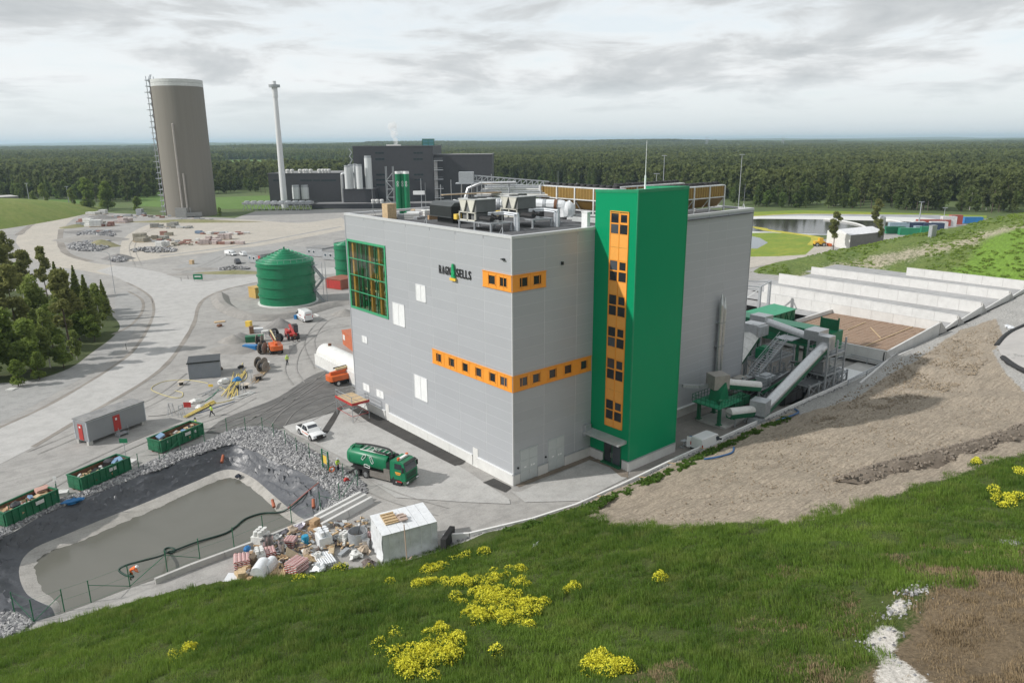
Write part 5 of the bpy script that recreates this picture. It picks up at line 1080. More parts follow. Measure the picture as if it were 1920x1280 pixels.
# dark plant
dkm = ribbed('anthracite sheet', (.045, .045, .050), .5, 3, .55, .1, .04, .12, .5, 0); dkw = mat('strip window', (.02, .035, .04), .15)
D0_ = 470.; pl0 = P(668, 392, D0_); pl0.z = 0; prz = math.atan2(RH.y, RH.x)
def L2(x, y, D=D0_, o=None):
 p = P(x, y, D) - (o or pl0); return p.dot(RH), p.dot(FH), p.z
def block(name, label, x0, x1, ytop, D, depth, cat='building'):
 o = P(x0, 392, D); o.z = 0; t = thing(name, label, cat, tuple(o), prz); wd = (P(x1, 392, D) - o).dot(RH); h = P((x0 + x1) / 2, ytop, D).z
 part('wall', MB().box(0, 0, -1, wd, depth, h), dkm, t); part('parapet', MB().box(-.2, -.2, h, wd + .2, .5, h + .5).box(-.2, .5, h, .5, depth, h + .5).box(wd - .5, .5, h, wd + .2, depth, h + .5), mat('dark parapet', (.09, .09, .095), .5), t); part('roof', MB().box(.3, .3, h, wd - .3, depth - .1, h + .15), mat('grey plant roof', (.22, .22, .22), .8), t)
 return t, o, wd, h
tall, o1, w1, h1 = block('power_block', 'tall dark boiler house of the plant behind the roof', 668, 815, 275, 470, 60)
wing, o2, w2, h2 = block('plant_wing', 'lower dark wing right of the tall boiler house', 815.5, 924, 291, 476, 50)
low, o3, w3, h3 = block('plant_hall', 'long low dark hall between the chimney and the boiler house', 508, 667, 326, 464, 45)
base, o4, w4, h4 = block('service_block', 'low dark service building in front of the boiler house', 585, 830, 383, 440, 18)
stub, o5, w5, h5 = block('silo_plinth', 'dark block carrying the white silos', 646, 705, 355, 452, 11)
def strips(t, o, D, rects):
 for x0, y0, x1, y1 in rects:
  a, b = P(x0, y0, D) - o, P(x1, y1, D) - o; n = max(1, int(abs(x1 - x0) / 5))
  for i in range(n):
   u0, u1 = a.dot(RH) + (b - a).dot(RH) * i / n + .1, a.dot(RH) + (b - a).dot(RH) * (i + 1) / n - .1
   w_ = part('window', MB().box(u0, -.12, b.z, u1, .05, a.z), dkw, t)
strips(tall, o1, 470, [(703, 285.5, 720, 288.5), (703, 297, 721, 300), (775, 285.5, 793, 288.5), (775, 297, 793, 300), (705, 326, 722, 329), (705, 336, 722, 338.5), (705, 345, 722, 348), (776, 326, 794, 329), (777, 336, 793, 338)]); strips(low, o3, 464, [(512, 337, 531, 339.5), (563, 337, 585, 339.5), (587, 337, 600, 339.5), (602, 337, 630, 339.5)])
for k, x in enumerate((539.5, 548, 563, 571, 575, 583, 599, 605.5, 611, 617)):
 o = P(x, 325, 475); o.z = h3 + .1; solo('roof_fan', MB().cyl((0, 0, 0), (0, 0, .9), 1.0, n=10).lathe([(1.1, .9), (1.25, 1.2), (1.25, 2.0), (.9, 2.3), (0, 2.4)], 12), offwhite, 'small pale roof fan on the long low dark hall', 'vent', tuple(o), 0, 'roof fans on the dark hall')
for k, x in enumerate((700, 707, 716)):
 o = P(x, 381, 446); o.z = h4 + .1; solo('roof_fan', MB().cyl((0, 0, 0), (0, 0, .9), 1.0, n=10).lathe([(1.1, .9), (1.25, 1.2), (1.25, 2.0), (.9, 2.3), (0, 2.4)], 12), offwhite, 'small pale roof fan on the low service building', 'vent', tuple(o), 0, 'roof fans on the service block')
def silo(x, ytop, ybot, wpx, D, label, group, legs=0.):
 o = P(x, ybot, D); h = P(x, ytop, D).z - o.z; r = wpx / 2 / FPX * D; t = thing('silo', label, 'silo', tuple(o), 0, group)
 part('shell', MB().cyl((0, 0, 0), (0, 0, h - r * .25), r, n=20).lathe([(r, h - r * .25), (r * .4, h), (0, h)], 20), mat('white silo paint', (.60, .62, .62), .45, var=.06), t); part('rail', MB().lathe([(r * .95, h - r * .2), (r * .95, h + .9), (r * .93, h + .9), (r * .93, h - r * .2)], 14), galv, t)
 if legs:
  for a in range(4): part('leg', MB().bar((r * .7 * math.cos(a * 1.57 + .8), r * .7 * math.sin(a * 1.57 + .8), -legs), (r * .7 * math.cos(a * 1.57 + .8), r * .7 * math.sin(a * 1.57 + .8), .2), .25), galv, t)
silo(653, 313, 354, 10.5, 448, 'white silo at the left front of the silo group', 'white silos of the plant'); silo(659.5, 311, 354, 9, 453, 'white silo second from the left in the silo group', 'white silos of the plant'); silo(675, 311, 354, 11, 448, 'white silo in the middle of the silo group', 'white silos of the plant'); silo(692.5, 295, 354, 13, 452, 'tallest white silo, at the right of the group', 'white silos of the plant'); silo(668, 310, 354, 8, 456, 'rear white silo half hidden in the group', 'white silos of the plant')
silo(556, 350, 373, 13.5, 455, 'left of the two short white tanks in front of the low hall', 'short white tanks', 8); silo(573, 350, 373, 13.5, 455, 'right of the two short white tanks in front of the low hall', 'short white tanks', 8)
o = P(644, 380, 455); o.z = 0; solo('steel_duct', MB().tube(smooth_pts([(0, 0, 0), (0, 0, P(644, 335, 455).z), (RH.x * 1, RH.y * 1, P(644, 326, 455).z), (RH.x * 8, RH.y * 8, P(644, 325, 455).z)], 4), .9, 8), steel, 'shiny bent duct left of the white silos', 'duct', tuple(o))
o = P(791, 392, 430); o.z = 0; solo('sign_mast', MB().cyl((0, 0, 0), (0, 0, P(783, 335, 430).z), .25, .15, 6), galv, 'thin mast in front of the dark boiler house', 'mast', tuple(o)); a = P(775, 365, 428); b = P(796, 358, 428); t = solo('white_box', MB().cbox((0, 0, 0), ((b - a).dot(RH), 2, b.z - a.z), prz), white, 'white louvred box in front of the dark boiler house', 'box', tuple((a + b) / 2))
a = P(792, 274, 480); b = P(813, 260, 480); t = thing('roof_lantern', 'teal glazed box on top of the dark boiler house', 'roof lantern', (a.x, a.y, a.z - .5), prz); ww, hh = (b - a).dot(RH), b.z - a.z
part('glass_box', MB().box(0, 0, 0, ww, 6, hh), mat('teal glass', (.07, .20, .23), .1), t); part('frame', MB().box(-.1, -.1, hh, ww + .1, 6.1, hh + .4).box(-.1, -.1, 0, .2, .2, hh).box(ww - .2, -.1, 0, ww + .1, .2, hh).box(ww / 2, -.1, 0, ww / 2 + .25, .1, hh).box(0, -.1, hh / 2, ww, .05, hh / 2 + .2), greend, t)
st_ = thing('stair_shaft', 'slim external stair on the right edge of the boiler house', 'stairs', tuple(P(818, 392, 466).xy.to_3d()), prz)
for k in range(5): part('landing', MB().box(-.5, -2, 4 + k * 5.6, 5, .6, 4.3 + k * 5.6).box(-.5, -2, 5.4 + k * 5.6, 5, -1.9, 5.5 + k * 5.6), galv, st_)
part('shaft', MB().box(-.5, -1, 0, 1.6, .5, h2 - 3), mat('mid grey sheet', (.2, .2, .2), .6), st_)
st_ = thing('stair_shaft', 'pale lattice stair on the left edge of the boiler house', 'stairs', tuple(P(667, 392, 469).xy.to_3d()), prz)
for k in range(9): part('flight', MB().bar((-1.6 * (k % 2) - .2, -.6, 14 + k * 2.2), (-1.6 * ((k + 1) % 2) - .2, -.6, 16.2 + k * 2.2), .5), galv, st_)
# air coolers at the plant's foot, fan rows on legs
t = thing('air_cooler', 'long row of grey air coolers on legs at the foot of the chimney', 'cooler', tuple(P(455, 397, 432).xy.to_3d()), prz)
for i in range(10):
 part('fan_bay', MB().box(i * 4.0, 0, 3.4, i * 4.0 + 3.8, 7, 4.6), mat('cooler grey', (.36, .37, .38), .5), t); part('leg', MB().bar((i * 4 + .2, .2, 0), (i * 4 + 1.6, .2, 3.4), .3).bar((i * 4 + 3.4, .2, 0), (i * 4 + 2.2, .2, 3.4), .3), galv, t); part('fan', MB().cyl((i * 4 + 1.9, 3.4, 4.6), (i * 4 + 1.9, 3.4, 5.3), 1.5, n=12), galv, t)
# green triple silo with lattice stair, just beyond the building
D1 = 150.; gb = P(754, 400, D1); gb.z = 0
t = thing('green_silo', 'cluster of three slim green silos with white loop emblems', 'silo', tuple(gb), prz); r_ = 5.2 / FPX * D1
for k, x in enumerate((745.5, 754, 761.5)):
 p = P(x, 326, D1); c = ((p - gb).dot(RH), .4 * (k == 1)); s_ = part('shell', MB().cyl((c[0], c[1], 0), (c[0], c[1], p.z), r_, n=16), green, t); part('emblem', MB().lathe([(.15, 0), (.19, .05), (.15, .1), (.12, .05), (.15, 0)], 10).lathe([(.15, .5), (.19, .55), (.15, .6), (.12, .55), (.15, .5)], 10), white, s_)
 for v in s_.children[0].data.vertices: v.co = Vector((c[0] + v.co.x, c[1] - r_ - .03 - (v.co.z % .5) * .3, p.z - 2.2 + v.co.y * 1.4 + (.55 if v.co.z > .4 else 0)))
 part('top_rail', MB().lathe([(r_, p.z), (r_, p.z + .5), (r_ - .05, p.z + .5)], 12, (c[0], c[1], 0)), white, s_)
t = thing('stair_lattice', 'galvanised lattice stair tower left of the green silos', 'stairs', tuple(P(733, 400, D1).xy.to_3d()), prz); zt2 = P(733, 322, D1).z
for x, y in ((-.7, 0), (.7, 0), (-.7, 1.4), (.7, 1.4)): part('standard', MB().bar((x, y, 0), (x, y, zt2 + 1), .09), galv, t)
for k in range(int(zt2 / 1.6)): part('flight', MB().bar((-.7 if k % 2 else .7, .0, k * 1.6), (.7 if k % 2 else -.7, .0, k * 1.6 + 1.6), .12).bar((-.7, 1.4, k * 1.6), (.7, 1.4, k * 1.6), .07).bar((-.7, 0, k * 1.6), (.7, 0, k * 1.6), .07), galv, t)
part('hoarding', MB().box(-.75, -.2, zt2 * .1, .75, -.1, zt2 * .3), wood, t)
# steam puffs from the boiler house
sm, t_, b_ = newmat('steam'); t_.nodes.remove(b_); pv_ = t_.nodes.new('ShaderNodeVolumePrincipled'); pv_.inputs['Color'].default_value = (1, 1, 1, 1); t_.links.new(mth(t_, 'MULTIPLY', ramp(t_, noise(t_, posv(t_), .35, 4, .6), [(.38, 0.), (.58, 1.)]), .35), pv_.inputs['Density']); t_.links.new(pv_.outputs[0], t_.nodes['Material Output'].inputs['Volume'])
o = P(742, 270, 485); mb = MB().sph((0, 0, 2), 1.8, (1, 1, 1.6)).sph((RH.x * -.8, RH.y * -.8, 6.2), 2.8, (1, 1, 1.2)).sph((RH.x * -1.6, RH.y * -1.6, 10.6), 3.2, (1, 1, 1)); tag(struct('steam_plume', mb, sm, 'stuff'), 'small white steam plume rising from the dark boiler house').location = o
o = P(738, 273, 483); o.z = h1 + .4; solo('roof_duct', MB().cbox((0, 0, .4), (9, 2, .8), prz), offwhite, 'low pale duct under the steam plume', 'duct', tuple(o))
# ================================================================== green tanks
def tank(c, r, h, cone, label, rings):
 t = thing('storage_tank', label, 'tank', tuple(c), 0, 'green storage tanks')
 part('shell', MB().cyl((0, 0, .25), (0, 0, h), r, n=56, cap=False), green, t); part('base_ring', MB().lathe([(r + .5, 0), (r + .5, .25), (r - .1, .3)], 40), offwhite, t)
 part('roof', MB().lathe([(r, h), (r + .12, h + .1), (r * .5, h + cone * .52), (.3, h + cone), (0, h + cone)], 56), green, t)
 for k in range(rings): z = h * (k + 1) / (rings + .35); part('stiffener', MB().lathe([(r - .02, z - .13), (r + .26, z - .13), (r + .26, z + .13), (r - .02, z + .13)], 48), green, t)
 for k in range(7): q = r * (1 - k / 7.4); part('roof_pipe', MB().lathe([(q - .14, h + cone * (1 - q / r) + .10), (q, h + cone * (1 - q / r) + .42), (q + .14, h + cone * (1 - q / r) + .06)], 40), mat('roof pipe green', (.01, .24, .11), .35), t)
 rl = MB()
 for k in range(28): a = k / 28 * 6.283; rl.cyl((r * math.cos(a), r * math.sin(a), h), (r * math.cos(a), r * math.sin(a), h + 1.1), .025, n=4)
 rl.lathe([(r, h + 1.1), (r + .05, h + 1.13), (r, h + 1.16)], 40); part('roof_rail', rl, galv, t); part('finial', MB().cyl((0, 0, h + cone), (0, 0, h + cone + .5), .2), green, t); return t
tc_ = G(541, 566); tank(tc_, 6.7, 10.2, 2.9, 'big round green storage tank with ribbed cone roof', 4)
t = thing('tank_stairs', 'zigzag galvanised stairs on the right side of the big green tank', 'stairs', tuple(G(600, 567)), prz - .3)
for x, y in ((-1.6, -.6), (1.6, -.6), (-1.6, .9), (1.6, .9)): part('post', MB().bar((x, y, 0), (x, y, 10), .1), galv, t)
for k in range(3):
 z = 3.0 * (k + 1); s = 1 if k % 2 else -1; part('landing', MB().box(-1.8 if s < 0 else .6, -.8, z, -.6 if s < 0 else 1.8, 1.1, z + .12), galv, t); f = part('flight', MB().bar((-s * 1.4, -.3, z - 3), (s * 1.4, -.3, z), .08, .3).bar((-s * 1.4, .4, z - 3), (s * 1.4, .4, z), .08, .3).bar((-s * 1.4, -.4, z - 2), (s * 1.4, -.4, z + 1), .05), galv, t)
 for i in range(9): part('tread', MB().cbox((-s * 1.4 + s * 2.8 * i / 9, .05, z - 3 + 3 * i / 9 + .15), (.28, .8, .05)), galv, t)
 part('guard', MB().bar((-1.8, -.8, z + 1.1), (1.8, -.8, z + 1.1), .05).bar((-1.8, -.8, z + .6), (1.8, -.8, z + .6), .05), galv, t)
c2 = G(652, 520); tank(c2, 3.3, 9.6, .6, 'slimmer green tank half hidden behind the glazed corner', 3)
c3 = G(712, 505); tank(c3, 4.2, 9.0, .6, 'green tank behind the building, glimpsed beyond the glazed corner', 3)
# gravel bund and heaps
def heap(x, y, rx, ry, h, label, m=None, cat='gravel heap', rz=0.):
 c = G(x, y); V, F = [], []; n, k = 26, 8; sd = rnd.random() * 50
 for i in range(k + 1):
  for j in range(n):
   f = i / k; a = j / n * 6.283; w_ = 1 + .22 * mnoise.noise(Vector((math.cos(a) * 1.3 + sd, math.sin(a) * 1.3, f))); V.append((rx * f * w_ * math.cos(a), ry * f * w_ * math.sin(a), h * (1 - f ** 1.25) * (1 + .25 * mnoise.noise(Vector((math.cos(a) * 2 * f + sd, math.sin(a) * 2 * f, 3.)))) - .05 * f))
 for i in range(k):
  for j in range(n): F.append((i * n + j, i * n + (j + 1) % n, (i + 1) * n + (j + 1) % n, (i + 1) * n + j))
 mb = MB(); mb.add(V, F); return solo('gravel_heap', mb, m or heapm, label, cat, tuple(c), rz or heading(G(x, y), G(x + 40, y)), 'heaps of gravel')
heapm = gravel_mat('heaped gravel', (.33, .315, .295), (.27, .26, .245), (.38, .36, .33), .9); heapd = gravel_mat('dark crushed stone', (.22, .215, .21), (.27, .26, .25), (.18, .175, .17), .9); turfm = gravel_mat('dry verge turf', (.22, .22, .10), (.30, .27, .18), (.14, .17, .05), .6)
for a in ((524, 612, 3.4, 2.4, 1.9, 'dark grey gravel heap behind the red machine', heapd), (437, 640, 3.2, 2.4, 1.3, 'low pinkish gravel heap left of the cable drums', heapm), (452, 632, 2, 1.6, 1.0, 'small dark heap behind the low pinkish one', heapd), (648, 590, 3.4, 2.2, 1.4, 'gravel heap near the building corner beyond the van', heapm), (440, 655, 5, 4, .9, 'broad low heap by the grey shed', heapm), (222, 485, 6, 3.5, 1.8, 'grey rubble heap at the fork of the road', heapd), (168, 450, 16, 8, 2.2, 'broad weedy rubble mound in the middle of the road bend', heapm), (190, 462, 8, 3, 2.6, 'green topped mound on the weedy rubble', turfm), (175, 435, 14, 8, 1.2, 'flat heap of concrete debris behind the weedy mound', heapd), (140, 425, 6, 9, 1.0, 'yellow green verge beside the haul track', turfm), (190, 410, 9, 4, 2.4, 'grey mound under the stored pallets far left', heapd), (370, 505, 9, 3, .7, 'low bank of grey dirt behind the green sign', heapm), (350, 515, 7, 2.5, .6, 'light heap left of the green sign', heapm), (360, 416, 40, 5, 1.2, 'grassy earth bank at the foot of the grey tower', turfm)): heap(*a)
t = heap(440, 512, 13, 2.6, .9, 'dry grass verge between the parked cars and the road', turfm)
mb = MB(); bp = smooth_pts([G(412, 548), G(440, 540), (G(455, 545)), G(412, 555), G(420, 574), G(455, 592), G(500, 598), G(560, 590), G(625, 572), G(665, 568)][3:], 5)
for i, p in enumerate(bp):
 d = (bp[min(i + 1, len(bp) - 1)] - bp[max(i - 1, 0)]).normalized(); nrm = Vector((-d.y, d.x, 0))
 for f, h in ((-2.2, 0), (-.8, .95), (.5, 1.0), (2.0, .05)): mb.v.append(tuple(p + nrm * f + Vector((0, 0, h + .1 * rnd.random()))))
for i in range(len(bp) - 1):
 for j in range(3): mb.f.append((i * 4 + j, i * 4 + j + 1, i * 4 + 5 + j, i * 4 + 4 + j)); mb.m.append(0)
solo('gravel_bund', mb, heapm, 'curved gravel bund round the foot of the big green tank', 'bund')
# ================================================================== cabins, containers, skips
def cabin(name, label, a, b, h, dep, m, roof=None, z0=0., cat='cabin', group=None):
 A, B_ = G(*a), G(*b); t = thing(name, label, cat, (A.x, A.y, 0), heading(A, B_), group); Ln = (B_ - A).length
 part('body', MB().box(0, 0, z0, Ln, dep, z0 + h), m, t); part('roof', MB().box(-.1, -.1, z0 + h, Ln + .1, dep + .1, z0 + h + .14), roof or m, t); return t, Ln
gcab = ribbed('grey cabin sheet', (.27, .275, .29), .18, 3, .5, .1, .03, .08); groof = mat('weathered cabin roof', (.22, .22, .22), .8, var=.25, scale=.8, grime=.6, gcol=(.38, .36, .32))
t, Ln = cabin('site_cabin', 'grey site cabin on blocks with two red doors', (168, 836), (275, 795), 2.75, 2.6, gcab, groof, .55)
lgf = mat('pale cabin edge', (.42, .45, .48), .5)
part('edge_frame', MB().box(-.03, -.03, .55, .1, .1, 3.3).box(Ln - .1, -.03, .55, Ln + .03, .1, 3.3).box(-.03, 2.5, .55, .1, 2.63, 3.3).box(-.05, -.06, 3.2, Ln + .05, .05, 3.38).box(-.06, -.06, 3.2, .05, 2.66, 3.38), lgf, t)
d = part('door', MB().box(3.7, -.06, .7, 4.7, .02, 2.85), redp, t, 'red long side door with white sign'); part('notice', MB().box(4.0, -.075, 2.2, 4.25, -.06, 2.5), white, d); d = part('door', MB().box(-.06, .9, .65, .02, 1.75, 2.8), redp, t, 'red end door with white sign'); part('notice', MB().box(-.075, 1.2, 2.3, -.06, 1.5, 2.55), white, d)
for x in (.3, Ln * .5, Ln - .3):
 for y in (.3, 2.3): part('block', MB().box(x - .3, y - .2, 0, x + .3, y + .2, .55), concrete, t)
part('steps', MB().box(3.6, -1.0, .3, 5.0, -.1, .4).box(3.6, -1.0, 0, 3.7, -.1, .3).box(4.9, -1, 0, 5, -.1, .3).bar((5, -1, .4), (5, -1, 1.4), .05).bar((3.6, -1, .4), (3.6, -1, 1.4), .05), galv, t)
t, Ln = cabin('storage_shed', 'small grey shed with dark sloping roof beside the road', (355, 712), (414, 706), 2.7, 4.4, mat('grey shed wall', (.22, .24, .265), .6, var=.06), mat('dark shed roof', (.05, .055, .06), .6))
part('fascia', MB().box(-.15, -.2, 2.72, Ln + .15, -.1, 2.95), blackbox, t)
t, Ln = cabin('site_cabin', 'orange red cabin with a grey shuttered window behind the grey wall', (643, 645), (668, 664), 2.7, 5, mat('orange red sheet', (.47, .13, .055), .5, grime=.2)); w_ = part('window', MB().box(.5, -.05, 1.1, 1.7, .02, 2.1), offwhite, t)
t, Ln = cabin('cargo_container', 'red shipping container between the two green tanks', (611, 540), (640, 544), 2.6, 6, ribbed('red container sheet', (.27, .085, .05), .3, 3, .5, .0, .05, .12)); part('door', MB().box(.2, -.05, .2, 1.1, .01, 2.4).box(1.3, -.05, .2, Ln - .2, .01, 2.4), redp, t)
t, Ln = cabin('cargo_container', 'yellow shipping container left of the big green tank', (467, 557), (480, 560), 2.6, 3.0, ribbed('yellow container sheet', (.50, .33, .10), .3, 3, .5, 0, .05, .12))
cabs = mat('office cabin sheet', (.33, .34, .35), .5)
for a, b, lab in (((465, 492), (490, 496), 'grey and red cabin beside the parked cars, left of the tank'), ((605, 487), (640, 490), 'grey office cabin behind the big tank, left of two'), ((575, 480), (605, 483), 'grey office cabin behind the big tank, right of two')):
 t, Ln = cabin('office_cabin', lab, a, b, 2.8, 6 if b[0] > 500 else 8, cabs, groof, .2, group='office cabins behind the tank')
 for i in range(2): w_ = part('window', MB().box(.8 + i * 2.2, -.06, 1.2, 1.9 + i * 2.2, .01, 2.2), white, t); part('pane', MB().box(.9 + i * 2.2, -.08, 1.3, 1.8 + i * 2.2, -.05, 2.1), glassb, w_)
 if a[0] == 465: part('red_panel', MB().box(Ln - 1.4, -.07, .3, Ln - .2, .0, 2.8), redp, t)
t, Ln = cabin('grey_building', 'low concrete building on the grass mound at the far left', (-30, 392), (38, 388), 4.5, 18, mat('brown grey render', (.20, .18, .165), .8), concrete)
t.location.z = 2.0; part('foundation', MB().box(0, 0, -7, Ln, 18, 0), concrete, t)
# open skips
wastem = [mat('waste white sheet', (.68, .67, .65), .6), card, wood, mat('waste pink board', (.60, .36, .30), .7), mat('faded blue', (.20, .32, .48), .5), black, mat('waste dark bag', (.03, .03, .035), .4), rust]
def skip(a, b, label, fill):
 A, B_ = G(*a), G(*b); Ln = (B_ - A).length; t = thing('waste_skip', label, 'skip', (A.x, A.y, 0), heading(A, B_), 'open green waste skips'); h, dp = 1.75, 2.35
 sk = MB(); e = .07
 for (x0, y0, x1, y1) in ((0, 0, Ln, e), (0, dp - e, Ln, dp), (0, e, e, dp - e), (Ln - e, e, Ln, dp - e)): sk.box(x0, y0, .25, x1, y1, h)
 part('shell', sk, greend, t); part('floor', MB().box(e, e, .25, Ln - e, dp - e, .35), rust, t)
 part('lining', MB().box(e, e, .35, e + .02, dp - e, h - .1).box(e, dp - e - .02, .35, Ln - e, dp - e, h - .1).box(Ln - e - .02, e, .35, Ln - e, dp - e, h - .1).box(e, e, .35, Ln - e, e + .02, h - .1), rust, t)
 part('top_rail', MB().box(-.06, -.06, h, Ln + .06, .1, h + .1).box(-.06, dp - .1, h, Ln + .06, dp + .06, h + .1).box(-.06, .1, h, .1, dp - .1, h + .1).box(Ln - .1, .1, h, Ln + .06, dp - .1, h + .1), greend, t)
 n = 8
 for i in range(n + 1): x = .06 + i * (Ln - .12) / n; part('rib', MB().box(x - .06, -.1, .25, x + .06, 0, h), greend, t)
 part('skid', MB().box(.1, .5, 0, Ln - .1, .7, .25).box(.1, dp - .7, 0, Ln - .1, dp - .5, .25), rust, t); part('end_door', MB().box(-.08, .15, .4, 0, dp * .49, h - .1).box(-.08, dp * .51, .4, 0, dp - .15, h - .1).box(-.12, .1, .9, -.06, dp - .1, 1.0), greend, t)
 part('notice', MB().box(Ln * .55, -.13, 1.15, Ln * .55 + .9, -.10, 1.55), offwhite, t)
 rz = t.rotation_euler.z; ca, sa = math.cos(rz), math.sin(rz)
 for i in range(fill):
  x, y = rnd.uniform(.5, Ln - .5), rnd.uniform(.5, dp - .5); m = rnd.choice(wastem); s = (rnd.uniform(.5, 1.5), rnd.uniform(.3, .9), rnd.uniform(.08, .5)); z = rnd.uniform(1.0, 1.75)
  mb = MB()
  if m in (wastem[6], wastem[0]) and rnd.random() < .6: mb.sph((0, 0, 0), .5, (s[0], s[1] + .3, .55), 8, 5, .18)
  else: mb.cbox((0, 0, 0), s, rnd.uniform(0, 3), rnd.uniform(-.35, .35), rnd.uniform(-.35, .35))
  w_ = solo('waste_piece', mb, m, WL[wastem.index(m)], 'waste', (A.x + x * ca - y * sa, A.y + x * sa + y * ca, z), rnd.uniform(0, 6), 'waste in the skips')
 mb = MB()
 for i in range(60): mb.cbox((rnd.uniform(.3, Ln - .3), rnd.uniform(.3, dp - .3), rnd.uniform(.7, 1.35)), (rnd.uniform(.3, 1), rnd.uniform(.2, .6), rnd.uniform(.1, .4)), rnd.uniform(0, 3), rnd.uniform(-.5, .5), rnd.uniform(-.5, .5)); mb.m[-6:] = [rnd.randrange(4)] * 6
 w_ = struct('mixed_waste', mb, [card, wastem[0], wood, rust], 'stuff'); w_.location = t.location; w_.rotation_euler = t.rotation_euler
WL = ['white plastic waste lying in an open green skip', 'brown cardboard lying in an open green skip', 'timber offcut lying in an open green skip', 'pink insulation board lying in an open green skip', 'blue plastic waste lying in an open green skip', 'black rubber waste lying in an open green skip', 'dark rubbish bag lying in an open green skip', 'rusty scrap lying in an open green skip']
skip((303, 852), (383, 817), 'half full green skip nearest the grey site cabin', 7); skip((155, 924), (247, 883), 'middle green skip with a black tyre and white sacks', 14); skip((14, 992), (113, 945), 'heaped green skip at the left edge of the picture', 20)
# ================================================================== vehicles (local x forward, y left)
def wheel(name, t, x, y, r, w_, m=tyre, hub=None):
 o = part(name, MB().cyl((x, y - w_ / 2, r), (x, y + w_ / 2, r), r, n=20), m, t); part('rim', MB().cyl((x, y - w_ / 2 - .02, r), (x, y + w_ / 2 + .02, r), r * .56, n=14).cyl((x, y - w_ / 2 - .06, r), (x, y + w_ / 2 + .06, r), r * .2, n=8), hub or steel, o); return o
def loft(secs):
 """body from cross sections: (x, [(y, z)...])"""
 n = len(secs[0][1]); mb = MB(); vs = [(x, y, z) for x, pr in secs for y, z in pr]; fs = [(i * n + j, i * n + (j + 1) % n, (i + 1) * n + (j + 1) % n, (i + 1) * n + j) for i in range(len(secs) - 1) for j in range(n)]
 fs += [tuple(range(n))[::-1], tuple((len(secs) - 1) * n + j for j in range(n))]; return mb.add(vs, fs)
def carbody(prof, w_, tuck=.06, low=.35):
 """side outline (x, top z) lofted with shoulders"""
 secs = []
 for x, z, k in prof:
  h = w_ / 2 * k; secs.append((x, [(-h, low), (-h, low + (z - low) * .55), (-h + tuck, z - .06), (-h * .8, z), (h * .8, z), (h - tuck, z - .06), (h, low + (z - low) * .55), (h, low)]))
 return loft(secs)
def pickup(loc, rz):
 t = thing('pickup_truck', 'white double cab pickup with orange side lettering parked by the rocks', 'pickup', loc, rz); wp = mat('white car paint', (.72, .73, .73), .25, var=.03)
 part('body', carbody([(-2.6, .98, .93), (-2.5, 1.05, .98), (1.0, 1.06, 1), (1.9, 1.04, .98), (2.45, .95, .92), (2.62, .75, .85)], 1.85, .05, .42), wp, t)
 cbm = loft([(-.95, [(-.86, 1.03), (-.78, 1.03), (.78, 1.03), (.86, 1.03)]), (-.72, [(-.87, 1.03), (-.70, 1.74), (.70, 1.74), (.87, 1.03)]), (.35, [(-.87, 1.03), (-.70, 1.78), (.70, 1.78), (.87, 1.03)]), (1.35, [(-.86, 1.03), (-.8, 1.06), (.8, 1.06), (.86, 1.03)])]); part('cab', cbm, wp, t)
 part('windscreen', MB().quad((1.22, -.72, 1.12), (1.22, .72, 1.12), (.45, .64, 1.74), (.45, -.64, 1.74)), glassd, t)
 for s in (-1, 1):
  for x0, x1, xt0, xt1 in ((-.7, .05, -.6, .05), (.12, 1.0, .12, .35)): part('side_window', MB().quad((x0, s * .885, 1.10), (x1, s * .885, 1.10), (xt1, s * .745, 1.66), (xt0, s * .745, 1.66)), glassd, t)
  part('lettering', MB().box(.1, s * .93 - .01, .72, 1.1, s * .93 + .01, .84).box(-.6, s * .93 - .01, .72, -.1, s * .93 + .01, .82), orangem, t); part('mirror', MB().box(.95, s * .95 - .1, 1.08, 1.12, s * .95 + .1, 1.26), wp, t)
  part('headlight', MB().cbox((2.52, s * .66, .86), (.16, .42, .2)), mat('lamp lens', (.6, .62, .65), .1), t); part('arch', MB().cyl((1.62, s * .9, .42), (1.62, s * .945, .42), .46, n=16).cyl((-1.5, s * .9, .42), (-1.5, s * .945, .42), .46, n=16), black, t)
  for x in (1.62, -1.5): wheel('wheel', t, x, s * .82, .39, .26)
 part('load_bed', MB().box(-2.45, -.76, 1.04, -1.0, .76, 1.075), black, t); part('grille', MB().box(2.56, -.45, .62, 2.66, .45, .9).box(2.5, -.9, .42, 2.68, .9, .6), black, t); part('roll_bar', MB().box(-1.05, -.85, 1.0, -.95, .85, 1.12), wp, t); return t
A, B_ = G(563, 812), G(606, 822); pickup(tuple(G(583, 817)), heading(G(561, 814), G(585, 829)))
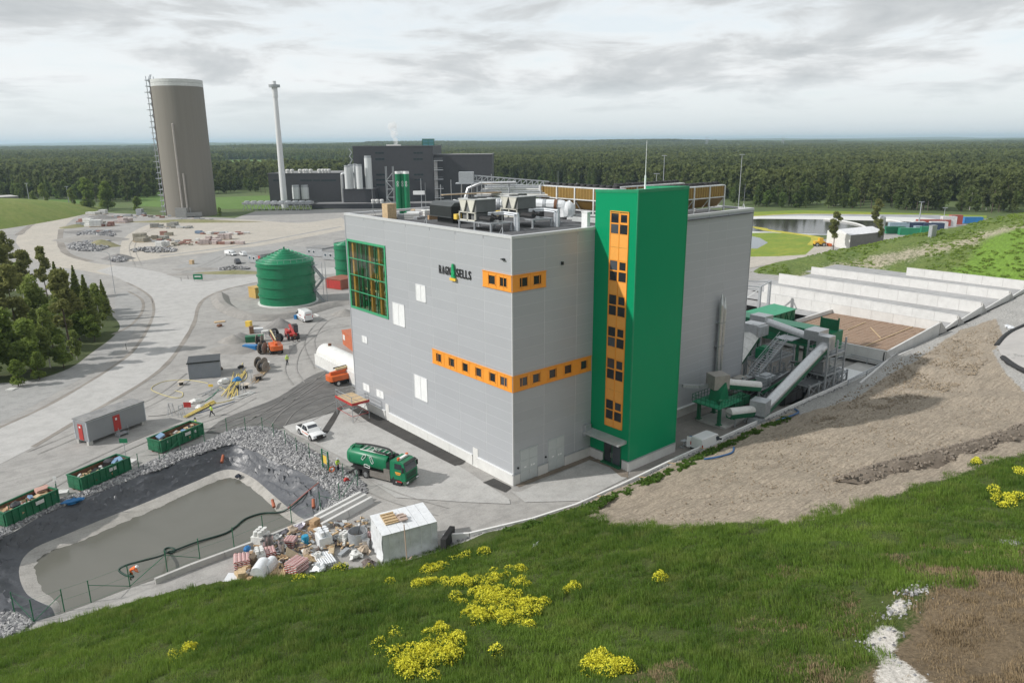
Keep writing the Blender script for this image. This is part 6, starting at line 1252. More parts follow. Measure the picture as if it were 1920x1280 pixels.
def truck(loc, rz):
 t = thing('vacuum_truck', 'green tanker truck with white recycling arrows and an orange beacon bar', 'truck', loc, rz)
 wheels = []
 for s in (-1, 1): wheels += [wheel('wheel', t, 3.05, s * 1.05, .52, .32), wheel('wheel', t, -1.35, s * 1.0, .52, .55), wheel('wheel', t, -2.75, s * 1.0, .52, .55)]
 part('chassis', MB().box(-3.9, -.45, .7, 4.1, .45, 1.05), mat('grimy chassis', (.06, .058, .055), .7, grime=.5), t)
 for s in (-1, 1): part('side_skirt', MB().box(-.75, s * 1.2 - .06, .42, 2.2, s * 1.2 + .06, 1.18), mat('dull metal skirt', (.26, .24, .22), .5, .4, grime=.6), t); part('mudguard', MB().box(-3.5, s * 1.0 - .3, 1.06, -.7, s * 1.0 + .3, 1.14), black, t)
 # tank: rounded box section, sloped tail
 def sec(x, k, dz=0): pts = []; [pts.append((1.22 * k * math.copysign(abs(math.cos(a)) ** .62, math.cos(a)), 2.22 + dz + 1.0 * k * math.copysign(abs(math.sin(a)) ** .62, math.sin(a)))) for a in [i / 20 * 6.283 for i in range(20)]]; return (x, pts)
 part('tank', loft([sec(-4.35, .62, -.05), sec(-4.2, .86), sec(-3.8, 1.0), sec(-1.5, 1.0), sec(1.35, 1.0), sec(1.6, .9)]), green, t)
 part('tail_ring', MB().cyl((-3.72, 0, 2.22), (-3.6, 0, 2.22), 1.26, n=24), greend, t)
 for s in (-1, 1):
  em = part('emblem', MB(), white, t) if False else MB()
  for k in range(3):
   a0 = k * 2.094 + .52; pa = [Vector((math.cos(a0 + d) * r, 0, math.sin(a0 + d) * r)) for d, r in ((-.80, .72), (-.56, .90), (.34, .90), (.52, .62), (.16, .60), (.05, .52), (-.48, .52))]; c = Vector((-1.0, s * 1.235, 2.25)); ring = [c + q for q in pa]
   for u, v in zip(ring, ring[1:] + ring[:1]): em.bar(u, v, .10, .04)
  part('emblem', em, white, t, 'white outlined three arrow recycling emblem')
 fr = MB()
 for y in (-.7, .7): fr.bar((-2.4, y, 3.27), (1.3, y, 3.3), .09)
 for x in np.arange(-2.2, 1.31, .7): fr.bar((x, -.7, 3.3), (x, .7, 3.3), .08)
 fr.bar((-1.6, -.7, 3.3), (.2, .7, 3.3), .06).bar((.2, -.7, 3.3), (-1.6, .7, 3.3), .06); part('roof_rack', fr, offwhite, t)
 part('suction_hose', MB().tube(smooth_pts([(-3.7, .1, 3.4), (-2.2, .3, 3.55), (-.4, .35, 3.6), (1.2, .3, 3.5), (1.75, -.2, 3.1), (1.1, -.75, 3.45), (-.2, -.8, 3.5)], 5), .11, 8), black, t); part('hatch', MB().box(-3.9, -.35, 3.2, -2.7, .35, 3.42).cyl((-3.9, 0, 3.3), (-4.4, 0, 2.9), .14), greend, t)
 part('pump_housing', MB().box(1.65, -1.15, 1.1, 2.15, 1.15, 2.6).cyl((1.9, -.5, 2.6), (1.9, -.5, 3.15), .2).sph((1.9, .5, 2.7), .45), blackbox, t); part('toolbox', MB().box(1.3, -1.25, .5, 2.15, -1.0, 1.8), mat('dull metal skirt', (0, 0, 0)), t)
 part('cab', loft([(2.2, [(-1.22, .75), (-1.22, 2.0), (-1.15, 2.95), (1.15, 2.95), (1.22, 2.0), (1.22, .75)]), (3.6, [(-1.23, .75), (-1.23, 2.0), (-1.12, 3.0), (1.12, 3.0), (1.23, 2.0), (1.23, .75)]), (4.05, [(-1.22, .6), (-1.22, 2.0), (-1.1, 2.8), (1.1, 2.8), (1.22, 2.0), (1.22, .6)]), (4.3, [(-1.18, .6), (-1.2, 1.75), (-1.15, 1.8), (1.15, 1.8), (1.2, 1.75), (1.18, .6)])]), green, t)
 part('windscreen', MB().quad((4.33, -1.05, 1.85), (4.33, 1.05, 1.85), (4.09, .98, 2.72), (4.09, -.98, 2.72)), glassd, t); part('sun_visor', MB().cbox((4.2, 0, 2.85), (.35, 2.1, .1), 0, 0, .3), blackbox, t); part('grille', MB().box(4.22, -.95, .95, 4.33, .95, 1.65), greend, t)
 for k in range(4): part('grille_bar', MB().box(4.32, -.9, 1.02 + k * .16, 4.36, .9, 1.08 + k * .16), black, t)
 part('bumper', MB().box(4.0, -1.24, .38, 4.42, 1.24, .78), mat('dark bumper', (.05, .09, .06), .5), t)
 for s in (-1, 1):
  part('door', MB().box(2.75, s * 1.235 - .015, .85, 3.85, s * 1.235 + .015, 2.1), green, t); part('side_window', MB().quad((2.85, s * 1.245, 2.05), (3.95, s * 1.245, 2.0), (3.75, s * 1.17, 2.75), (2.85, s * 1.17, 2.75)), glassd, t); part('door_decal', MB().box(2.95, s * 1.26 - .01, 1.62, 3.75, s * 1.26 + .01, 1.78).box(3.05, s * 1.26 - .01, 1.45, 3.65, s * 1.26 + .01, 1.55), orange, t)
  part('headlight', MB().box(4.4, s * .95 - .2, .5, 4.46, s * .95 + .2, .68), white, t); part('mirror', MB().box(4.05, s * 1.4 - .12, 1.9, 4.2, s * 1.4 + .12, 2.5).bar((3.9, s * 1.2, 2.4), (4.1, s * 1.4, 2.4), .05), black, t); part('wheel_arch', MB().cyl((3.05, s * 1.15, .55), (3.05, s * 1.24, .55), .66, n=18), black, t); part('marker', MB().box(3.2, s * 1.3 - .04, .62, 3.9, s * 1.3 + .01, .74), redp, t)
 b = part('beacon_bar', MB().box(3.0, -.85, 3.02, 3.35, .85, 3.22), white, t)
 for s in (-1, 1): part('beacon', MB().cyl((3.17, s * .8, 3.05), (3.17, s * .8, 3.33), .17), orangem, b)
 return t
TR_ = (G(754, 908) - G(690, 893)); pc = G(716, 893); truck(tuple(pc), heading(G(686, 893), G(757, 911)))
def van(loc, rz, label, Ln=5.6, h=2.5, red=True, name='panel_van'):
 t = thing(name, label, 'van', loc, rz); wp = mat('white car paint', (0, 0, 0)); a = Ln / 2
 part('body', carbody([(-a, h * .93, .95), (-a + .15, h, 1), (a - 1.75, h, 1), (a - 1.35, h * .95, .98), (a - .75, h * .55, .96), (a - .1, h * .42, .9), (a, h * .34, .84)], 1.95, .12, .35), wp, t)
 part('windscreen', MB().quad((a - .78, -.8, h * .585), (a - .78, .8, h * .585), (a - 1.36, .72, h * .92), (a - 1.36, -.72, h * .92)), glassd, t)
 for s in (-1, 1):
  part('side_window', MB().quad((a - 1.9, s * .985, h * .56), (a - 1.0, s * .985, h * .56), (a - 1.4, s * .93, h * .86), (a - 1.9, s * .93, h * .86)), glassd, t); part('mirror', MB().box(a - 1.1, s * 1.08 - .1, h * .55, a - .95, s * 1.08 + .1, h * .66), black, t)
  part('rub_strip', MB().box(-a + .2, s * .99 - .02, .55, a - 1.2, s * .99 + .02, .68), black, t)
  for x in (a - 1.0, -a + 1.1): wheel('wheel', t, x, s * .86, .34, .24)
  part('tail_light', MB().box(-a - .02, s * .88 - .07, h * .4, -a + .05, s * .88 + .07, h * .62), redp, t)
  if red: part('lettering', MB().box(-.9, s * 1.0 - .01, h * .52, .5, s * 1.0 + .005, h * .57).box(-.6, s * 1.0 - .01, h * .46, .3, s * 1.0 + .005, h * .49), redp, t)
 part('rear_door', MB().box(-a - .02, -.8, .5, -a, -.02, h * .85).box(-a - .02, .02, .5, -a, .8, h * .85), wp, t); part('bumper', MB().box(-a - .08, -.9, .3, -a + .1, .9, .5).box(a - .15, -.85, .3, a + .06, .85, .52), black, t)
 if red: part('lettering', MB().box(-a - .035, -.6, h * .68, -a - .02, .6, h * .74), redp, t)
 return t
van(tuple(G(571, 600)), heading(G(589, 606), G(566, 594)), 'white panel van with red lettering parked near the green tank'); sv = van(tuple(G(1326, 839)), heading(G(1308, 853), G(1345, 837)), 'small white van with open rear door behind the kerb, shaded yard', 4.6, 2.0, False)
part('open_door', MB().cbox((-2.3, 1.1, 1.1), (.08, .7, 1.4), .5), white, sv); part('cargo_shade_panel', MB().box(-2.26, -.75, .45, -2.21, .75, 1.6), black, sv)  # solid black panel stands in for the unlit cargo space
def car(loc, rz, label, m, est=True):
 t = thing('parked_car', label, 'car', loc, rz, 'cars on the far gravel lot')
 part('body', carbody([(-2.2, .85, .9), (-2.1, 1.0, .97), (1.1, 1.0, 1), (2.0, .85, .93), (2.2, .6, .85)], 1.8, .06, .3), m, t); part('cab', loft([(-2.0 if est else -1.5, [(-.8, .95), (-.75, .98), (.75, .98), (.8, .95)]), (-1.7 if est else -.9, [(-.8, .95), (-.62, 1.5), (.62, 1.5), (.8, .95)]), (.3, [(-.8, .95), (-.62, 1.5), (.62, 1.5), (.8, .95)]), (1.2, [(-.8, .95), (-.74, .98), (.74, .98), (.8, .95)])]), m, t)
 part('windscreen', MB().quad((1.12, -.68, 1.03), (1.12, .68, 1.03), (.36, .58, 1.48), (.36, -.58, 1.48)), glassd, t)
 for s in (-1, 1):
  part('side_window', MB().quad((-1.5, s * .79, 1.02), (.8, s * .79, 1.02), (.25, s * .665, 1.44), (-1.4, s * .665, 1.44)), glassd, t)
  for x in (1.35, -1.35): wheel('wheel', t, x, s * .8, .32, .2)
 return t
wp_ = mat('white car paint', (0, 0, 0)); car(tuple(G(456, 479)), heading(G(463, 481), G(447, 476)), 'white estate car parked beside the grey and red cabin', wp_); car(tuple(G(446, 494)), heading(G(440, 488), G(451, 498)), 'dark car parked in front of the two white ones', mat('dark car paint', (.03, .032, .036), .3))
van(tuple(G(433, 479)), heading(G(424, 478), G(442, 480)), 'small white van at the left of the parked cars', 4.4, 1.8, False)
def telehandler(loc, rz):
 t = thing('telehandler', 'red telehandler with black cab parked by the dark heap', 'telehandler', loc, rz)
 part('chassis', MB().box(-2.3, -.7, .75, 2.0, .7, 1.25), redp, t); part('engine_box', MB().box(-1.6, -1.15, .9, 1.0, -.5, 1.7), redp, t); part('boom', MB().bar((-2.3, 0, 2.1), (2.9, 0, 1.25), .42, .45), redp, t); part('boom_tip', MB().bar((2.8, 0, 1.3), (3.3, 0, .6), .36), rust, t)
 part('cab', MB().prism([(-.9, .35), (.9, .35), (.9, 1.15), (-.9, 1.15)], 1.2, 2.5), glassd, t); part('cab_roof', MB().box(-.95, .3, 2.5, .85, 1.2, 2.62), black, t); part('fork_frame', MB().box(3.2, -.7, .3, 3.3, .7, 1.1).box(3.3, -.5, .25, 4.3, -.35, .33).box(3.3, .35, .25, 4.3, .5, .33), black, t)
 for s in (-1, 1):
  for x in (1.4, -1.5): wheel('wheel', t, x, s * .95, .6, .42, tyre, redp)
telehandler(tuple(G(548, 633)), heading(G(541, 620), G(556, 640)))
def boomlift(loc, rz, label, up=.0):
 t = thing('boom_lift', label, 'boom lift', loc, rz, 'orange boom lifts')
 part('chassis', MB().box(-1.5, -.85, .45, 1.5, .85, .85), black, t); part('turntable', MB().prism([(-2.2, -1.1), (1.0, -1.1), (1.3, -.6), (1.3, .6), (1.0, 1.1), (-2.2, 1.1), (-2.5, .6), (-2.5, -.6)], .9, 1.75), orangem, t)
 b = part('boom', MB().bar((-2.0, .0, 2.0), (4.2, .0, 2.3 + up), .42, .5), orangem, t); part('boom_section', MB().bar((-1.0, 0, 2.55), (4.9, 0, 2.75 + up), .26, .3), cream, b)
 part('hose_track', MB().bar((-1.2, .3, 2.7), (3.8, .3, 2.8 + up), .12, .2), black, b); k = MB()
 for z in (0, .55, 1.1):
  for (x0, y0), (x1, y1) in (((4.9, -.9), (4.9, .9)), ((5.7, -.9), (5.7, .9)), ((4.9, -.9), (5.7, -.9)), ((4.9, .9), (5.7, .9))): k.bar((x0, y0, 1.4 + up + z), (x1, y1, 1.4 + up + z), .05)
 for x in (4.9, 5.7):
  for y in (-.9, 0, .9): k.bar((x, y, 1.4 + up), (x, y, 2.5 + up), .05)
 part('basket', k, galv, t)
 for s in (-1, 1):
  for x in (1.1, -1.2): wheel('wheel', t, x, s * 1.0, .48, .34, tyre, offwhite)
boomlift(tuple(G(641, 718, 0)), heading(G(640, 712), G(690, 700)), 'big orange boom lift partly hidden behind the grey corner'); boomlift(tuple(G(517, 660)), heading(G(528, 664), G(505, 628)), 'smaller orange boom lift among the cable drums', .3)
# white tent hall and big lying vessel by the building's far corner
A, B_ = G(600, 685), G(668, 720); t = thing('lying_tank', 'long white cylinder tank lying on its transport cradle', 'tank', tuple(A), heading(A, B_)); Ln = (B_ - A).length + 3
part('shell', MB().cyl((0, 1.2, 2.1), (Ln, 1.2, 2.1), 1.75, n=28).sph((0, 1.2, 2.1), 1.72, (.3, 1, 1), 20, 8), offwhite, t); part('skirt', MB().box(-.3, -.75, .3, Ln, -.55, 2.2), offwhite, t); part('cradle', MB().box(-.2, -.8, 0, Ln, -.4, .3).box(-.2, 2.6, 0, Ln, 3.0, .3), galv, t); part('nozzle', MB().cyl((2, 1.2, 3.7), (2, 1.2, 4.2), .3).cyl((-.5, .3, .4), (-.5, 1.8, .4), .25).cyl((-1.0, .3, .0), (-1.0, 1.8, .0), .2), rust, t)
# scaffold tower at the building corner
A = G(650, 773); t = thing('mobile_scaffold', 'low scaffold tower with red edged deck by the grey wall corner', 'scaffold', (-4.2, 29.5, 0), .0); a_, b__ = (0, 0), (3.0, 5.0)
for x in (0, 2.6):
 for y in (0, 4.6): part('standard', MB().cyl((x, y, 0), (x, y, 3.9), .05, n=6).cbox((x, y, .03), (.3, .3, .06)), galv, t)
for z in (1.0, 2.7, 3.3, 3.85): part('ledger', MB().bar((0, 0, z), (2.6, 0, z), .05).bar((0, 0, z), (0, 4.6, z), .05).bar((2.6, 0, z), (2.6, 4.6, z), .05).bar((0, 4.6, z), (2.6, 4.6, z), .05), redp if z == 1 else galv, t)
part('deck', MB().box(-.05, -.1, 2.72, 2.65, 4.7, 2.8), wood, t); part('toe_board', MB().box(-.1, -.15, 2.6, -.05, 4.75, 2.95).box(-.05, -.15, 2.6, 2.7, -.1, 2.95), redp, t); part('brace', MB().bar((0, 0, .2), (0, 4.6, 2.6), .04).bar((2.6, 0, 2.6), (2.6, 4.6, .2), .04).bar((0, 0, .2), (2.6, 0, 2.6), .04), galv, t)
# ================================================================== conveyors and machinery right of the tower
gg = thing('conveyor_gallery', 'long green enclosed conveyor gallery reaching out from behind the building', 'conveyor', (66, 21.3, 0))
part('casing', MB().box(0, -23, 4.2, 3.2, 0, 7.0), green, gg); part('roof', MB().box(-.15, -23.1, 7.0, 3.35, .1, 7.15), mat('light green roof sheet', (.015, .27, .13), .4), gg)
for i in range(8):
 y = -23 + i * 3.25; part('frame', MB().box(-.14, y - .1, 4.1, 0, y + .1, 7.0).bar((-.08, y, 4.2), (-.08, y + (3.2 if i < 7 else 0), 6.9), .14), greend, gg)
part('sill', MB().box(-.2, -23, 4.05, .1, 0, 4.25), greend, gg)
for y in (-1, -10, -19): part('trestle', MB().bar((.3, y, 0), (.3, y, 4.2), .4).bar((2.9, y, 0), (2.9, y, 4.2), .4), greend, gg)
part('end_house', MB().box(-.3, -25.0, 4.0, 3.5, -23, 7.2), green, gg); part('end_screen', MB().box(2.0, -24.8, 7.2, 2.2, -21.8, 9.0).box(1.9, -24.9, 7.2, 2.1, -24.7, 9.4).box(1.9, -21.9, 7.2, 2.1, -21.7, 9.2), greend, gg)
lg = thing('green_hall', 'low green lean-to hall with cross braced side beyond the gallery', 'building', (73, 13.6, 2.4))
part('wall', MB().box(0, 0, 0, 12.5, 4.6, 2.9), greend, lg); part('roof', MB().ext([(-.2, -.2, 2.95), (-.2, 4.8, 3.25), (-.2, 4.8, 3.35), (-.2, -.2, 3.05)], (12.9, 0, 0)), mat('light green roof sheet', (0, 0, 0)), lg)
for i in range(6): part('brace', MB().bar((i * 2.08, -.06, 0), (i * 2.08 + 1.04, -.06, 2.9), .18).bar((i * 2.08 + 1.04, -.06, 2.9), (i * 2.08 + 2.08, -.06, 0), .18), greend, lg)
part('front_screen', MB().box(-5.2, 4.0, .4, -.4, 4.2, 3.6), greend, lg); part('front_hood', MB().ext([(-6, -.5, 0), (-6, 4, 0), (-6, 4, 2.2), (-6, 1, 2.2)], (6, 0, 0)), green, lg)
def tubeconv(name, label, a, b, r, under=True, cat='conveyor', m=None):
 a, b = Vector(a), Vector(b); t = thing(name, label, cat, tuple(a)); d = b - a; part('tube', MB().cyl((0, 0, 0), d, r, n=18), m or steel, t)
 if under:
  u = d.normalized().cross(Vector((0, 0, 1))).normalized(); dn = u.cross(d.normalized()).normalized(); dn = dn if dn.z < 0 else -dn; part('trough', MB().ext([u * r * 1.02 + dn * .1, u * r * .75 + dn * r * 1.25, -u * r * .75 + dn * r * 1.25, -u * r * 1.02 + dn * .1], d), greend, t)
 return t
cv1 = tubeconv('tube_conveyor', 'biggest silver tube conveyor slanting down to the kerb', (37.6, -8.0, 1.5), (57.5, -6.6, 7.3), .78)
part('foot', MB().box(-1.2, -.9, -1.5, .3, .9, -.4), galv, cv1); part('head_box', MB().cbox((20.4, 1.5, 6.2), (2.0, 2.0, 2.2)), steel, cv1)
cv2 = tubeconv('tube_conveyor', 'short silver tube conveyor running up to the grey hood boxes', (60.5, 5.0, 8.3), (58.5, -4.2, 7.6), .8); part('head_box', MB().cbox((.4, 1.4, 0), (2.6, 2.8, 2.2)), steel, cv2); part('tail_box', MB().cbox((-1.6, -9.4, .2), (3.2, 2.4, 1.5)), steel, cv2)
cv3 = tubeconv('tube_conveyor', 'white topped tube conveyor under the grey hood by the wall', (36.0, -3.6, 5.3), (40.8, -6.0, 4.4), .6, m=offwhite); cv4 = tubeconv('tube_conveyor', 'short white tube conveyor below the green platform', (33.2, -6.2, 2.3), (37.2, -7.3, 2.0), .65, m=offwhite)
part('hood', MB().cbox((5.0, -1.6, .1), (2.2, 2.2, 2.0), .2), galv, cv4); part('leg', MB().bar((3, -.7, -.6), (3, -.7, -2.0), .14).bar((1, -.4, -.6), (1, -.4, -2.2), .14), galv, cv4)
part('hood', MB().cbox((-.8, .8, .3), (2.4, 2.2, 2.0), -.4), mat('taupe hood', (.33, .31, .28), .5), cv3)
pf = thing('hopper_platform', 'green steel platform with railing and green hopper on a concrete pad', 'platform', (31.6, -5.6, 0)); part('pad', MB().box(.8, -.6, 0, 7, 4.0, .35), concrete, pf)
part('deck', MB().box(0, 0, 2.9, 5.6, 4.3, 3.05), mat('deck green', (.02, .24, .12), .5), pf)
for x, y in ((1, .5), (4.6, .5), (1, 3.8), (4.6, 3.8)): part('leg', MB().box(x - .2, y - .2, .35, x + .2, y + .2, 2.9).box(x - .35, y - .35, .35, x + .35, y + .35, .45), greend, pf)
rl = MB()
for x in np.arange(0, 5.7, .7): rl.bar((x, 0, 3.05), (x, 0, 4.1), .05).bar((x, 4.3, 3.05), (x, 4.3, 4.1), .05)
for y in np.arange(0, 4.4, .72): rl.bar((0, y, 3.05), (0, y, 4.1), .05).bar((5.6, y, 3.05), (5.6, y, 4.1), .05)
for z in (3.6, 4.1): rl.bar((0, 0, z), (5.6, 0, z), .05).bar((0, 4.3, z), (5.6, 4.3, z), .05).bar((0, 0, z), (0, 4.3, z), .05).bar((5.6, 0, z), (5.6, 4.3, z), .05)
part('railing', rl, greend, pf); part('hopper', MB().ext([(2.2, 1.4, 3.05), (4.4, 1.4, 3.05), (4.0, 1.4, 4.6), (3.6, 1.4, 5.6), (2.6, 1.4, 4.6)], (0, 1.8, 0)).cyl((3.2, 2.2, 3.05), (3.2, 2.2, 4.4), .9, .5, 10), green, pf)
part('drive', MB().cbox((4.6, 2.2, 3.5), (.8, .6, .7)).cyl((1.6, 1.2, 3.4), (2.2, 1.2, 3.4), .25), greend, pf); part('beam', MB().bar((1.2, 4.1, 5.0), (4.5, 3.4, 4.8), .35).bar((-1.2, 5.2, 5.3), (1.5, 4.2, 4.9), .4), galv, pf)
bc = thing('covered_belt', 'inclined belt conveyor under four curved white covers', 'conveyor', (46.6, 2.9, 3.9)); d = Vector((6.6, .6, 3.9)); u = Vector((-.1, 1, 0)).normalized()
for i in range(4):
 a = d * (i / 4 + .008); e = d / 4 * .97; pr_ = [u * (-1.5) + Vector((0, 0, 0)), u * -1.1 + Vector((0, 0, .55)), u * 0 + Vector((0, 0, .85)), u * 1.1 + Vector((0, 0, .55)), u * 1.5]; part('cover', MB().ext([a + q for q in pr_], e), offwhite, bc)
part('trough', MB().ext([u * -1.5, u * 1.5, u * 1.2 + Vector((0, 0, -1)), u * -1.2 + Vector((0, 0, -1))], d), greend, bc); part('head_box', MB().cbox(d * 1.12 + Vector((0, 0, .3)), (2.6, 2.8, 2.1)), steel, bc); part('tail_box', MB().cbox((-3.0, 1.0, -.6), (2.6, 2.2, 1.4)), offwhite, bc)
for f in (.1, .55, .95): p = d * f; part('leg', MB().bar(p + u * 1.1 + Vector((0, 0, -1)), Vector((p.x + u.x * 1.1, p.y + u.y * 1.1, -3.9)), .18).bar(p - u * 1.1 + Vector((0, 0, -1)), Vector((p.x - u.x * 1.1, p.y - u.y * 1.1, -3.9)), .18), galv, bc)
sr = thing('access_stairs', 'galvanised stairs with railings climbing beside the covered belt', 'stairs', (47.2, -.9, 3.2)); d = Vector((8.2, 0, 4.4))
for y in (-.7, .7): part('stringer', MB().bar((0, y, 0), d + Vector((0, y, 0)), .1, .3), galv, sr); part('handrail', MB().bar((0, y, 1.0), d + Vector((0, y, 1.0)), .06).bar((0, y, .5), d + Vector((0, y, .5)), .05), galv, sr)
for i in range(18): p = d * (i + .5) / 18; part('tread', MB().cbox((p.x, 0, p.z + .12), (.34, 1.3, .05)), galv, sr)
part('top_deck', MB().box(8.2, -1.4, 4.25, 11, 1.4, 4.4), galv, sr); part('bottom_deck', MB().box(-3, -2.2, -.2, .1, 1.0, 0), galv, sr)
def frame(name, label, x0, y0, x1, y1, h, levels, m=galv, rails=True, step=3.2):
 t = thing(name, label, 'steel frame', (x0, y0, 0), 0, 'galvanised machine frames'); X, Y = x1 - x0, y1 - y0; nx = max(1, round(X / step))
 for i in range(nx + 1):
  x = X * i / nx
  for y in (0, Y): part('column', MB().box(x - .12, y - .12, 0, x + .12, y + .12, h), m, t)
  if i < nx:
   for y in (0, Y): part('brace', MB().bar((x, y, .1), (x + X / nx, y, levels[0]), .09).bar((x, y, levels[0]), (x + X / nx, y, .1), .09), m, t)
 for z in levels:
  part('beam', MB().bar((0, 0, z), (X, 0, z), .2).bar((0, Y, z), (X, Y, z), .2).bar((0, 0, z), (0, Y, z), .2).bar((X, 0, z), (X, Y, z), .2), m, t); part('grating', MB().box(.1, .1, z + .1, X - .1, Y - .1, z + .14), mat('grating', (.18, .19, .2), .5, .4), t)
  if rails:
   r = MB()
   for q in (.6, 1.15): r.bar((0, 0, z + q), (X, 0, z + q), .05).bar((0, Y, z + q), (X, Y, z + q), .05).bar((X, 0, z + q), (X, Y, z + q), .05)
   for k in range(int(X / 1.3) + 1): r.bar((k * 1.3, 0, z), (k * 1.3, 0, z + 1.15), .05).bar((k * 1.3, Y, z), (k * 1.3, Y, z + 1.15), .05)
   part('railing', r, m, t)
 return t
frame('access_gantry', 'lower galvanised frame with walkway in front of the stairs', 43.5, -4.4, 55, -1.6, 4.0, (2.6,)); frame('access_gantry', 'tall galvanised frame under the head of the biggest tube conveyor', 56, -8.0, 61.5, -4.8, 8.2, (3.0, 6.0), rails=True); frame('access_gantry', 'middle galvanised frame carrying the walkway and screens', 50.5, -1.2, 58.5, 2.6, 6.2, (4.6,)); frame('access_gantry', 'low frame over the dark pit at the far end of the yard', 52, -7.6, 64, -5.4, 2.4, (2.0,), rails=False)
for i, (x, y, z, s, m, lab) in enumerate(((52.5, .6, 5.6, (2.2, 1.6, 1.6), green, 'green drive unit on the middle machine frame'), (47, -3.2, 3.3, (2.6, 1.8, 1.2), galv, 'grey screen box on the lower walkway frame'), (44.5, -.4, 2.2, (3, 2, 2.2), mat('taupe hood', (0, 0, 0)), 'taupe hopper box behind the lower walkway'), (57.5, -6.4, 4.0, (2, 1.6, 1.8), steel, 'silver drop box inside the tall frame'), (41, -2.5, 1.2, (4, 1.6, 1.2), greend, 'dark green feeder low beside the wall'), (49, -6.2, 1.0, (5, 1.4, 1.4), black, 'dark belt unit on the yard floor'), (54, 2.8, 8.6, (2.4, 2.2, 1.6), steel, 'shiny hood at the head of the covered belt'))):
 mb = MB().cbox((0, 0, 0), s).cbox((0, 0, s[2] / 2 + .1), (s[0] * .7, s[1] * .6, .3)).bar((s[0] / 2 - .1, 0, -s[2] / 2), (s[0] / 2 - .1, 0, -z), .18).bar((-s[0] / 2 + .1, 0, -s[2] / 2), (-s[0] / 2 + .1, 0, -z), .18)
 for k in range(4): mb.box(-s[0] / 2 + k * s[0] / 3 - .04, -s[1] / 2 - .05, -s[2] / 2, -s[0] / 2 + k * s[0] / 3 + .04, -s[1] / 2, s[2] / 2)
 solo('machine_unit', mb, m, lab, 'machine', (x, y, z))
for a, b, w_, lab in (((43, -3.2, 1.2), (50, -5.6, 4.2), 1.0, 'open belt conveyor climbing beside the biggest tube'), ((41.5, -1.0, 3.0), (49, -2.6, 3.4), .9, 'level belt conveyor behind the green platform'), ((52, -4.6, 5.2), (61, -5.6, 3.2), 1.1, 'sloping belt conveyor between the machine frames')):
 a, b = Vector(a), Vector(b); t = thing('belt_conveyor', lab, 'conveyor', tuple(a)); d = b - a; u = Vector((-d.y, d.x, 0)).normalized() * w_ / 2; part('belt', MB().bar((0, 0, .1), d + Vector((0, 0, .1)), w_ * .8, .06), black, t); k = MB()
 for s in (-1, 1):
  part('side_rail', MB().bar(u * s, d + u * s, .12, .4), greend if s < 0 else galv, t)
  for i in range(7): p, q = d * (i / 7) + u * s, d * ((i + 1) / 7) + u * s; k.bar(p + Vector((0, 0, -.9)), q, .07).bar(p, q + Vector((0, 0, -.9)), .07)
  k.bar(u * s + Vector((0, 0, -.9)), d + u * s + Vector((0, 0, -.9)), .12)
  for f in (.2, .8): k.bar(d * f + u * s, Vector(((d * f + u * s).x, (d * f + u * s).y, -a.z)), .14)
 part('truss', k, galv, t)
pt = thing('pit_roof', 'white corrugated roof panel lying low over the sunken pit', 'roof panel', (64.4, -7.9, .4))
for i in range(6): part('roof_sheet', MB().box(.05 + i * 1.0, 0, 0, 1.0 + i * 1.0, 4.6, .12), white, pt)
rl = thing('guard_rail', 'galvanised guard rail round the pit edge', 'railing', (61, -9.3, .6))
for a, b in (((0, 0), (14, .6)), ((14, .6), (14.5, 6.5)), ((2, 8.5), (14.5, 6.5))): part('rail', MB().bar((*a, 1.0), (*b, 1.0), .16).bar((*a, .6), (*b, .6), .1), galv, rl); part('post', MB().bar((*a, 0), (*a, 1.0), .12).bar(((a[0] + b[0]) / 2, (a[1] + b[1]) / 2, 0), ((a[0] + b[0]) / 2, (a[1] + b[1]) / 2, 1), .12), galv, rl)
pm = thing('portal_gantry', 'pair of galvanised portal posts with a slanting strut beside the wall', 'steel frame', (89.5, 24, 2.4)); part('post', MB().bar((0, 0, 0), (0, 0, 5.6), .5), galv, pm); part('post', MB().bar((4.2, .3, 0), (4.2, .3, 6.2), .5), galv, pm); part('truss', MB().bar((0, 0, 5.5), (-5, 7, 5.7), .2).bar((0, 0, 4.9), (-5, 7, 5.1), .15).bar((4.2, .3, 6), (-1, 7, 6), .2).bar((0, 0, 5.5), (4.2, .3, 6), .2), galv, pm); part('strut', MB().bar((0, 0, 5.2), (-3.4, 4.8, .2), .16), white, pm)
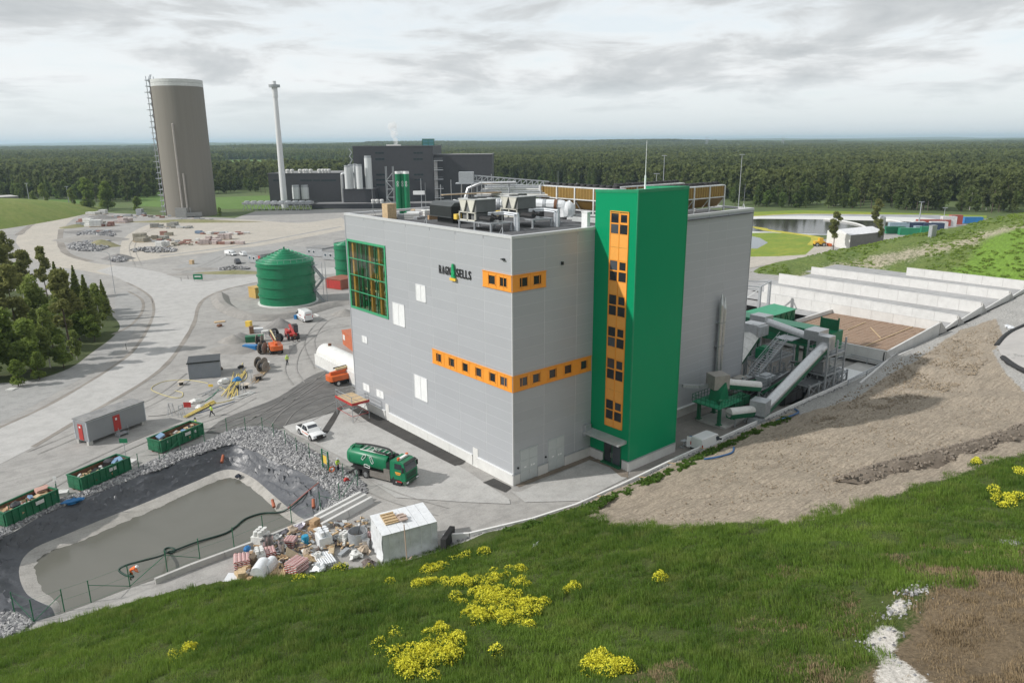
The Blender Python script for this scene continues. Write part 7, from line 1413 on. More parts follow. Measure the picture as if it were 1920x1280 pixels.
# things on the shaded yard
solo('hand_cart', MB().cbox((0, 0, .9), (.9, .6, .06)).bar((-.4, -.25, 0), (-.4, -.25, .9), .05).bar((.4, .25, 0), (.4, .25, .9), .05).bar((-.4, .25, 0), (.4, -.25, .8), .05).cyl((-.4, -.3, .1), (-.4, .3, .1), .1).cyl((.4, -.3, .1), (.4, .3, .1), .1), galv, 'small grey work trolley in the shaded yard', 'trolley', tuple(G(1282, 838)))
solo('tarpaulin', MB().sph((0, 0, .12), .55, (1.2, .8, .4), 9, 5, .2), blue, 'blue tarpaulin bundle on the shaded yard', 'tarpaulin', tuple(G(1297, 822))); solo('pipe_length', MB().cyl((-1.3, 0, .2), (1.3, 0, .2), .2, n=10), white, 'white pipe length lying on the shaded yard', 'pipe', tuple(G(1316, 817)), .1)
solo('blue_hose', MB().tube(smooth_pts([Vector((-30, 0, 0))] and [T(*q) + Vector((0, 0, .12)) for q in ((1455, 790), (1480, 782), (1497, 774), (1490, 768))] , 5), .13, 7), mat('blue hose rubber', (.03, .10, .24), .5), 'dark blue hose looping over the dirt by the kerb', 'hose'); solo('blue_hose', MB().tube(smooth_pts([T(*q) + Vector((0, 0, .12)) for q in ((1320, 862), (1345, 858), (1372, 850), (1376, 840))], 5), .12, 7), mat('blue hose rubber', (0, 0, 0)), 'short blue hose end among the weeds on the dirt', 'hose')
# ================================================================== far right: hall, containers, masts
t = thing('white_roof_hall', 'grey hall with white flat pitched roof beside the lagoon', 'building', tuple(G(1592, 468))); o = t.location; zW = 8.0
A, B_, C_ = G(1592, 469) - o, G(1655, 461) - o, G(1572, 464) - o; dp = (C_ - A); ex = (B_ - A)
part('wall', MB().ext([A, B_, B_ + Vector((0, 0, 5.2)), A + Vector((0, 0, 5.2))], dp * 2.2), mat('taupe hall wall', (.19, .18, .175), .6), t); part('end_wall', MB().ext([A + Vector((-.1, -.1, 0)), A + dp * 2.2, A + dp * 2.2 + Vector((0, 0, 5.2)), A + Vector((-.1, -.1, 5.2))], -ex.normalized() * .15), offwhite, t)
part('roof', MB().ext([A + Vector((0, 0, 5.2)), A + dp * 1.1 + Vector((0, 0, 6.3)), A + dp * 2.2 + Vector((0, 0, 5.2))], ex), mat('white hall roof', (.70, .70, .71), .4), t)
def contain(x, y, w_, m, lab, L_=6.0, h=2.6, gz=0.):
 p = G(x, y); t = thing('cargo_container', lab, 'container', tuple(p), prz - .1, 'containers by the lagoon'); mb = MB().box(0, 0, 0, L_, 2.5, h); part('body', mb, m, t); part('rib', MB().box(0, -.06, 0, .15, 0, h).box(L_ - .15, -.06, 0, L_, 0, h).box(L_ / 2 - .08, -.06, 0, L_ / 2 + .08, 0, h).box(0, -.06, h - .15, L_, 0, h), m, t)
gc2 = ribbed('green container sheet', (.02, .22, .11), .4, 3, .5, 0, .05, .1); bc2 = mat('navy container', (.03, .05, .10), .5); wc2 = mat('white container', (.6, .6, .6), .5); rc2 = mat('dull red container', (.33, .07, .05), .5)
for i, (x, y, m, lab, L_) in enumerate(((1661, 438, gc2, 'green container by the lagoon, front left of three', 7.5), (1687, 441, gc2, 'green container by the lagoon, front middle', 7.5), (1727, 438, gc2, 'green container by the lagoon, at the right behind the spur', 6), (1668, 430, mat('grey blue container', (.25, .33, .38), .5), 'grey blue container behind the front green ones', 8), (1700, 430, bc2, 'navy container in the middle of the lagoon yard', 9), (1733, 431, bc2, 'navy container at the right of the lagoon yard', 8), (1716, 437, mat('grey blue container', (0, 0, 0)), 'small grey container between the green ones', 3), (1720, 424, rc2, 'long dull red container row at the back', 14), (1766, 424, wc2, 'tall white container at the right end', 6), (1782, 421, rc2, 'dark red hut at the right end of the lagoon yard', 5), (1808, 419, blue, 'blue tarpaulin covered container at the far right', 8), (1745, 428, wc2, 'low white container beside the navy one', 7), (1712, 428, wc2, 'white container behind the navy one', 5))): contain(x, y, 0, m, lab, L_, 4.2 if i in (8, 9) else 2.8)
t = thing('silver_silo', 'small silver silo between the hall and the containers', 'silo', tuple(G(1652, 440))); part('shell', MB().cyl((0, 0, 2), (0, 0, 7), 1.1, n=14).cyl((0, 0, .6), (0, 0, 2), .4, 1.1, 14).cyl((0, 0, 7), (0, 0, 7.6), 1.1, .4, 14), steel, t); part('leg', MB().bar((.8, .8, 0), (.8, .8, 2.4), .15).bar((-.8, -.8, 0), (-.8, -.8, 2.4), .15).bar((.8, -.8, 0), (.8, -.8, 2.4), .15), galv, t)
t = thing('excavator', 'small yellow wheel loader by the pine near the lagoon', 'loader', tuple(G(1537, 462)), prz); ym = mat('digger yellow', (.65, .38, .04), .5); part('body', MB().box(-2.2, -1, .9, 1.4, 1, 2.0).box(-.6, -.8, 2.0, .8, .8, 3.1), ym, t); part('bucket', MB().bar((1.2, 0, 1.6), (3.2, 0, .7), .4).box(2.9, -1.2, .2, 3.9, 1.2, 1.1), orangem, t)
for x in (-1.4, 1.0):
 for s in (-1, 1): wheel('wheel', t, x, s * .95, .75, .5)
solo('lagoon_pipe', MB().tube(smooth_pts([G(*q, .3) for q in ((1545, 411), (1580, 415), (1610, 421), (1628, 430), (1632, 440))], 5), .5, 6), offwhite, 'pale curved pipe floating across the dark lagoon', 'pipe'); solo('lagoon_pipe', MB().tube(smooth_pts([G(*q, .3) for q in ((1660, 412), (1680, 415), (1702, 420))], 4), .4, 6), offwhite, 'short pale pipe across the right end of the lagoon', 'pipe')
solo('access_road_slab', MB().prism([tuple(G(*q).xy) for q in ((1395, 505), (1395, 482), (1460, 481), (1510, 478), (1528, 462), (1552, 459), (1560, 466), (1540, 478))], .02, .1), trackm, 'pale gravel access road behind the grassy spur', 'road').__setitem__('kind', 'structure')
solo('meter_cabinet', MB().box(-.9, -.6, -.5, .9, .6, 3.0).box(-1.0, -.7, 3.0, 1.0, .7, 3.1).box(-.8, -.65, .2, -.05, -.6, 2.8).box(.05, -.65, .2, .8, -.6, 2.8), galv, 'tall grey metal cabinet alone on the scrubby spur', 'cabinet', (187, 27.2, float(ridge_z(np.array([187.]), np.array([27.2]))[0]) + .2), prz + .3)
def mast(x, y, ytop, label, r=.16, head=True, cat='lamp mast', D=None):
 p = G(x, y) if D is None else Vector((*P(x, y, D).xy, 0)); h = P(x, ytop, (p - Vector(CAM)).dot(FH)).z; t = thing('lamp_mast', label, cat, tuple(p), prz, 'tall lamp masts'); part('pole', MB().cyl((0, 0, 0), (0, 0, h), r, r * .5, 7), galv, t)
 if head: part('lamp_head', MB().box(-1.1, -.2, h - .1, 1.1, .2, h + .15), galv, t)
 return t
mast(57, 388, 344, 'lamp mast at the far left among young trees', .3); mast(131, 390, 350, 'second lamp mast from the left edge', .3); mast(1241, 400, 292, 'lamp mast seen behind the green stair tower', .22, D=330); mast(1384, 395, 290, 'lamp mast right of the green stair tower', .22, D=330); mast(1228, 400, 326, 'short lamp mast behind the green stair tower', .2, D=300); mast(1722, 425, 379, 'wooden pole with crossbar beside the lagoon', .35); mast(1768, 420, 390, 'small camera pole at the right end of the lagoon', .2); sl_ = mast(216, 551, 476, 'curved street lamp at the right of the copse', .09, False); h_ = P(216, 476, (sl_.location - Vector(CAM)).dot(FH)).z; part('lamp_arm', MB().tube(smooth_pts([Vector((0, 0, h_ - .2)), Vector((-.8, 0, h_ + .5)), Vector((-3.4, 0, h_ + .7))], 4), .06, 6).cbox((-3.7, 0, h_ + .68), (.7, .3, .12)), galv, sl_)
for x, y, lab in ((1325, 277, 'left of two distant lattice pylons on the skyline'), (1467, 277, 'right of two distant lattice pylons on the skyline')):
 p = P(x, 270, 3100); b = P(x, y, 3100); h = P(x, 261, 3100).z - b.z; t = thing('power_pylon', lab, 'pylon', tuple(b), prz, 'distant pylons'); part('tower', MB().bar((-5, 0, 0), (-2, 0, h), 2).bar((5, 0, 0), (2, 0, h), 2).bar((-5, 0, 0), (3, 0, h * .6), .6).bar((5, 0, 0), (-3, 0, h * .6), .6).bar((-9, 0, h * .8), (9, 0, h * .8), 1).bar((-2, 0, h), (-5, 0, h * 1.25), .8).bar((2, 0, h), (5, 0, h * 1.25), .8), galv, t)
# ================================================================== stored pallets and debris on the far yard
def stack(kind_):
 t = thing('pallet_stack', '', 'pallet', (0, 0, -50)); m = {'block': mat('grey block', (.30, .295, .27), .8), 'pink': mat('pinkish bagged goods', (.50, .42, .40), .6), 'timber': mat('weathered timber', (.27, .25, .20), .8), 'white': offwhite, 'metal': galv, 'blue': mat('blue grey goods', (.16, .22, .30), .6), 'brick': mat('dull red goods', (.30, .16, .13), .8)}[kind_]
 part('pallet', MB().box(-1.3, -1.1, .1, 1.3, 1.1, .18).box(-1.3, -1.1, 0, -1.1, 1.1, .1).box(1.1, -1.1, 0, 1.3, 1.1, .1), wood, t); mb = MB()
 for k in range(3):
  for j in range(3): mb.box(-1.2 + j * .82, -1.0, .2 + k * .55, -1.2 + j * .82 + .78, 1.0, .2 + k * .55 + .5)
 part('goods', mb, m, t); return t
SK = {k: stack(k) for k in ('block', 'pink', 'timber', 'white', 'metal', 'blue', 'brick')}
SL = {'block': 'pallet of grey blocks in the storage rows on the far yard', 'pink': 'pallet of pinkish bags in the storage rows on the far yard', 'timber': 'stack of weathered timber in the storage rows on the far yard', 'white': 'white wrapped pallet in the storage rows on the far yard', 'metal': 'pallet of grey metal parts in the storage rows on the far yard', 'blue': 'pallet of blue grey goods in the storage rows on the far yard', 'brick': 'pallet of dull red goods in the storage rows on the far yard'}
used = {}
SROW = lambda x, y: 'on the far left yard by the rubble' if x < 245 else ('by the foot of the grey tower' if y < 415 else ('in the front storage rows' if y > 446 else ('in the back storage row, left half' if x < 340 else 'in the back storage row, right half')))
def place(k, x, y, s=1.0, hz=1.0):
 SLk = SL[k].split(' in the storage')[0] + ' ' + SROW(x, y)
 p = G(x + rnd.uniform(-3.5, 3.5), y + rnd.uniform(-1.8, 1.8)); s *= rnd.choice((.55, .75, .95)); sc_ = (s * rnd.uniform(.7, 1.3), s * rnd.uniform(.7, 1.2), s * hz * rnd.uniform(.45, 1.1)); rz = prz + rnd.uniform(-.25, .25)
 if k not in used: used[k] = 1; o = SK[k]; o.location = p; o.rotation_euler = (0, 0, rz); o.scale = sc_; o['label'] = SLk; o['group'] = 'goods stored in rows on the far yard'
 else: dup(SK[k], p, rz, SLk, 'goods stored in rows on the far yard', sc_)
for x0, x1, y, ks, n, s, hz in ((284, 365, 427, ('block', 'block', 'metal', 'white'), 15, 1.0, .8), (288, 300, 426, ('block',), 3, 1.5, 1), (318, 332, 424, ('block',), 4, 1.3, 1.2), (258, 275, 452, ('timber',), 5, 1.7, 1.3), (280, 305, 449, ('timber', 'block'), 6, 1.4, 1.2), (308, 320, 442, ('brick', 'timber'), 3, 1.0, 1.2), (280, 370, 453, ('metal', 'brick', 'white', 'blue'), 14, .9, .6), (372, 462, 439, ('blue', 'metal', 'pink', 'white', 'brick'), 22, 1.1, .7), (370, 450, 457, ('pink', 'brick', 'pink'), 16, 1.2, .9), (392, 425, 449, ('pink', 'pink'), 9, 1.3, 1.3), (325, 360, 459, ('timber', 'brick'), 6, 1.1, .5), (252, 310, 469, ('metal', 'white', 'block'), 9, .9, .5), (297, 312, 463, ('white',), 2, 1.4, .9), (150, 214, 424, ('white', 'timber', 'metal', 'brick'), 14, 1.4, 1.0), (148, 158, 421, ('brick',), 2, 2.0, 1.4), (163, 190, 424, ('white',), 6, 1.7, 1.3), (220, 240, 418, ('pink', 'metal'), 4, 1.5, .9), (165, 210, 437, ('metal', 'white', 'block', 'brick'), 16, 1.0, .8), (150, 205, 452, ('metal', 'block'), 10, 1.0, .5), (170, 200, 402, ('block', 'white'), 5, 1.8, .8), (258, 270, 406, ('white', 'metal'), 3, 1.7, 1.3), (205, 330, 407, ('metal', 'white', 'timber', 'brick'), 14, 1.1, .6), (330, 400, 411, ('metal', 'pink'), 6, 1.2, .4)):
 for i in range(n): place(rnd.choice(ks), x0 + (x1 - x0) * (i + .5) / n, y, s, hz)
def debris(cx, cy, rx, ry, n, s0, s1):
 c = G(cx, cy); a = G(cx + rx, cy); b = G(cx, cy - ry)
 def pl():
  t_, r_ = rnd.uniform(0, 6.28), math.sqrt(rnd.random()); p = c + (a - c) * r_ * math.cos(t_) + (b - c) * r_ * math.sin(t_); return (p.x, p.y, .3 + .9 * (1 - r_))
 stones('concrete_rubble', pl, n, s0, s1)
debris(165, 463, 38, 8, 800, .15, .55); debris(180, 440, 36, 7, 600, .15, .5); debris(222, 487, 16, 5, 200, .2, .5); debris(290, 470, 45, 4, 160, .25, .6); debris(440, 505, 30, 2, 80, .2, .4)
# ================================================================== people (one grown skin surface each, split by height into cloth and skin)
def person(loc, rz, label, jacket, pose='stand', helmet=True, hm=None, legm=None):
 J = {'stand': dict(pel=(0, 0, .95), ch=(.02, 0, 1.32), nk=(.03, 0, 1.50), hd=(.06, 0, 1.66), kL=(.03, .11, .50), fL=(-.02, .12, .05), tL=(.14, .12, .03), kR=(.05, -.11, .50), fR=(.0, -.12, .05), tR=(.16, -.12, .03), sL=(.02, .21, 1.42), eL=(.0, .29, 1.16), hL=(.14, .27, .95), sR=(.02, -.21, 1.42), eR=(.02, -.29, 1.16), hR=(.18, -.25, .97)),
   'walk': dict(pel=(0, 0, .94), ch=(.05, 0, 1.30), nk=(.07, 0, 1.48), hd=(.11, 0, 1.64), kL=(.22, .10, .52), fL=(.30, .11, .06), tL=(.45, .11, .06), kR=(-.08, -.10, .50), fR=(-.36, -.11, .12), tR=(-.25, -.11, .03), sL=(.05, .21, 1.41), eL=(-.12, .27, 1.18), hL=(-.05, .27, .95), sR=(.05, -.21, 1.41), eR=(.17, -.27, 1.17), hR=(.38, -.22, 1.05)),
   'bend': dict(pel=(-.15, 0, .88), ch=(.22, 0, 1.06), nk=(.37, 0, 1.12), hd=(.50, 0, 1.10), kL=(.06, .13, .50), fL=(-.04, .15, .05), tL=(.12, .15, .03), kR=(.0, -.13, .50), fR=(-.14, -.15, .05), tR=(.02, -.15, .03), sL=(.30, .21, 1.08), eL=(.40, .26, .82), hL=(.52, .16, .60), sR=(.30, -.21, 1.08), eR=(.42, -.26, .84), hR=(.60, -.12, .66))}[pose]
 V = list(J); ix = {k: i for i, k in enumerate(V)}; co = [J[k] for k in V]
 E_ = [('pel', 'ch'), ('ch', 'nk'), ('nk', 'hd'), ('pel', 'kL'), ('kL', 'fL'), ('fL', 'tL'), ('pel', 'kR'), ('kR', 'fR'), ('fR', 'tR'), ('ch', 'sL'), ('sL', 'eL'), ('eL', 'hL'), ('ch', 'sR'), ('sR', 'eR'), ('eR', 'hR')]
 RR = dict(pel=.16, ch=.18, nk=.075, hd=.115, k=.085, f=.06, t=.05, s=.085, e=.06, h=.045); me = bpy.data.meshes.new('person_body'); me.from_pydata(co, [(ix[a], ix[b]) for a, b in E_], [])
 ob = bpy.data.objects.new('tmp', me); COL.objects.link(ob); md = ob.modifiers.new('s', 'SKIN')
 for k, d in zip(V, me.skin_vertices[0].data): r = RR.get(k) or RR[k[0]]; d.radius = (r, r * (.8 if k in ('ch', 'pel') else 1)); d.use_root = (k == 'pel')
 sb = ob.modifiers.new('u', 'SUBSURF'); sb.levels = 1; sb.render_levels = 1; bpy.context.view_layer.update(); m2 = bpy.data.meshes.new_from_object(ob.evaluated_get(bpy.context.evaluated_depsgraph_get())); bpy.data.objects.remove(ob)
 m2.materials.clear()
 for m in (jacket, legm or navy, skin, black): m2.materials.append(m)
 pel, nk, hd = Vector(J['pel']), Vector(J['nk']), Vector(J['hd'])
 for p in m2.polygons:
  c = p.center
  if (c - hd).length < .17 or min((c - Vector(J[k])).length for k in ('hL', 'hR')) < .075: p.material_index = 2
  elif c.z < .12: p.material_index = 3
  elif (c - pel).dot((nk - pel).normalized()) < .06 and min((c - Vector(J[k])).length for k in ('hL', 'hR', 'eL', 'eR')) > .14: p.material_index = 1
  else: p.material_index = 0
  p.use_smooth = True
 t = thing('person', label, 'person', loc, rz); part('body', m2, None, t)
 if helmet: part('helmet', MB().lathe([(.165, -.02), (.175, .0), (.14, .0), (.13, .07), (.07, .13), (0, .145)], 14, hd + Vector((0, 0, .05))), hm or white, t)
 band = mat('reflective band', (.7, .7, .66), .3)
 if pose != 'bend': part('reflective_band', MB().lathe([(.205, 1.18), (.21, 1.215), (.205, 1.25)], 14, (.01, 0, 0)), band, t)
 for s in ('L', 'R'):                                                    # hands with separate bent fingers
  h = Vector(J['h' + s]); d = (h - Vector(J['e' + s])).normalized(); hb = MB(); u = d.cross(Vector((0, 0, 1))).normalized() if abs(d.z) < .95 else Vector((1, 0, 0)); w_ = d.cross(u)
  for i, ln in enumerate((.075, .085, .08, .06)): a = h + d * .05 + u * (i - 1.5) * .02; hb.tube([a, a + d * ln * .5 + w_ * .01, a + d * ln * .8 + w_ * .03], .009, 5)
  hb.tube([h + u * .03, h + u * .06 + d * .04, h + u * .06 + d * .07], .011, 5); hb.cbox(h + d * .03, (.08, .08, .05)); part('hand', hb, skin, t)
 return t
def facing(x, y, x2, y2): return heading(G(x, y), G(x2, y2))
person(tuple(G(539, 684)), facing(539, 684, 560, 700), 'worker in lime jacket and dark trousers standing on the gravel by the drums', hivis, 'stand', hm=hivis)
person(tuple(G(398, 780)), facing(398, 780, 360, 786), 'worker in lime and navy workwear walking beside the yellow hoses', hivis, 'walk', hm=black)
person(tuple(G(369, 806)), facing(369, 806, 330, 812), 'worker in lime jacket half hidden behind the nearest skip', hivis, 'stand', hm=navy)
person(tuple(G(634, 884)), facing(634, 884, 680, 895), 'worker in lime vest with orange sleeve standing by the fence gate', hivis, 'stand')
person(tuple(G(248, 1085, -.1)), facing(248, 1085, 300, 1075), 'worker in orange jacket bending down at the pond edge with a hose', hivor, 'bend', legm=mat('olive trousers', (.06, .08, .03), .8))
person(tuple(G(1303, 846)), facing(1303, 850, 1330, 843), 'worker in lime jacket and white helmet at the small van behind the kerb', hivis, 'stand')
# ================================================================== cable drums, hoses, small yard items
def drum(x, y, r, w_, rz, label, m, upright=True):
 p = G(x, y); t = thing('cable_drum', label, 'cable drum', (p.x, p.y, r if upright else 0), rz, 'cable drums'); ax = Vector((0, 1, 0)) if upright else Vector((0, 0, 1)); o = Vector() if upright else Vector((0, 0, w_ / 2 + .02))
 for s in (-1, 1): part('flange', MB().cyl(o + ax * (s * w_ / 2 - .04), o + ax * (s * w_ / 2 + .04), r, n=22), m, t)
 part('core', MB().cyl(o - ax * w_ / 2, o + ax * w_ / 2, r * .6, n=16), black, t); part('hub', MB().cyl(o - ax * (w_ / 2 + .06), o + ax * (w_ / 2 + .06), r * .14, n=8), rust, t)
gw = mat('greyed drum timber', (.22, .19, .16), .85, var=.25)
for a in ((487, 645, .95, 1.0, .9, 'large grey cable drum left of the orange boom lift', gw, True), (495, 652, .95, .9, 1.2, 'large grey cable drum behind the orange boom lift', gw, True), (493, 663, 1.1, .9, .7, 'widest grey cable drum below the green skip frames', gw, True), (490, 690, 1.0, 1.3, .5, 'grey cable drum in the row by the yellow hoses', gw, True), (494, 697, .95, 1.2, .5, 'second grey cable drum in the row by the yellow hoses', gw, True), (485, 712, .8, .8, 0, 'flat lying grey drum at the end of the row', gw, False), (500, 684, .6, .5, .3, 'small white topped drum beside the row of drums', offwhite, False), (514, 632, .9, .9, 2.2, 'black cable drum behind the boom lift', black, True), (524, 640, .8, .7, 2.0, 'dark drum close to the red telehandler', black, True), (340, 722, .55, .6, 0, 'small pale drum standing on end by the grey shed', mat('pale drum timber', (.5, .44, .36), .8), False), (460, 728, .75, .7, 0, 'pale drum lying flat at the asphalt edge', mat('pale drum timber', (0, 0, 0)), False), (448, 730, .5, .6, 0, 'dark topped small drum at the asphalt edge', black, False)): drum(*a)
def bundle(label, a, b, n, m, r, sp):
 A, B_ = G(*a), G(*b); t = thing('pipe_bundle', label, 'pipes', tuple(A))
 for i in range(n):
  o1, o2 = Vector((rnd.uniform(-sp, sp), rnd.uniform(-sp, sp), r + rnd.random() * .2)), Vector((rnd.uniform(-sp, sp), rnd.uniform(-sp, sp), r + rnd.random() * .2)); part('pipe', MB().cyl(o1, B_ - A + o2, r, n=7), m, t)
yp = mat('yellow pipe', (.66, .52, .16), .5)
bundle('loose pale yellow pipes strewn between the blue tarpaulin and the asphalt', (428, 745), (455, 700), 9, yp, .07, 1.3); bundle('yellow pipes lying beside the walking worker', (350, 782), (398, 757), 6, yp, .09, .7); bundle('grey white pipes along the asphalt edge', (438, 748), (472, 736), 4, offwhite, .09, .4); bundle('mixed timber lengths by the row of drums', (478, 716), (500, 690), 6, wood, .06, 1.0); bundle('thin dark rods scattered on the gravel below the shed', (380, 740), (440, 715), 5, galv, .04, 1.6)
def hose(pxs, r, m, label, z=.08, name='hose', par=None): solo(name, MB().tube(smooth_pts([G(*q, z) for q in pxs], 6), r, 6), m, label, 'hose')
hy = mat('pale yellow hose', (.62, .53, .22), .5)
hose(((390, 718), (350, 712), (312, 714), (290, 722), (284, 730), (300, 738), (325, 745), (340, 744), (342, 736), (328, 732)), .05, hy, 'long looping yellow hose on the gravel below the grey shed'); hose(((345, 781), (365, 770), (390, 758), (402, 752)), .11, mat('bright yellow hose', (.68, .55, .07), .5), 'thick bright yellow hose bundle beside the walking worker')
hose(((412, 725), (425, 732), (440, 742), (432, 750), (405, 756)), .06, hy, 'bent yellow hose at the asphalt edge'); hose(((455, 680), (452, 694), (462, 700), (458, 712), (430, 722)), .06, hy, 'yellow hose curling past the blue tarpaulin'); hose(((384, 752), (398, 742), (410, 730)), .06, mat('green hose', (.02, .25, .12), .5), 'thin green hose by the yellow sign'); hose(((278, 780), (315, 776), (350, 760), (366, 745)), .03, black, 'thin black cable from the grey cabin across the gravel')
hose(((430, 748), (455, 745), (478, 735)), .12, offwhite, 'white pipe lying along the asphalt edge'); hose(((370, 775), (400, 765), (440, 752)), .05, mat('blue hose rubber', (0, 0, 0)), 'thin blue hose beside the yellow bundle')
tk = [(616, 885), (600, 902), (580, 918), (560, 935), (540, 952)]
hose(tk, .07, mat('pinkish red hose', (.42, .16, .14), .5), 'red hose running down the liner from the gate', -.8 if False else .1)
hp = [G(619, 882, .2), G(604, 898, .15), G(585, 914, -.4), G(560, 938, -1.2), G(540, 953, -1.9), G(520, 960, -2.3), G(490, 962, -2.35), G(460, 972, -2.35), G(440, 988, -2.35), G(420, 1000, -2.35), G(370, 1015, -2.3), G(330, 1030, -2.3), G(316, 1034, -2.3), G(300, 1042, -1.4), G(262, 1052, -.2), G(240, 1058, .5), G(226, 1064, .3), G(224, 1070, .1), G(236, 1078, .3), G(250, 1080, .7)]
solo('suction_hose', MB().tube(smooth_pts(hp, 6), .10, 8), mat('dark green hose', (.012, .04, .028), .4), 'long dark green suction hose from the tanker across the pond', 'hose'); solo('hose', MB().tube(smooth_pts([G(618, 884, .15), G(640, 892, .2), G(665, 880, .2), G(690, 872, 1.0)], 5), .09, 7), black, 'black hose between the gate and the tanker truck', 'hose')
solo('hose_ring', MB().tube(smooth_pts([G(318 + 10 * math.cos(a), 1031 + 5 * math.sin(a), -2.38) for a in np.arange(0, 6.4, .5)], 3), .09, 6), mat('dark green hose', (0, 0, 0)), 'coiled hose ring floating in the pond', 'hose')
def pipeend(x, y, z, dx, label): p = G(x, y, z); solo('drain_pipe', MB().cyl((0, 0, 0), (dx * .6, .5, .25), .19, n=14).cyl((dx * .55, .48, .22), (dx * 1.1, .9, .5), .17, n=14), [pipeor], label, 'drain pipe', tuple(p))
pipeend(416, 866, -1.2, .5, 'orange drain pipe end poking through the liner at the far corner'); pipeend(588, 951, -.6, .4, 'orange drain pipe end near the pond wall'); pipeend(514, 950, -2.1, .2, 'rusty pipe end at the mud edge')
solo('debris_bundle', MB().sph((0, 0, .1), .45, (1, .8, .5), 8, 5, .3), navy, 'dark rag lying on the mud shore in the far corner', 'rag', tuple(G(447, 893, -2.1)))
solo('hose_reel', MB().cyl((0, -.15, .35), (0, .15, .35), .32, n=14).cyl((0, -.2, .35), (0, .2, .35), .12, n=8), redp, 'red hose reel lying on the rocks by the fence', 'hose reel', tuple(G(650, 905))); solo('life_ring', MB().tube([(.32 * math.cos(a), 0, .6 + .32 * math.sin(a)) for a in np.arange(0, 6.5, .4)], .07, 6), orangem, 'orange lifebuoy hanging at the gate', 'lifebuoy', tuple(G(623, 888)))
def signpost(x, y, label, m, h=2.6, w_=1.0, hh=.6, pole=galv):
 p = G(x, y); t = thing('sign_post', label, 'sign', tuple(p), prz); part('pole', MB().cyl((0, .05, 0), (0, .05, h), .045, n=6), pole, t); part('plate', MB().box(-w_ / 2, -.02, h - hh, w_ / 2, .02, h), m, t)
signpost(236, 858, 'green sign plate on a pole at the end of the middle skip', green); signpost(110, 940, 'small white sign plate on a post by the left skip', white, 3.0, .4, .5); signpost(398, 748, 'yellow sign on a thin pole among the hoses', yellow, 2.4, .7, .4); signpost(352, 767, 'red warning board on a stand by the trestles', redp, 1.1, 1.1, .8); signpost(473, 728, 'round headed grey sign post at the asphalt edge', galv, 3.2, .7, .6)
t = thing('info_board', 'green information board with white stripe at the road junction', 'sign', tuple(G(372, 527)), prz); part('board', MB().box(-1.3, -.1, .5, 1.3, .1, 2.0), green, t); part('stripe', MB().box(-.9, -.13, 1.2, .9, -.1, 1.5), white, t); part('leg', MB().box(-1.2, -.05, 0, -1.1, .05, .5).box(1.1, -.05, 0, 1.2, .05, .5), galv, t)
for i, (x, y) in enumerate(((353, 524), (340, 527), (286, 568), (237, 655))): solo('marker_post', MB().cyl((0, 0, 0), (0, 0, 1.1), .05, n=6), blackbox, ('slim marker post left of the green board', 'second marker post left of the green board', 'black marker post on the outer bend of the road', 'black marker post on the road edge below the copse')[i], 'post', tuple(G(x, y)))
def trestle(x, y, lab):
 mb = MB()
 for s in (-1, 1): mb.bar((-.5, s * .3, 0), (0, s * .3, 1.8), .06).bar((.5, s * .3, 0), (0, s * .3, 1.8), .06).bar((-.3, s * .3, .8), (.3, s * .3, .8), .05)
 solo('trestle', mb.bar((0, -.4, 1.8), (0, .4, 1.8), .08), galv, lab, 'trestle', tuple(G(x, y)), rnd.uniform(0, 3), 'steel cable trestles')
trestle(322, 778, 'left steel trestle by the yellow hoses'); trestle(341, 782, 'right steel trestle by the yellow hoses'); trestle(455, 738, 'steel trestle at the asphalt edge')
for x, y, m, lab, s in ((445, 715, blue, 'blue tarpaulin heap among the yellow hoses', 1.3), (420, 718, offwhite, 'white sheet heap left of the blue tarpaulin', 1.4), (367, 755, offwhite, 'crumpled white bag by the red board', 1.2), (375, 765, offwhite, 'second crumpled white bag near the trestle', .9), (410, 694, mat('dark net', (.10, .08, .06), .9), 'dark heap by the yellow pallet on the gravel', 1.0), (412, 612, rust, 'rusty lump on boards in the middle of the gravel', .9), (452, 690, black, 'dark coil in the middle of the yellow pipes', .8), (135, 1020, blue, 'blue rag on the rocks behind the liner', .1)):
 if s > .2: solo('sheet_heap', MB().sph((0, 0, .25), .6 * s, (1.3, 1, .6), 10, 6, .22), m, lab, 'heap', tuple(G(x, y)), rnd.random())
solo('blue_netting', MB().sph((0, 0, .2), .7, (1.4, .6, .35), 10, 5, .4), blue, 'blue netting heap on the rocks beside the left skip', 'netting', tuple(G(137, 942)))
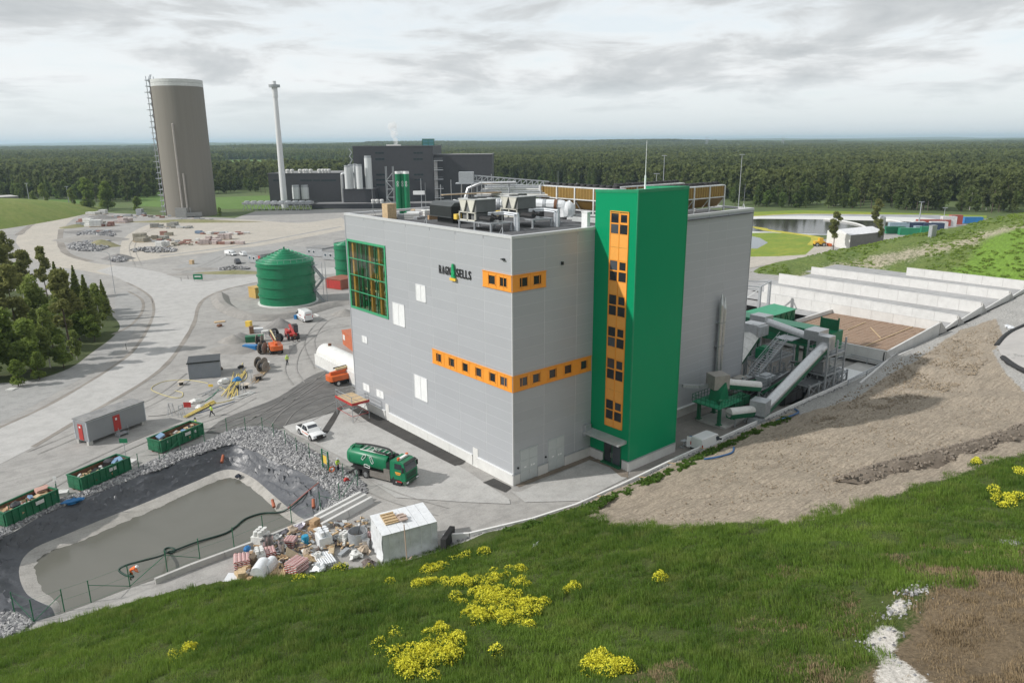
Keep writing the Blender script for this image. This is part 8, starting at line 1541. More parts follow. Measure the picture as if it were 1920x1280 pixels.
for x, y, s, m, lab in ((120, 928, (.9, .9, .5), concw, 'pale concrete block behind the left skip'), (247, 870, (.9, .9, .5), concw, 'pale concrete block behind the middle skip'), (467, 612, (1.1, .9, 1.2), yellow, 'brown and yellow box left of the small boom lift'), (472, 625, (.8, .8, 1.5), mat('brown cabinet', (.2, .11, .06), .6), 'tall brown cabinet near the small boom lift'), (555, 598, (.6, .6, .9), blue, 'blue barrel between the heap and the van'), (22, 730, (1.2, 1.2, .15), offwhite, 'white manhole cover on the gravel at the left edge'), (360, 495, (1.2, 1, 1.3), wood, 'brown timber crate on the gravel bank'), (412, 604, (2.2, 1.2, .2), wood, 'pale board under the rusty lump'), (545, 588, (.8, .6, .5), card, 'brown box beside the van'), (590, 589, (.3, 2.0, 1.6), offwhite, 'white plank leaning at the foot of the bund'), (503, 660, (1.6, .8, .4), wood, 'timber pile among the drums'), (478, 640, (3.4, 1.5, 1.2), greend, 'green steel frame container among the drums'), (485, 622, (1.8, 1.0, .8), whitefilm, 'white and pink packages behind the drums'), (497, 625, (1.2, 1.0, .6), offwhite, 'white drum shaped package behind the boom lift'), (470, 655, (2.6, 1.2, .9), blue, 'blue edged green pallet frame below the green container'), (88, 402, (8, 5, 2.6), offwhite, 'pale site hut far left by the track')):
 mb = MB().box(-s[0] / 2, -s[1] / 2, 0, s[0] / 2, s[1] / 2, s[2] * .8).box(-s[0] / 2 - .03, -s[1] / 2 - .03, s[2] * .8, s[0] / 2 + .03, s[1] / 2 + .03, s[2])
 if lab.startswith('white plank'): mb = MB().bar((0, 0, .1), (2.6, -1.6, .15), .5, .12)
 solo('storage_box', mb, m, lab, 'box', tuple(G(x, y)), rnd.uniform(-.5, .5) + prz)
# ------------------------------------------------------------------ the wrapped shed
A = G(719, 1056); sh = thing('wrapped_shed', 'white film wrapped shed on the gravel with boards lying on its roof', 'shed', (A.x, A.y, 0)); q0 = Vector(); e1 = G(821, 1027) - A; e2 = Vector((-e1.y, e1.x, 0)).normalized() * 3.3
wz = MB()
def sheetwall(p, d, h, h2):
 n, k = 14, 8; o = len(wz.v); nn = Vector((d.y, -d.x, 0)).normalized()
 for i in range(n + 1):
  for j in range(k + 1):
   f = i / n; z = (h + (h2 - h) * f) * j / k; w_ = .22 * mnoise.noise(Vector((f * 9 + p.x, z * 1.3, p.y))) * (1 - .5 * j / k) + (.14 * (1 - j / 2) if j < 2 else 0)
   wz.v.append(tuple(p + d * f + nn * w_ + Vector((0, 0, z))))
 for i in range(n):
  for j in range(k): a = o + i * (k + 1) + j; wz.f.append((a, a + k + 1, a + k + 2, a + 1)); wz.m.append(0)
h1s, h2s = 2.85, 3.3
sheetwall(q0, e1, h1s, h1s); sheetwall(e1, e2, h1s, h2s); sheetwall(e1 + e2, -e1, h2s, h2s); sheetwall(e2, -e2, h2s, h1s); part('wall_sheet', wz, whitefilm, sh)
for i in range(6): part('roof_sheet', MB().ext([e1 * (i / 6) - e2 * .03 + Vector((0, 0, h1s)), e1 * ((i + .97) / 6) - e2 * .03 + Vector((0, 0, h1s)), e1 * ((i + .97) / 6) + e2 * 1.03 + Vector((0, 0, h2s)), e1 * (i / 6) + e2 * 1.03 + Vector((0, 0, h2s))], (0, 0, .07)), whitefilm, sh)
for i in range(5): part('batten', MB().bar(e1 * (.12 + i * .19) + Vector((0, 0, .5 + .25 * (i % 3))) + Vector((e1.y, -e1.x, 0)).normalized() * .1, e1 * (.12 + i * .19) + Vector((0, 0, h1s)) + Vector((e1.y, -e1.x, 0)).normalized() * .1, .05), white, sh)
for i in range(4):
 f = .42 + i * .13; z = h1s + (h2s - h1s) * f + .14
 solo('board_pile', MB().cbox((0, 0, 0), (1.3, .34, .1), 0).cbox((0, .1, .1), (1.3, .2, .1)), wood, ('lowest', 'second lowest', 'second highest', 'highest')[i] + ' brown board strip on the wrapped shed roof', 'board', tuple(A + e1 * .27 + e2 * f + Vector((0, 0, z))), math.atan2(e1.y, e1.x))
solo('board_pile', MB().cbox((0, 0, 0), (.8, 1.3, .12)).cbox((.1, 0, .12), (.7, .3, .1)).cbox((-.1, .4, .12), (.6, .2, .1)), mat('pinkish boards', (.42, .33, .28), .8), 'mixed pinkish boards beside the strips on the shed roof', 'board', tuple(A + e1 * .47 + e2 * .5 + Vector((0, 0, h1s + .46))), math.atan2(e1.y, e1.x))
solo('long_pole', MB().cyl((0, 0, .1), (.15, .5, 4.1), .05, n=6), mat('pinkish timber', (.5, .36, .28), .7), 'thin timber pole leaning against the wrapped shed', 'pole', tuple(G(764, 1062)))
solo('timber_frame', MB().bar((0, 0, .1), (2.2, .9, .3), .1).bar((.3, -.5, .1), (2.4, .4, .3), .1).bar((.6, -.9, .1), (2.6, .0, .3), .1).bar((.2, .3, .2), (1.0, -.9, .2), .08), mat('pinkish timber', (0, 0, 0)), 'broken timber frame lying beside the leaning pole', 'timber', tuple(G(745, 1072)))  # loose bars of a broken timber frame
ld = MB()
for s in (-.22, .22): ld.bar((0, s, .1), (3.6, s, .12), .07)
for k in range(11): ld.bar((.2 + k * .33, -.22, .1), (.2 + k * .33, .22, .1), .05)
solo('ladder', ld, mat('dark ladder', (.08, .08, .09), .5), 'dark ladder lying below the wrapped shed', 'ladder', tuple(G(778, 1062)), heading(G(778, 1062), G(806, 1046)))
solo('black_membrane', MB().ext([(0, 0, 0), (3.2, .5, 0), (3.4, .6, 1.2), (.3, .1, 1.5)], (.1, -.5, 0)), black, 'black membrane hanging at the kerb end beside the wrapped shed', 'membrane', tuple(G(826, 1040)), .5)
# ------------------------------------------------------------------ materials dump beside the pond wall
strp, t_, b_ = newmat('red and white insulation film'); wv_ = t_.nodes.new('ShaderNodeTexWave'); wv_.inputs['Scale'].default_value = 2.6; wv_.inputs['Distortion'].default_value = 2; wv_.bands_direction = 'DIAGONAL'; t_.links.new(posv(t_), wv_.inputs['Vector']); t_.links.new(mix(t_, ramp(t_, wv_.outputs[0], [(.45, 0.), (.55, 1.)]), (.62, .57, .55), (.42, .09, .08)), b_.inputs['Base Color']); b_.inputs['Roughness'].default_value = .4
alu = mat('aluminium duct', (.60, .60, .60), .3, .8, var=.1)
def bale(n=3):
 mb = MB()
 for i in range(n):
  for k in range(4): mb.cyl((-.8, -.55 + k * .36, .2 + i * .36), (.8, -.55 + k * .36, .2 + i * .36), .19, n=8)
 return mb
def bag():
 mb = MB().sph((0, 0, .32), .55, (1.1, .85, .62), 9, 6, .3)
 for _ in range(5): mb.cbox((rnd.uniform(-.6, .6), rnd.uniform(-.5, .5), rnd.uniform(.2, .6)), (rnd.uniform(.3, .8), rnd.uniform(.2, .5), .06), rnd.uniform(0, 3), rnd.uniform(-.8, .8), rnd.uniform(-.8, .8))
 return mb
def wrapped(): mb = MB().box(-.75, -.6, .12, .75, .6, 1.15).box(-.75, -.6, 0, .75, .6, .1); [mb.cyl((-.45 + i * .45, j * .5 - .25, 1.15), (-.45 + i * .45, j * .5 - .25, 1.65), .21, n=9) for i in range(3) for j in range(2)]; return mb
def boxpile(): return MB().cbox((0, 0, .2), (1.6, .8, .4)).cbox((.1, .05, .55), (1.3, .7, .3), .2).cbox((-.1, 0, .85), (.9, .6, .3), -.2)
def rolls(): mb = MB(); [mb.cyl((0, i * .16, .1 + .13 * (k % 2)), (1.6, i * .16 + .1, .12 + .13 * (k % 2)), .07, n=6) for i in range(9) for k in range(2)]; return mb
def rolled(): return MB().box(-.8, -.6, .1, .8, .6, .7).cyl((-.8, -.0, .72), (.8, .0, .72), .58, n=16)
def ducts(): mb = MB(); [mb.cyl((-.55 + i * .5, .1 * (i % 2), 0), (-.55 + i * .5, .1 * (i % 2), 1.3 + .2 * (i % 2)), .24, .24, 12, False) for i in range(3)]; return mb
DUMP = [(455, 1062, 'bale', strp, 1.2, 'red and white striped insulation stack behind the brown tubes, at the left'), (505, 1045, 'bale', strp, 1.0, 'striped insulation stack right of the blue lid'), (478, 1058, 'boxpile', mat('brown tube ends', (.13, .10, .07), .8), 1.3, 'dark brown bundle of tubes in the middle left of the dump'), (455, 1088, 'boxpile', wood, 1.3, 'pale timber pallet stack at the near left of the dump'), (437, 1085, 'flat', whitefilm, 1.2, 'flat white sheet lying at the left end of the dump'), (490, 1080, 'rolled', whitefilm, 1.35, 'big film wrapped pallet with a rounded top at the front of the dump'), (505, 1070, 'rolled', whitefilm, 1.1, 'second film wrapped pallet behind the rounded one'), (466, 1050, 'lid', blue, 1.0, 'blue lid on the striped stack'), (488, 1052, 'wrapped', offwhite, 1.0, 'white wrapped goods behind the upright ducts'), (503, 1032, 'ducts', alu, 1.3, 'three upright aluminium ducts at the dump'), (529, 1035, 'ducts', alu, 1.2, 'aluminium duct group right of the three ducts'), (490, 1020, 'wrapped', offwhite, 1.2, 'pale box with lid against the pond wall'), (520, 1015, 'bag', offwhite, 1.3, 'white big bag near the pond wall'), (535, 1005, 'bag', mat('dark mixed rags', (.10, .095, .11), .8), 1.3, 'dark mixed rags on the heap by the pond wall'), (548, 1000, 'bag', mat('tan rags', (.42, .34, .26), .8), 1.4, 'tan cloth heap by the pond wall'), (560, 995, 'bag', mat('lilac film', (.45, .42, .50), .4), 1.2, 'lilac film heap near the barrier beams'), (545, 1022, 'bale', strp, .9, 'striped insulation heap in the middle of the dump'), (573, 1019, 'barrel', mat('turquoise barrel', (.02, .25, .42), .4), 1.0, 'turquoise barrel in the middle of the dump'), (592, 990, 'boxpile', card, 1.3, 'stack of brown boxes below the barrier beams'), (608, 1022, 'wrapped', whitefilm, 1.3, 'white wrapped pallet topped with silver rolls'), (552, 1055, 'board', mat('tan board', (.48, .38, .25), .7), 1.0, 'large tan board leaning in the middle of the dump'), (557, 1070, 'bale', strp, 1.25, 'striped insulation bundle at the front centre of the dump'), (525, 1078, 'rolls', wood, 1.3, 'pale timber lengths at the front of the dump'), (533, 1088, 'rolls', wood, 1.2, 'second group of timber lengths at the front edge'), (575, 1040, 'bag', mat('tan rags', (0, 0, 0)), 1.1, 'tan sack right of the large board'), (585, 1055, 'pallet', wood, 1.2, 'empty pallet right of the striped bundle'), (597, 1048, 'bag', offwhite, 1.2, 'white sack pile right of the empty pallet'), (600, 1070, 'bag', whitefilm, 1.4, 'large pale big bag with dark contents at the front'), (630, 1058, 'rolls', whitefilm, 1.6, 'fan of white pipe insulation lengths'), (622, 1035, 'flat2', mat('tan board', (0, 0, 0)), 1.0, 'long tan plank box right of the wrapped pallet'), (647, 1018, 'wrapped', offwhite, .9, 'small white crate left of the big drum'), (645, 1038, 'flat2', galv, .8, 'grey flat box below the white crate'), (668, 1045, 'bag', offwhite, 1.3, 'open white bag with bright rim at the right'), (683, 1035, 'bag', mat('tan rags', (0, 0, 0)), 1.3, 'tan torn sacks right of the open bag'), (692, 1010, 'bale', strp, .7, 'small striped bundle beside the wrapped shed'), (690, 1062, 'bag', mat('dark scrap', (.14, .11, .10), .8), 1.3, 'dark scrap heap at the grass edge'), (470, 1093, 'boxpile', card, .8, 'small brown carton at the grass edge'), (478, 1097, 'bag', mat('pink film', (.55, .30, .30), .5), .7, 'pink film at the grass edge')]
for x, y, k, m, s, lab in DUMP:
 p = G(x, y); z = 0
 if k == 'lid': mb = MB().sph((0, 0, .3), .5, (1, .8, .7), 9, 5); z = 1.0  # a blue lid resting on the striped stack
 elif k == 'flat': mb = MB().cbox((0, 0, .12), (1.4, 1.3, .14), .2, .08)
 elif k == 'flat2': mb = MB().cbox((0, 0, .25), (2.0, .6, .4)).cbox((0, 0, .47), (2.04, .64, .06))
 elif k == 'barrel': mb = MB().lathe([(.42, 0), (.45, .3), (.42, .6), (.45, .9), (.4, 1.1), (.1, 1.12), (0, 1.1)], 14)
 elif k == 'board': mb = MB().cbox((0, 0, 1.0), (1.7, 2.0, .06), 0, .7)
 elif k == 'pallet': mb = MB(); [mb.cbox((-.5 + i * .2, 0, .5), (.12, 1.4, .04), 0, .35) for i in range(6)]; mb.cbox((0, 0, .45), (1.2, .1, .1))
 else: mb = {'bale': bale, 'bag': bag, 'wrapped': wrapped, 'boxpile': boxpile, 'rolls': rolls, 'rolled': rolled, 'ducts': ducts}[k]()
 o = solo({'bale': 'insulation_bundle', 'bag': 'big_bag', 'wrapped': 'wrapped_pallet', 'boxpile': 'box_pile', 'rolls': 'length_bundle', 'rolled': 'wrapped_pallet', 'ducts': 'duct_group', 'lid': 'blue_lid', 'flat': 'flat_sheet', 'flat2': 'plank_box', 'barrel': 'barrel', 'board': 'board', 'pallet': 'pallet'}[k], mb, m, lab, 'building material', (p.x, p.y, z), rnd.uniform(-.5, .5) + .9, 'building material dumped by the pond'); o.scale = (s * .82,) * 3
 for v in o.data.vertices: v.co += Vector((rnd.uniform(-.035, .035), rnd.uniform(-.035, .035), 0))
t = thing('steel_drum_tub', 'large open galvanised tub at the right of the dump', 'tub', tuple(G(672, 1020))); part('shell', MB().lathe([(.95, 0), (.95, 1.5), (.9, 1.5), (.9, .15), (0, .15)], 26), galv, t); part('stick', MB().bar((-.2, 0, .3), (.9, .6, 2.5), .05), black, t); part('duct_piece', MB().cyl((.2, -1.2, 0), (.2, -1.2, 1.0), .38, n=14), alu, t)
mb = MB()
for i in range(420):
 u = rnd.random(); p = G(450 + 240 * u, 1098 - 95 * u * rnd.uniform(.8, 1) - rnd.uniform(0, 75) * (1 - abs(2 * u - .8) * .5)) ; mb.use(rnd.randrange(5)).cbox((p.x, p.y, rnd.uniform(.05, .5)), (rnd.uniform(.15, .8), rnd.uniform(.1, .4), rnd.uniform(.04, .2)), rnd.uniform(0, 3), rnd.uniform(-.5, .5), rnd.uniform(-.5, .5))
struct('building_debris', mb, [offwhite, card, wood, mat('dark scrap', (0, 0, 0)), galv], 'stuff')
for o in list(bpy.data.objects):
 if o.name.startswith('pallet_stack') and o.location.z < -40:
  for c in list(o.children): bpy.data.objects.remove(c)
  bpy.data.objects.remove(o)
# ================================================================== grass, weeds and flowers on the hillside
grm, t_, b_ = newmat('meadow grass blades'); p_ = posv(t_); at_ = t_.nodes.new('ShaderNodeAttribute'); at_.attribute_name = 'tone'
g1 = mix(t_, ramp(t_, noise(t_, p_, .10, 5, .65, .5), [(.36, 0.), (.64, 1.)]), (.06, .14, .014), (.17, .28, .038)); g1 = mix(t_, ramp(t_, noise(t_, p_, .45, 4, .7), [(.50, 0.), (.74, .7)]), g1, (.29, .31, .095)); g1 = mix(t_, ramp(t_, noise(t_, p_, .7, 3, .6, 1.), [(.55, 0.), (.75, .6)]), g1, (.028, .085, .028))
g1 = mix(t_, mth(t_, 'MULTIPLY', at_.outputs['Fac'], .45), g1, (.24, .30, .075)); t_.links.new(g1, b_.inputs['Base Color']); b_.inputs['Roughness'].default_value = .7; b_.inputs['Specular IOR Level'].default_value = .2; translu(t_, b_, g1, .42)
drm = mat('dead grass blades', (.25, .185, .105), .9, var=.35, scale=.8)
def tuft(name, n, size, h0, h1, wdt, m):
 V, F, S = [], [], []
 cl_ = [(rnd.uniform(-size, size) / 2, rnd.uniform(-size, size) / 2, rnd.uniform(.6, 1.25), rnd.random()) for _ in range(int(n / 9))]
 for i in range(n):
  cx, cy, hk, tn_ = rnd.choice(cl_); x, y = cx + rnd.gauss(0, .16), cy + rnd.gauss(0, .16); h = rnd.uniform(h0, h1) * hk; a = rnd.uniform(0, 6.28); b = rnd.gauss(.35, .25) * h; dx, dy = math.cos(a), math.sin(a); o = len(V); w_ = wdt * rnd.uniform(.6, 1.3)
  V += [(x - dy * w_, y + dx * w_, -.08), (x + dy * w_, y - dx * w_, -.08), (x + dx * b * .4 + dy * w_ * .8, y + dy * b * .4 - dx * w_ * .8, h * .6), (x + dx * b * .4 - dy * w_ * .8, y + dy * b * .4 + dx * w_ * .8, h * .6), (x + dx * b, y + dy * b, h)]
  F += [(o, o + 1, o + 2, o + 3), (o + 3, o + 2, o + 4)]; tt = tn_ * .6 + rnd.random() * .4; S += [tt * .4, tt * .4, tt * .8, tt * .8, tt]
 me = bpy.data.meshes.new(name); me.from_pydata(V, [], F); me.materials.append(m); a = me.attributes.new('tone', 'FLOAT', 'POINT'); a.data.foreach_set('value', np.array(S, 'f')); return bpy.data.objects.new(name, me)
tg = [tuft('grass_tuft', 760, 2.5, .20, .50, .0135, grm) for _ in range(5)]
td = [tuft('dead_tuft', 620, 2.5, .10, .26, .013, drm) for _ in range(3)]
def camdist(p): return (Vector(p) - Vector(CAM)).length
def inview(p, mx=110, my=90):
 q = MC @ (np.array(p) - CAM)
 if q[2] < 4: return False
 return -mx < 960 + FPX * q[0] / q[2] < 1920 + mx and -my < 640 - FPX * q[1] / q[2] < 1280 + my
def slope_rot(x, y):
 e = .8; n = Vector((float(zt(x - e, y) - zt(x + e, y)), float(zt(x, y - e) - zt(x, y + e)), 2 * e)).normalized(); return (math.asin(-n.y) * .9 * -1 * -1, math.asin(n.x) * .9, rnd.uniform(0, 6.28))
gx, gy = np.meshgrid(np.arange(-62, 70, 1.75), np.arange(-66, 18, 1.75), indexing='ij'); gx = (gx + np.random.RandomState(3).uniform(-.8, .8, gx.shape)).ravel(); gy = (gy + np.random.RandomState(4).uniform(-.8, .8, gy.shape)).ravel()
dirt_d = poly_sdf(DIRT, gx, gy); br_d = poly_sdf(BROWN, gx, gy); sa_d = np.max([poly_sdf(s, gx, gy) for s in SAND], 0); dt_ = np.interp(gx, TX, TY) - gy
gp_, gr_, gs_, gi_, dp_, dr_, ds_, di_ = [], [], [], [], [], [], [], []
for i in range(len(gx)):
 x, y = gx[i], gy[i]
 if dt_[i] < (.7 if x < -14 else 2.4) or (dt_[i] < 3.4 and -14 < x < 6): continue
 z = float(zt(x, y)); z += fbm(x, y, .16, 4) * .45 * min(1, dt_[i] / 3) - .03
 if not inview((x, y, z)): continue
 if dirt_d[i] > rnd.gauss(-.2, .45) + (rnd.random() < .06) * 4 * rnd.random(): continue
 if sa_d[i] > -.4 + rnd.uniform(-.6, .3): continue
 e = .8; nx_, ny_ = float(zt(x - e, y) - zt(x + e, y)) / (2 * e), float(zt(x, y - e) - zt(x, y + e)) / (2 * e); mrot = Vector((nx_, ny_, 1)).normalized().to_track_quat('Z', 'Y').to_matrix() @ Matrix.Rotation(rnd.uniform(0, 6.28), 3, 'Z'); eu = tuple(mrot.to_euler())
 if br_d[i] > rnd.gauss(0, 1.3) or (br_d[i] > -9 and rnd.random() < .12): dp_.append((x, y, z)); dr_.append(eu); s = rnd.uniform(.8, 1.2); ds_.append((s, s, s * rnd.uniform(.7, 1.3))); di_.append(rnd.randrange(3))
 else:
  k = .75 + .5 * (mnoise.noise(Vector((x * .25, y * .25, 7.))) + .4); gp_.append((x, y, z)); gr_.append(eu); s = rnd.uniform(.9, 1.15); gs_.append((s, s, max(.35, k * rnd.uniform(.6, 1.3)))); gi_.append(rnd.randrange(5))
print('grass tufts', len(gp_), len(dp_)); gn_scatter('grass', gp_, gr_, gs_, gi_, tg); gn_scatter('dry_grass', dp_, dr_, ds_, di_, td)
# yellow flowering clumps
ym_, t_, b_ = newmat('yellow blossom'); p_ = posv(t_); t_.links.new(mix(t_, noise(t_, p_, 3, 3, .6), (.56, .52, .012), (.74, .72, .07)), b_.inputs['Base Color']); b_.inputs['Roughness'].default_value = .8
FLW = [(795, 1100, 38, 12, 'strip of yellow flowers left of the long yellow band'), (812, 1068, 30, 10, 'yellow flower clump just below the wrapped shed'), (870, 1100, 44, 13, 'left half of the long yellow flower band'), (930, 1086, 42, 13, 'right half of the long yellow flower band'), (978, 1072, 16, 9, 'small yellow clump at the upper right tip of the band'), (975, 1098, 18, 9, 'small yellow clump below the tip of the band'), (920, 1130, 52, 22, 'upper left part of the widest yellow flower patch'), (985, 1140, 50, 22, 'right part of the widest yellow flower patch'), (900, 1158, 48, 18, 'lower left part of the widest yellow flower patch'), (950, 1160, 42, 14, 'lower middle part of the widest yellow flower patch'), (987, 1176, 16, 11, 'small round yellow clump below the widest patch'), (857, 1132, 10, 8, 'tiny yellow clump left of the widest patch'), (828, 1196, 24, 13, 'yellow clump above the big lower patch'), (858, 1214, 16, 14, 'yellow clump right of the big lower patch'), (800, 1238, 50, 26, 'big lower yellow flower patch near the bottom edge'), (842, 1240, 26, 20, 'right end of the big lower yellow patch'), (765, 1255, 26, 22, 'left end of the big lower yellow patch'), (742, 1232, 20, 14, 'sparse yellow clump left of the big lower patch'), (742, 1196, 12, 9, 'tiny yellow clump above the sparse one'), (712, 1206, 9, 8, 'lone tiny yellow clump at the left of the patches'), (1118, 1252, 34, 24, 'left half of the yellow bush at the bottom centre'), (1158, 1258, 34, 22, 'right half of the yellow bush at the bottom centre'), (1074, 1101, 17, 10, 'single yellow clump right of the widest patch'), (1233, 1088, 15, 9, 'single yellow clump farther right on open grass'), (908, 1035, 24, 12, 'yellow weeds right of the stony kerb end'), (872, 1040, 26, 9, 'yellow weeds at the stony kerb end'), (357, 1221, 16, 10, 'lone yellow clump at the lower left'), (330, 1232, 9, 6, 'tiny yellow clump beside the lone one at the lower left'), (1868, 928, 16, 8, 'left part of the yellow clump at the right edge'), (1895, 940, 22, 14, 'main yellow clump at the right edge'), (1830, 867, 13, 8, 'round yellow clump by the heap of rubble'), (1912, 893, 10, 8, 'yellow clump at the far right above the main one'), (640, 1069, 34, 6, 'thin yellow fringe at the edge of the dump'), (565, 1090, 26, 6, 'short yellow fringe at the front of the dump'), (930, 1240, 14, 12, 'sparse yellow clump right of the lower patch'), (905, 1118, 30, 10, 'yellow strip between the band and the widest patch')]
for x, y, rx, ry, lab in FLW:
 c = T(x, y); sc_ = (MC @ (np.array(c) - CAM))[2] / FPX; a = RH * rx * sc_; b = T(x, y - ry) - c; sparse = 'sparse' in lab or 'tiny' in lab or 'weeds' in lab or 'fringe' in lab
 lp_, fp_ = [], []; nb = max(3, int(rx * ry / 26));
 for _ in range(nb):
  r_, th = abs(rnd.gauss(0, .52)), rnd.uniform(0, 6.28); p = c + a * r_ * math.cos(th) + b * r_ * math.sin(th); gz = float(zt(p.x, p.y)) + fbm(p.x, p.y, .16, 4) * .45; R_ = rnd.uniform(.3, .55); H_ = rnd.uniform(.35, .7)
  for k in range(48): q = Vector((rnd.gauss(0, 1), rnd.gauss(0, 1), abs(rnd.gauss(0, .8)))).normalized() * R_ * rnd.uniform(.5, 1); lp_.append((p.x + q.x - c.x, p.y + q.y - c.y, gz + q.z * H_ / R_ - c.z, rnd.random() * .6, 1))
  for k in range(44 if sparse else 130): q = Vector((rnd.gauss(0, 1), rnd.gauss(0, 1), abs(rnd.gauss(0, 1)) + .25)).normalized() * R_ * rnd.uniform(.85, 1.1); fp_.append((p.x + q.x - c.x, p.y + q.y - c.y, gz + .08 + q.z * H_ / R_ - c.z, .5, 1))
 t = thing('flowering_weed', lab, 'flowers', tuple(c), 0, 'yellow flower patches on the hillside'); part('leaves', leafmesh('leaves', lp_, weedm, .06, .13), None, t); part('blossom', leafmesh('blossom', fp_, ym_, .032, .062, .3), None, t)
# weeds along the kerb
wp2 = []
for i in range(330):
 u = rnd.random(); x = -9 + 50 * u; d_ = rnd.uniform(1.9, 3.6) if x < 18 else rnd.uniform(1.7, 3.0)
 if x > 18 and rnd.random() < .25: continue
 y = float(np.interp(x, TX, TY)) - d_; z = float(zt(x, y)); R_ = rnd.uniform(.22, .5)
 for k in range(36): q = Vector((rnd.gauss(0, 1), rnd.gauss(0, 1), abs(rnd.gauss(0, 1)))).normalized() * R_ * rnd.uniform(.4, 1); wp2.append((x + q.x, y + q.y, z + q.z * .75, .25 + .5 * rnd.random(), 1))
struct('weeds', leafmesh('weeds', wp2, weedm, .08, .18), None, 'stuff')
wp2 = []
for i in range(2600):
 x, y = rnd.uniform(140, 215), rnd.uniform(-20, 60)
 if mnoise.noise(Vector((x * .06, y * .06, 1.))) < (.05 if y > 22 else -.35): continue
 if x < 153 and y < 42: continue
 z = float(ridge_z(np.array([x]), np.array([y]))[0]); R_ = rnd.uniform(.35, .95)
 for k in range(16): q = Vector((rnd.gauss(0, 1), rnd.gauss(0, 1), abs(rnd.gauss(0, 1)))).normalized() * R_ * rnd.uniform(.4, 1); wp2.append((x + q.x, y + q.y, z + q.z * .32, .7 + .5 * rnd.random(), 1))
struct('scrub', leafmesh('scrub', wp2, leafmat('scrub leaves', (.14, .21, .04), (.27, .37, .08), 0), .16, .36), None, 'stuff')
# rubble bank between the dirt and the grass on the right, clods on the dirt
rb = [T(*q) for q in ((1592, 905), (1660, 880), (1740, 862), (1830, 838), (1925, 806), (2000, 780))]; rbs = smooth_pts(rb, 6)
mb = MB(); nrm = (rb[-1] - rb[0]).normalized(); nrm = Vector((-nrm.y, nrm.x, 0))
for i, p in enumerate(rbs):
 for f, h in ((-1.9, -.3), (-.8, .45), (0, .6), (.8, .4), (1.9, -.3)): q = p + nrm * f; mb.v.append((q.x, q.y, float(zt(q.x, q.y)) + h * (1.3 if i > 1 else .3) + .35 * mnoise.noise(Vector((q.x, q.y, 2.)))))
for i in range(len(rbs) - 1):
 for j in range(4): mb.f.append((i * 5 + j, i * 5 + j + 1, i * 5 + 6 + j, i * 5 + 5 + j)); mb.m.append(0)
solo('rubble_bank', mb, gravel_mat('brown rubble soil', (.14, .115, .09), (.20, .165, .13), (.25, .21, .17), 1.), 'dark rubble bank between the dirt slope and the grass at the right', 'rubble bank')
def onbank(): k = rnd.randrange(len(rbs) - 1); f = rnd.uniform(-1.7, 1.7); p = rbs[k].lerp(rbs[k + 1], rnd.random()) + nrm * f; return (p.x, p.y, float(zt(p.x, p.y)) + .9 * (1 - abs(f) / 2))
clm = mat('dirt clods', (.27, .22, .16), .95, var=.3, scale=3)
cb2 = [T(*q) for q in ((1500, 800), (1640, 700), (1750, 660), (1860, 605), (1880, 650), (1830, 700), (1760, 740), (1640, 770))]
def onclod():
 for _ in range(20):
  a, b, c = rnd.sample(cb2, 3); u, v = sorted((rnd.random(), rnd.random())); p = a * u + b * (v - u) + c * (1 - v)
  if rnd.random() < .55 + .45 * mnoise.noise(Vector((p.x * .15, p.y * .15, 0.))): break
 return (p.x, p.y, float(zt(p.x, p.y)) + .08)
_rm = rm; rm = clm; stones('dirt_clods', onclod, 2600, .04, .13)
cb2 = [T(*q) for q in ((1180, 980), (1300, 900), (1440, 820), (1560, 790), (1660, 740), (1800, 700), (1910, 770), (1800, 830), (1600, 890), (1500, 960), (1350, 975))]; stones('dirt_clods', onclod, 2400, .02, .085); rm = mat('bank stone', (.19, .16, .13), .95, var=.35, scale=3); stones('bank_stones', onbank, 700, .05, .17)
rm = _rm
def onkerb(): x = rnd.uniform(-14, 60); d_ = abs(rnd.gauss(.5, .3)); y = float(np.interp(x, TX, TY)) - d_; return (x, y, float(zt(x, y)) + .03)
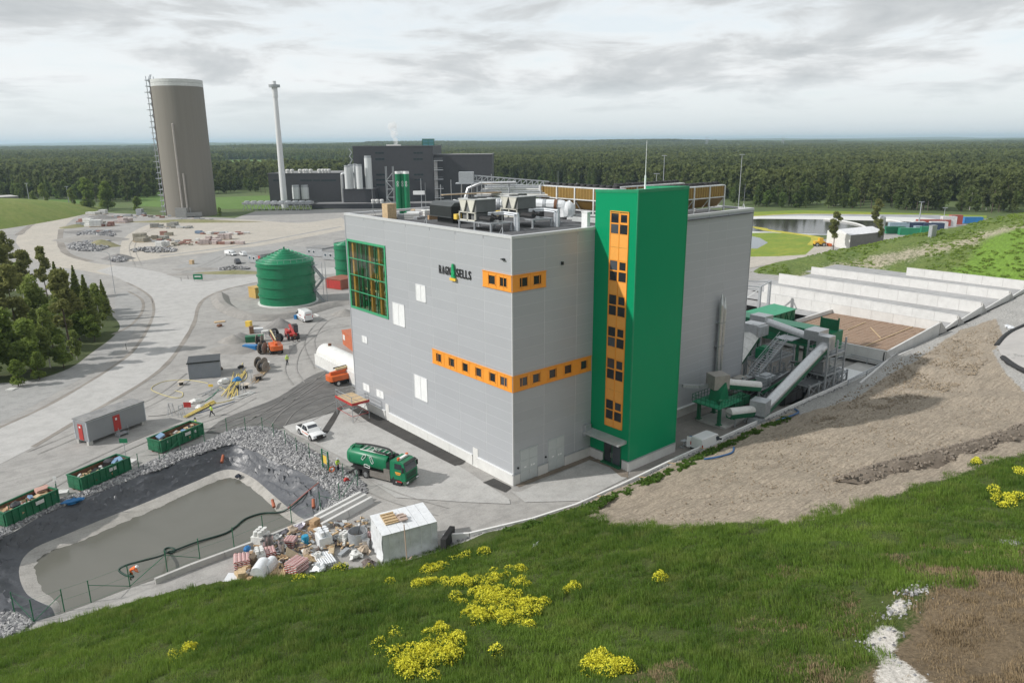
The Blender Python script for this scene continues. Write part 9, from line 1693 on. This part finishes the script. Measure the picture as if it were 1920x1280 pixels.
stones('kerb_stones', onkerb, 700, .04, .11)
def onsand():
 r_ = rnd.choice(SAND); x, y = r_[0]; q = rnd.choice(r_); k = rnd.random(); x, y = x + (q[0] - x) * k + rnd.gauss(0, .4), y + (q[1] - y) * k + rnd.gauss(0, .4); return (x, y, float(zt(x, y)) + fbm(x, y, .16, 4) * .45 + .02)
stones('sand_stones', onsand, 260, .03, .09)
solo('plastic_scrap', MB().sph((0, 0, .1), .5, (1.3, .4, .25), 9, 5, .4), whitefilm, 'torn white plastic scrap on the upper grass', 'scrap', tuple(T(1003, 1024)), .4)
mb = MB(); mb.ext([tuple(p + Vector((0, 0, .12))) for p in BASIN], (0, 0, .12)); solo('basin_cover', mb, mat('grey basin sheet', (.42, .40, .38), .6, var=.12, scale=.3), 'large grey sheet covered basin at the right edge of the picture', 'basin').__setitem__('kind', 'structure')
br_ = smooth_pts(BASIN, 4); solo('basin_edge', MB().tube([p + Vector((0, 0, .15)) for p in br_], .45, 6), black, 'rolled black liner edge of the grey basin at the right', 'liner edge'); solo('sand_bags', MB().sph((0, 0, .3), .7, (1.4, .9, .6), 8, 5, .3).sph((1.2, .9, .3), .6, (1.3, .8, .6), 8, 5, .3), whitefilm, 'white bags on the black basin edge', 'bags', tuple(T(1895, 618)))
# ================================================================== the air
hz = MB().box(-9000, -9000, -60, 40000, 40000, 130) if False else MB().box(-3000, -3000, -8, 34000, 34000, 122)
hm_ = bpy.data.materials.new('thin summer haze'); hm_.use_nodes = True; t_ = hm_.node_tree; t_.nodes.remove(t_.nodes['Principled BSDF']); pv_ = t_.nodes.new('ShaderNodeVolumePrincipled'); pv_.inputs['Color'].default_value = (.66, .83, 1, 1); pv_.inputs['Density'].default_value = HAZE; pv_.inputs['Anisotropy'].default_value = .2
t_.links.new(pv_.outputs[0], t_.nodes['Material Output'].inputs['Volume'])
if HAZE > 0: struct('haze', hz, hm_, 'stuff')
print('objects', len(bpy.data.objects), 'tris', sum(len(m.polygons) for m in bpy.data.meshes))
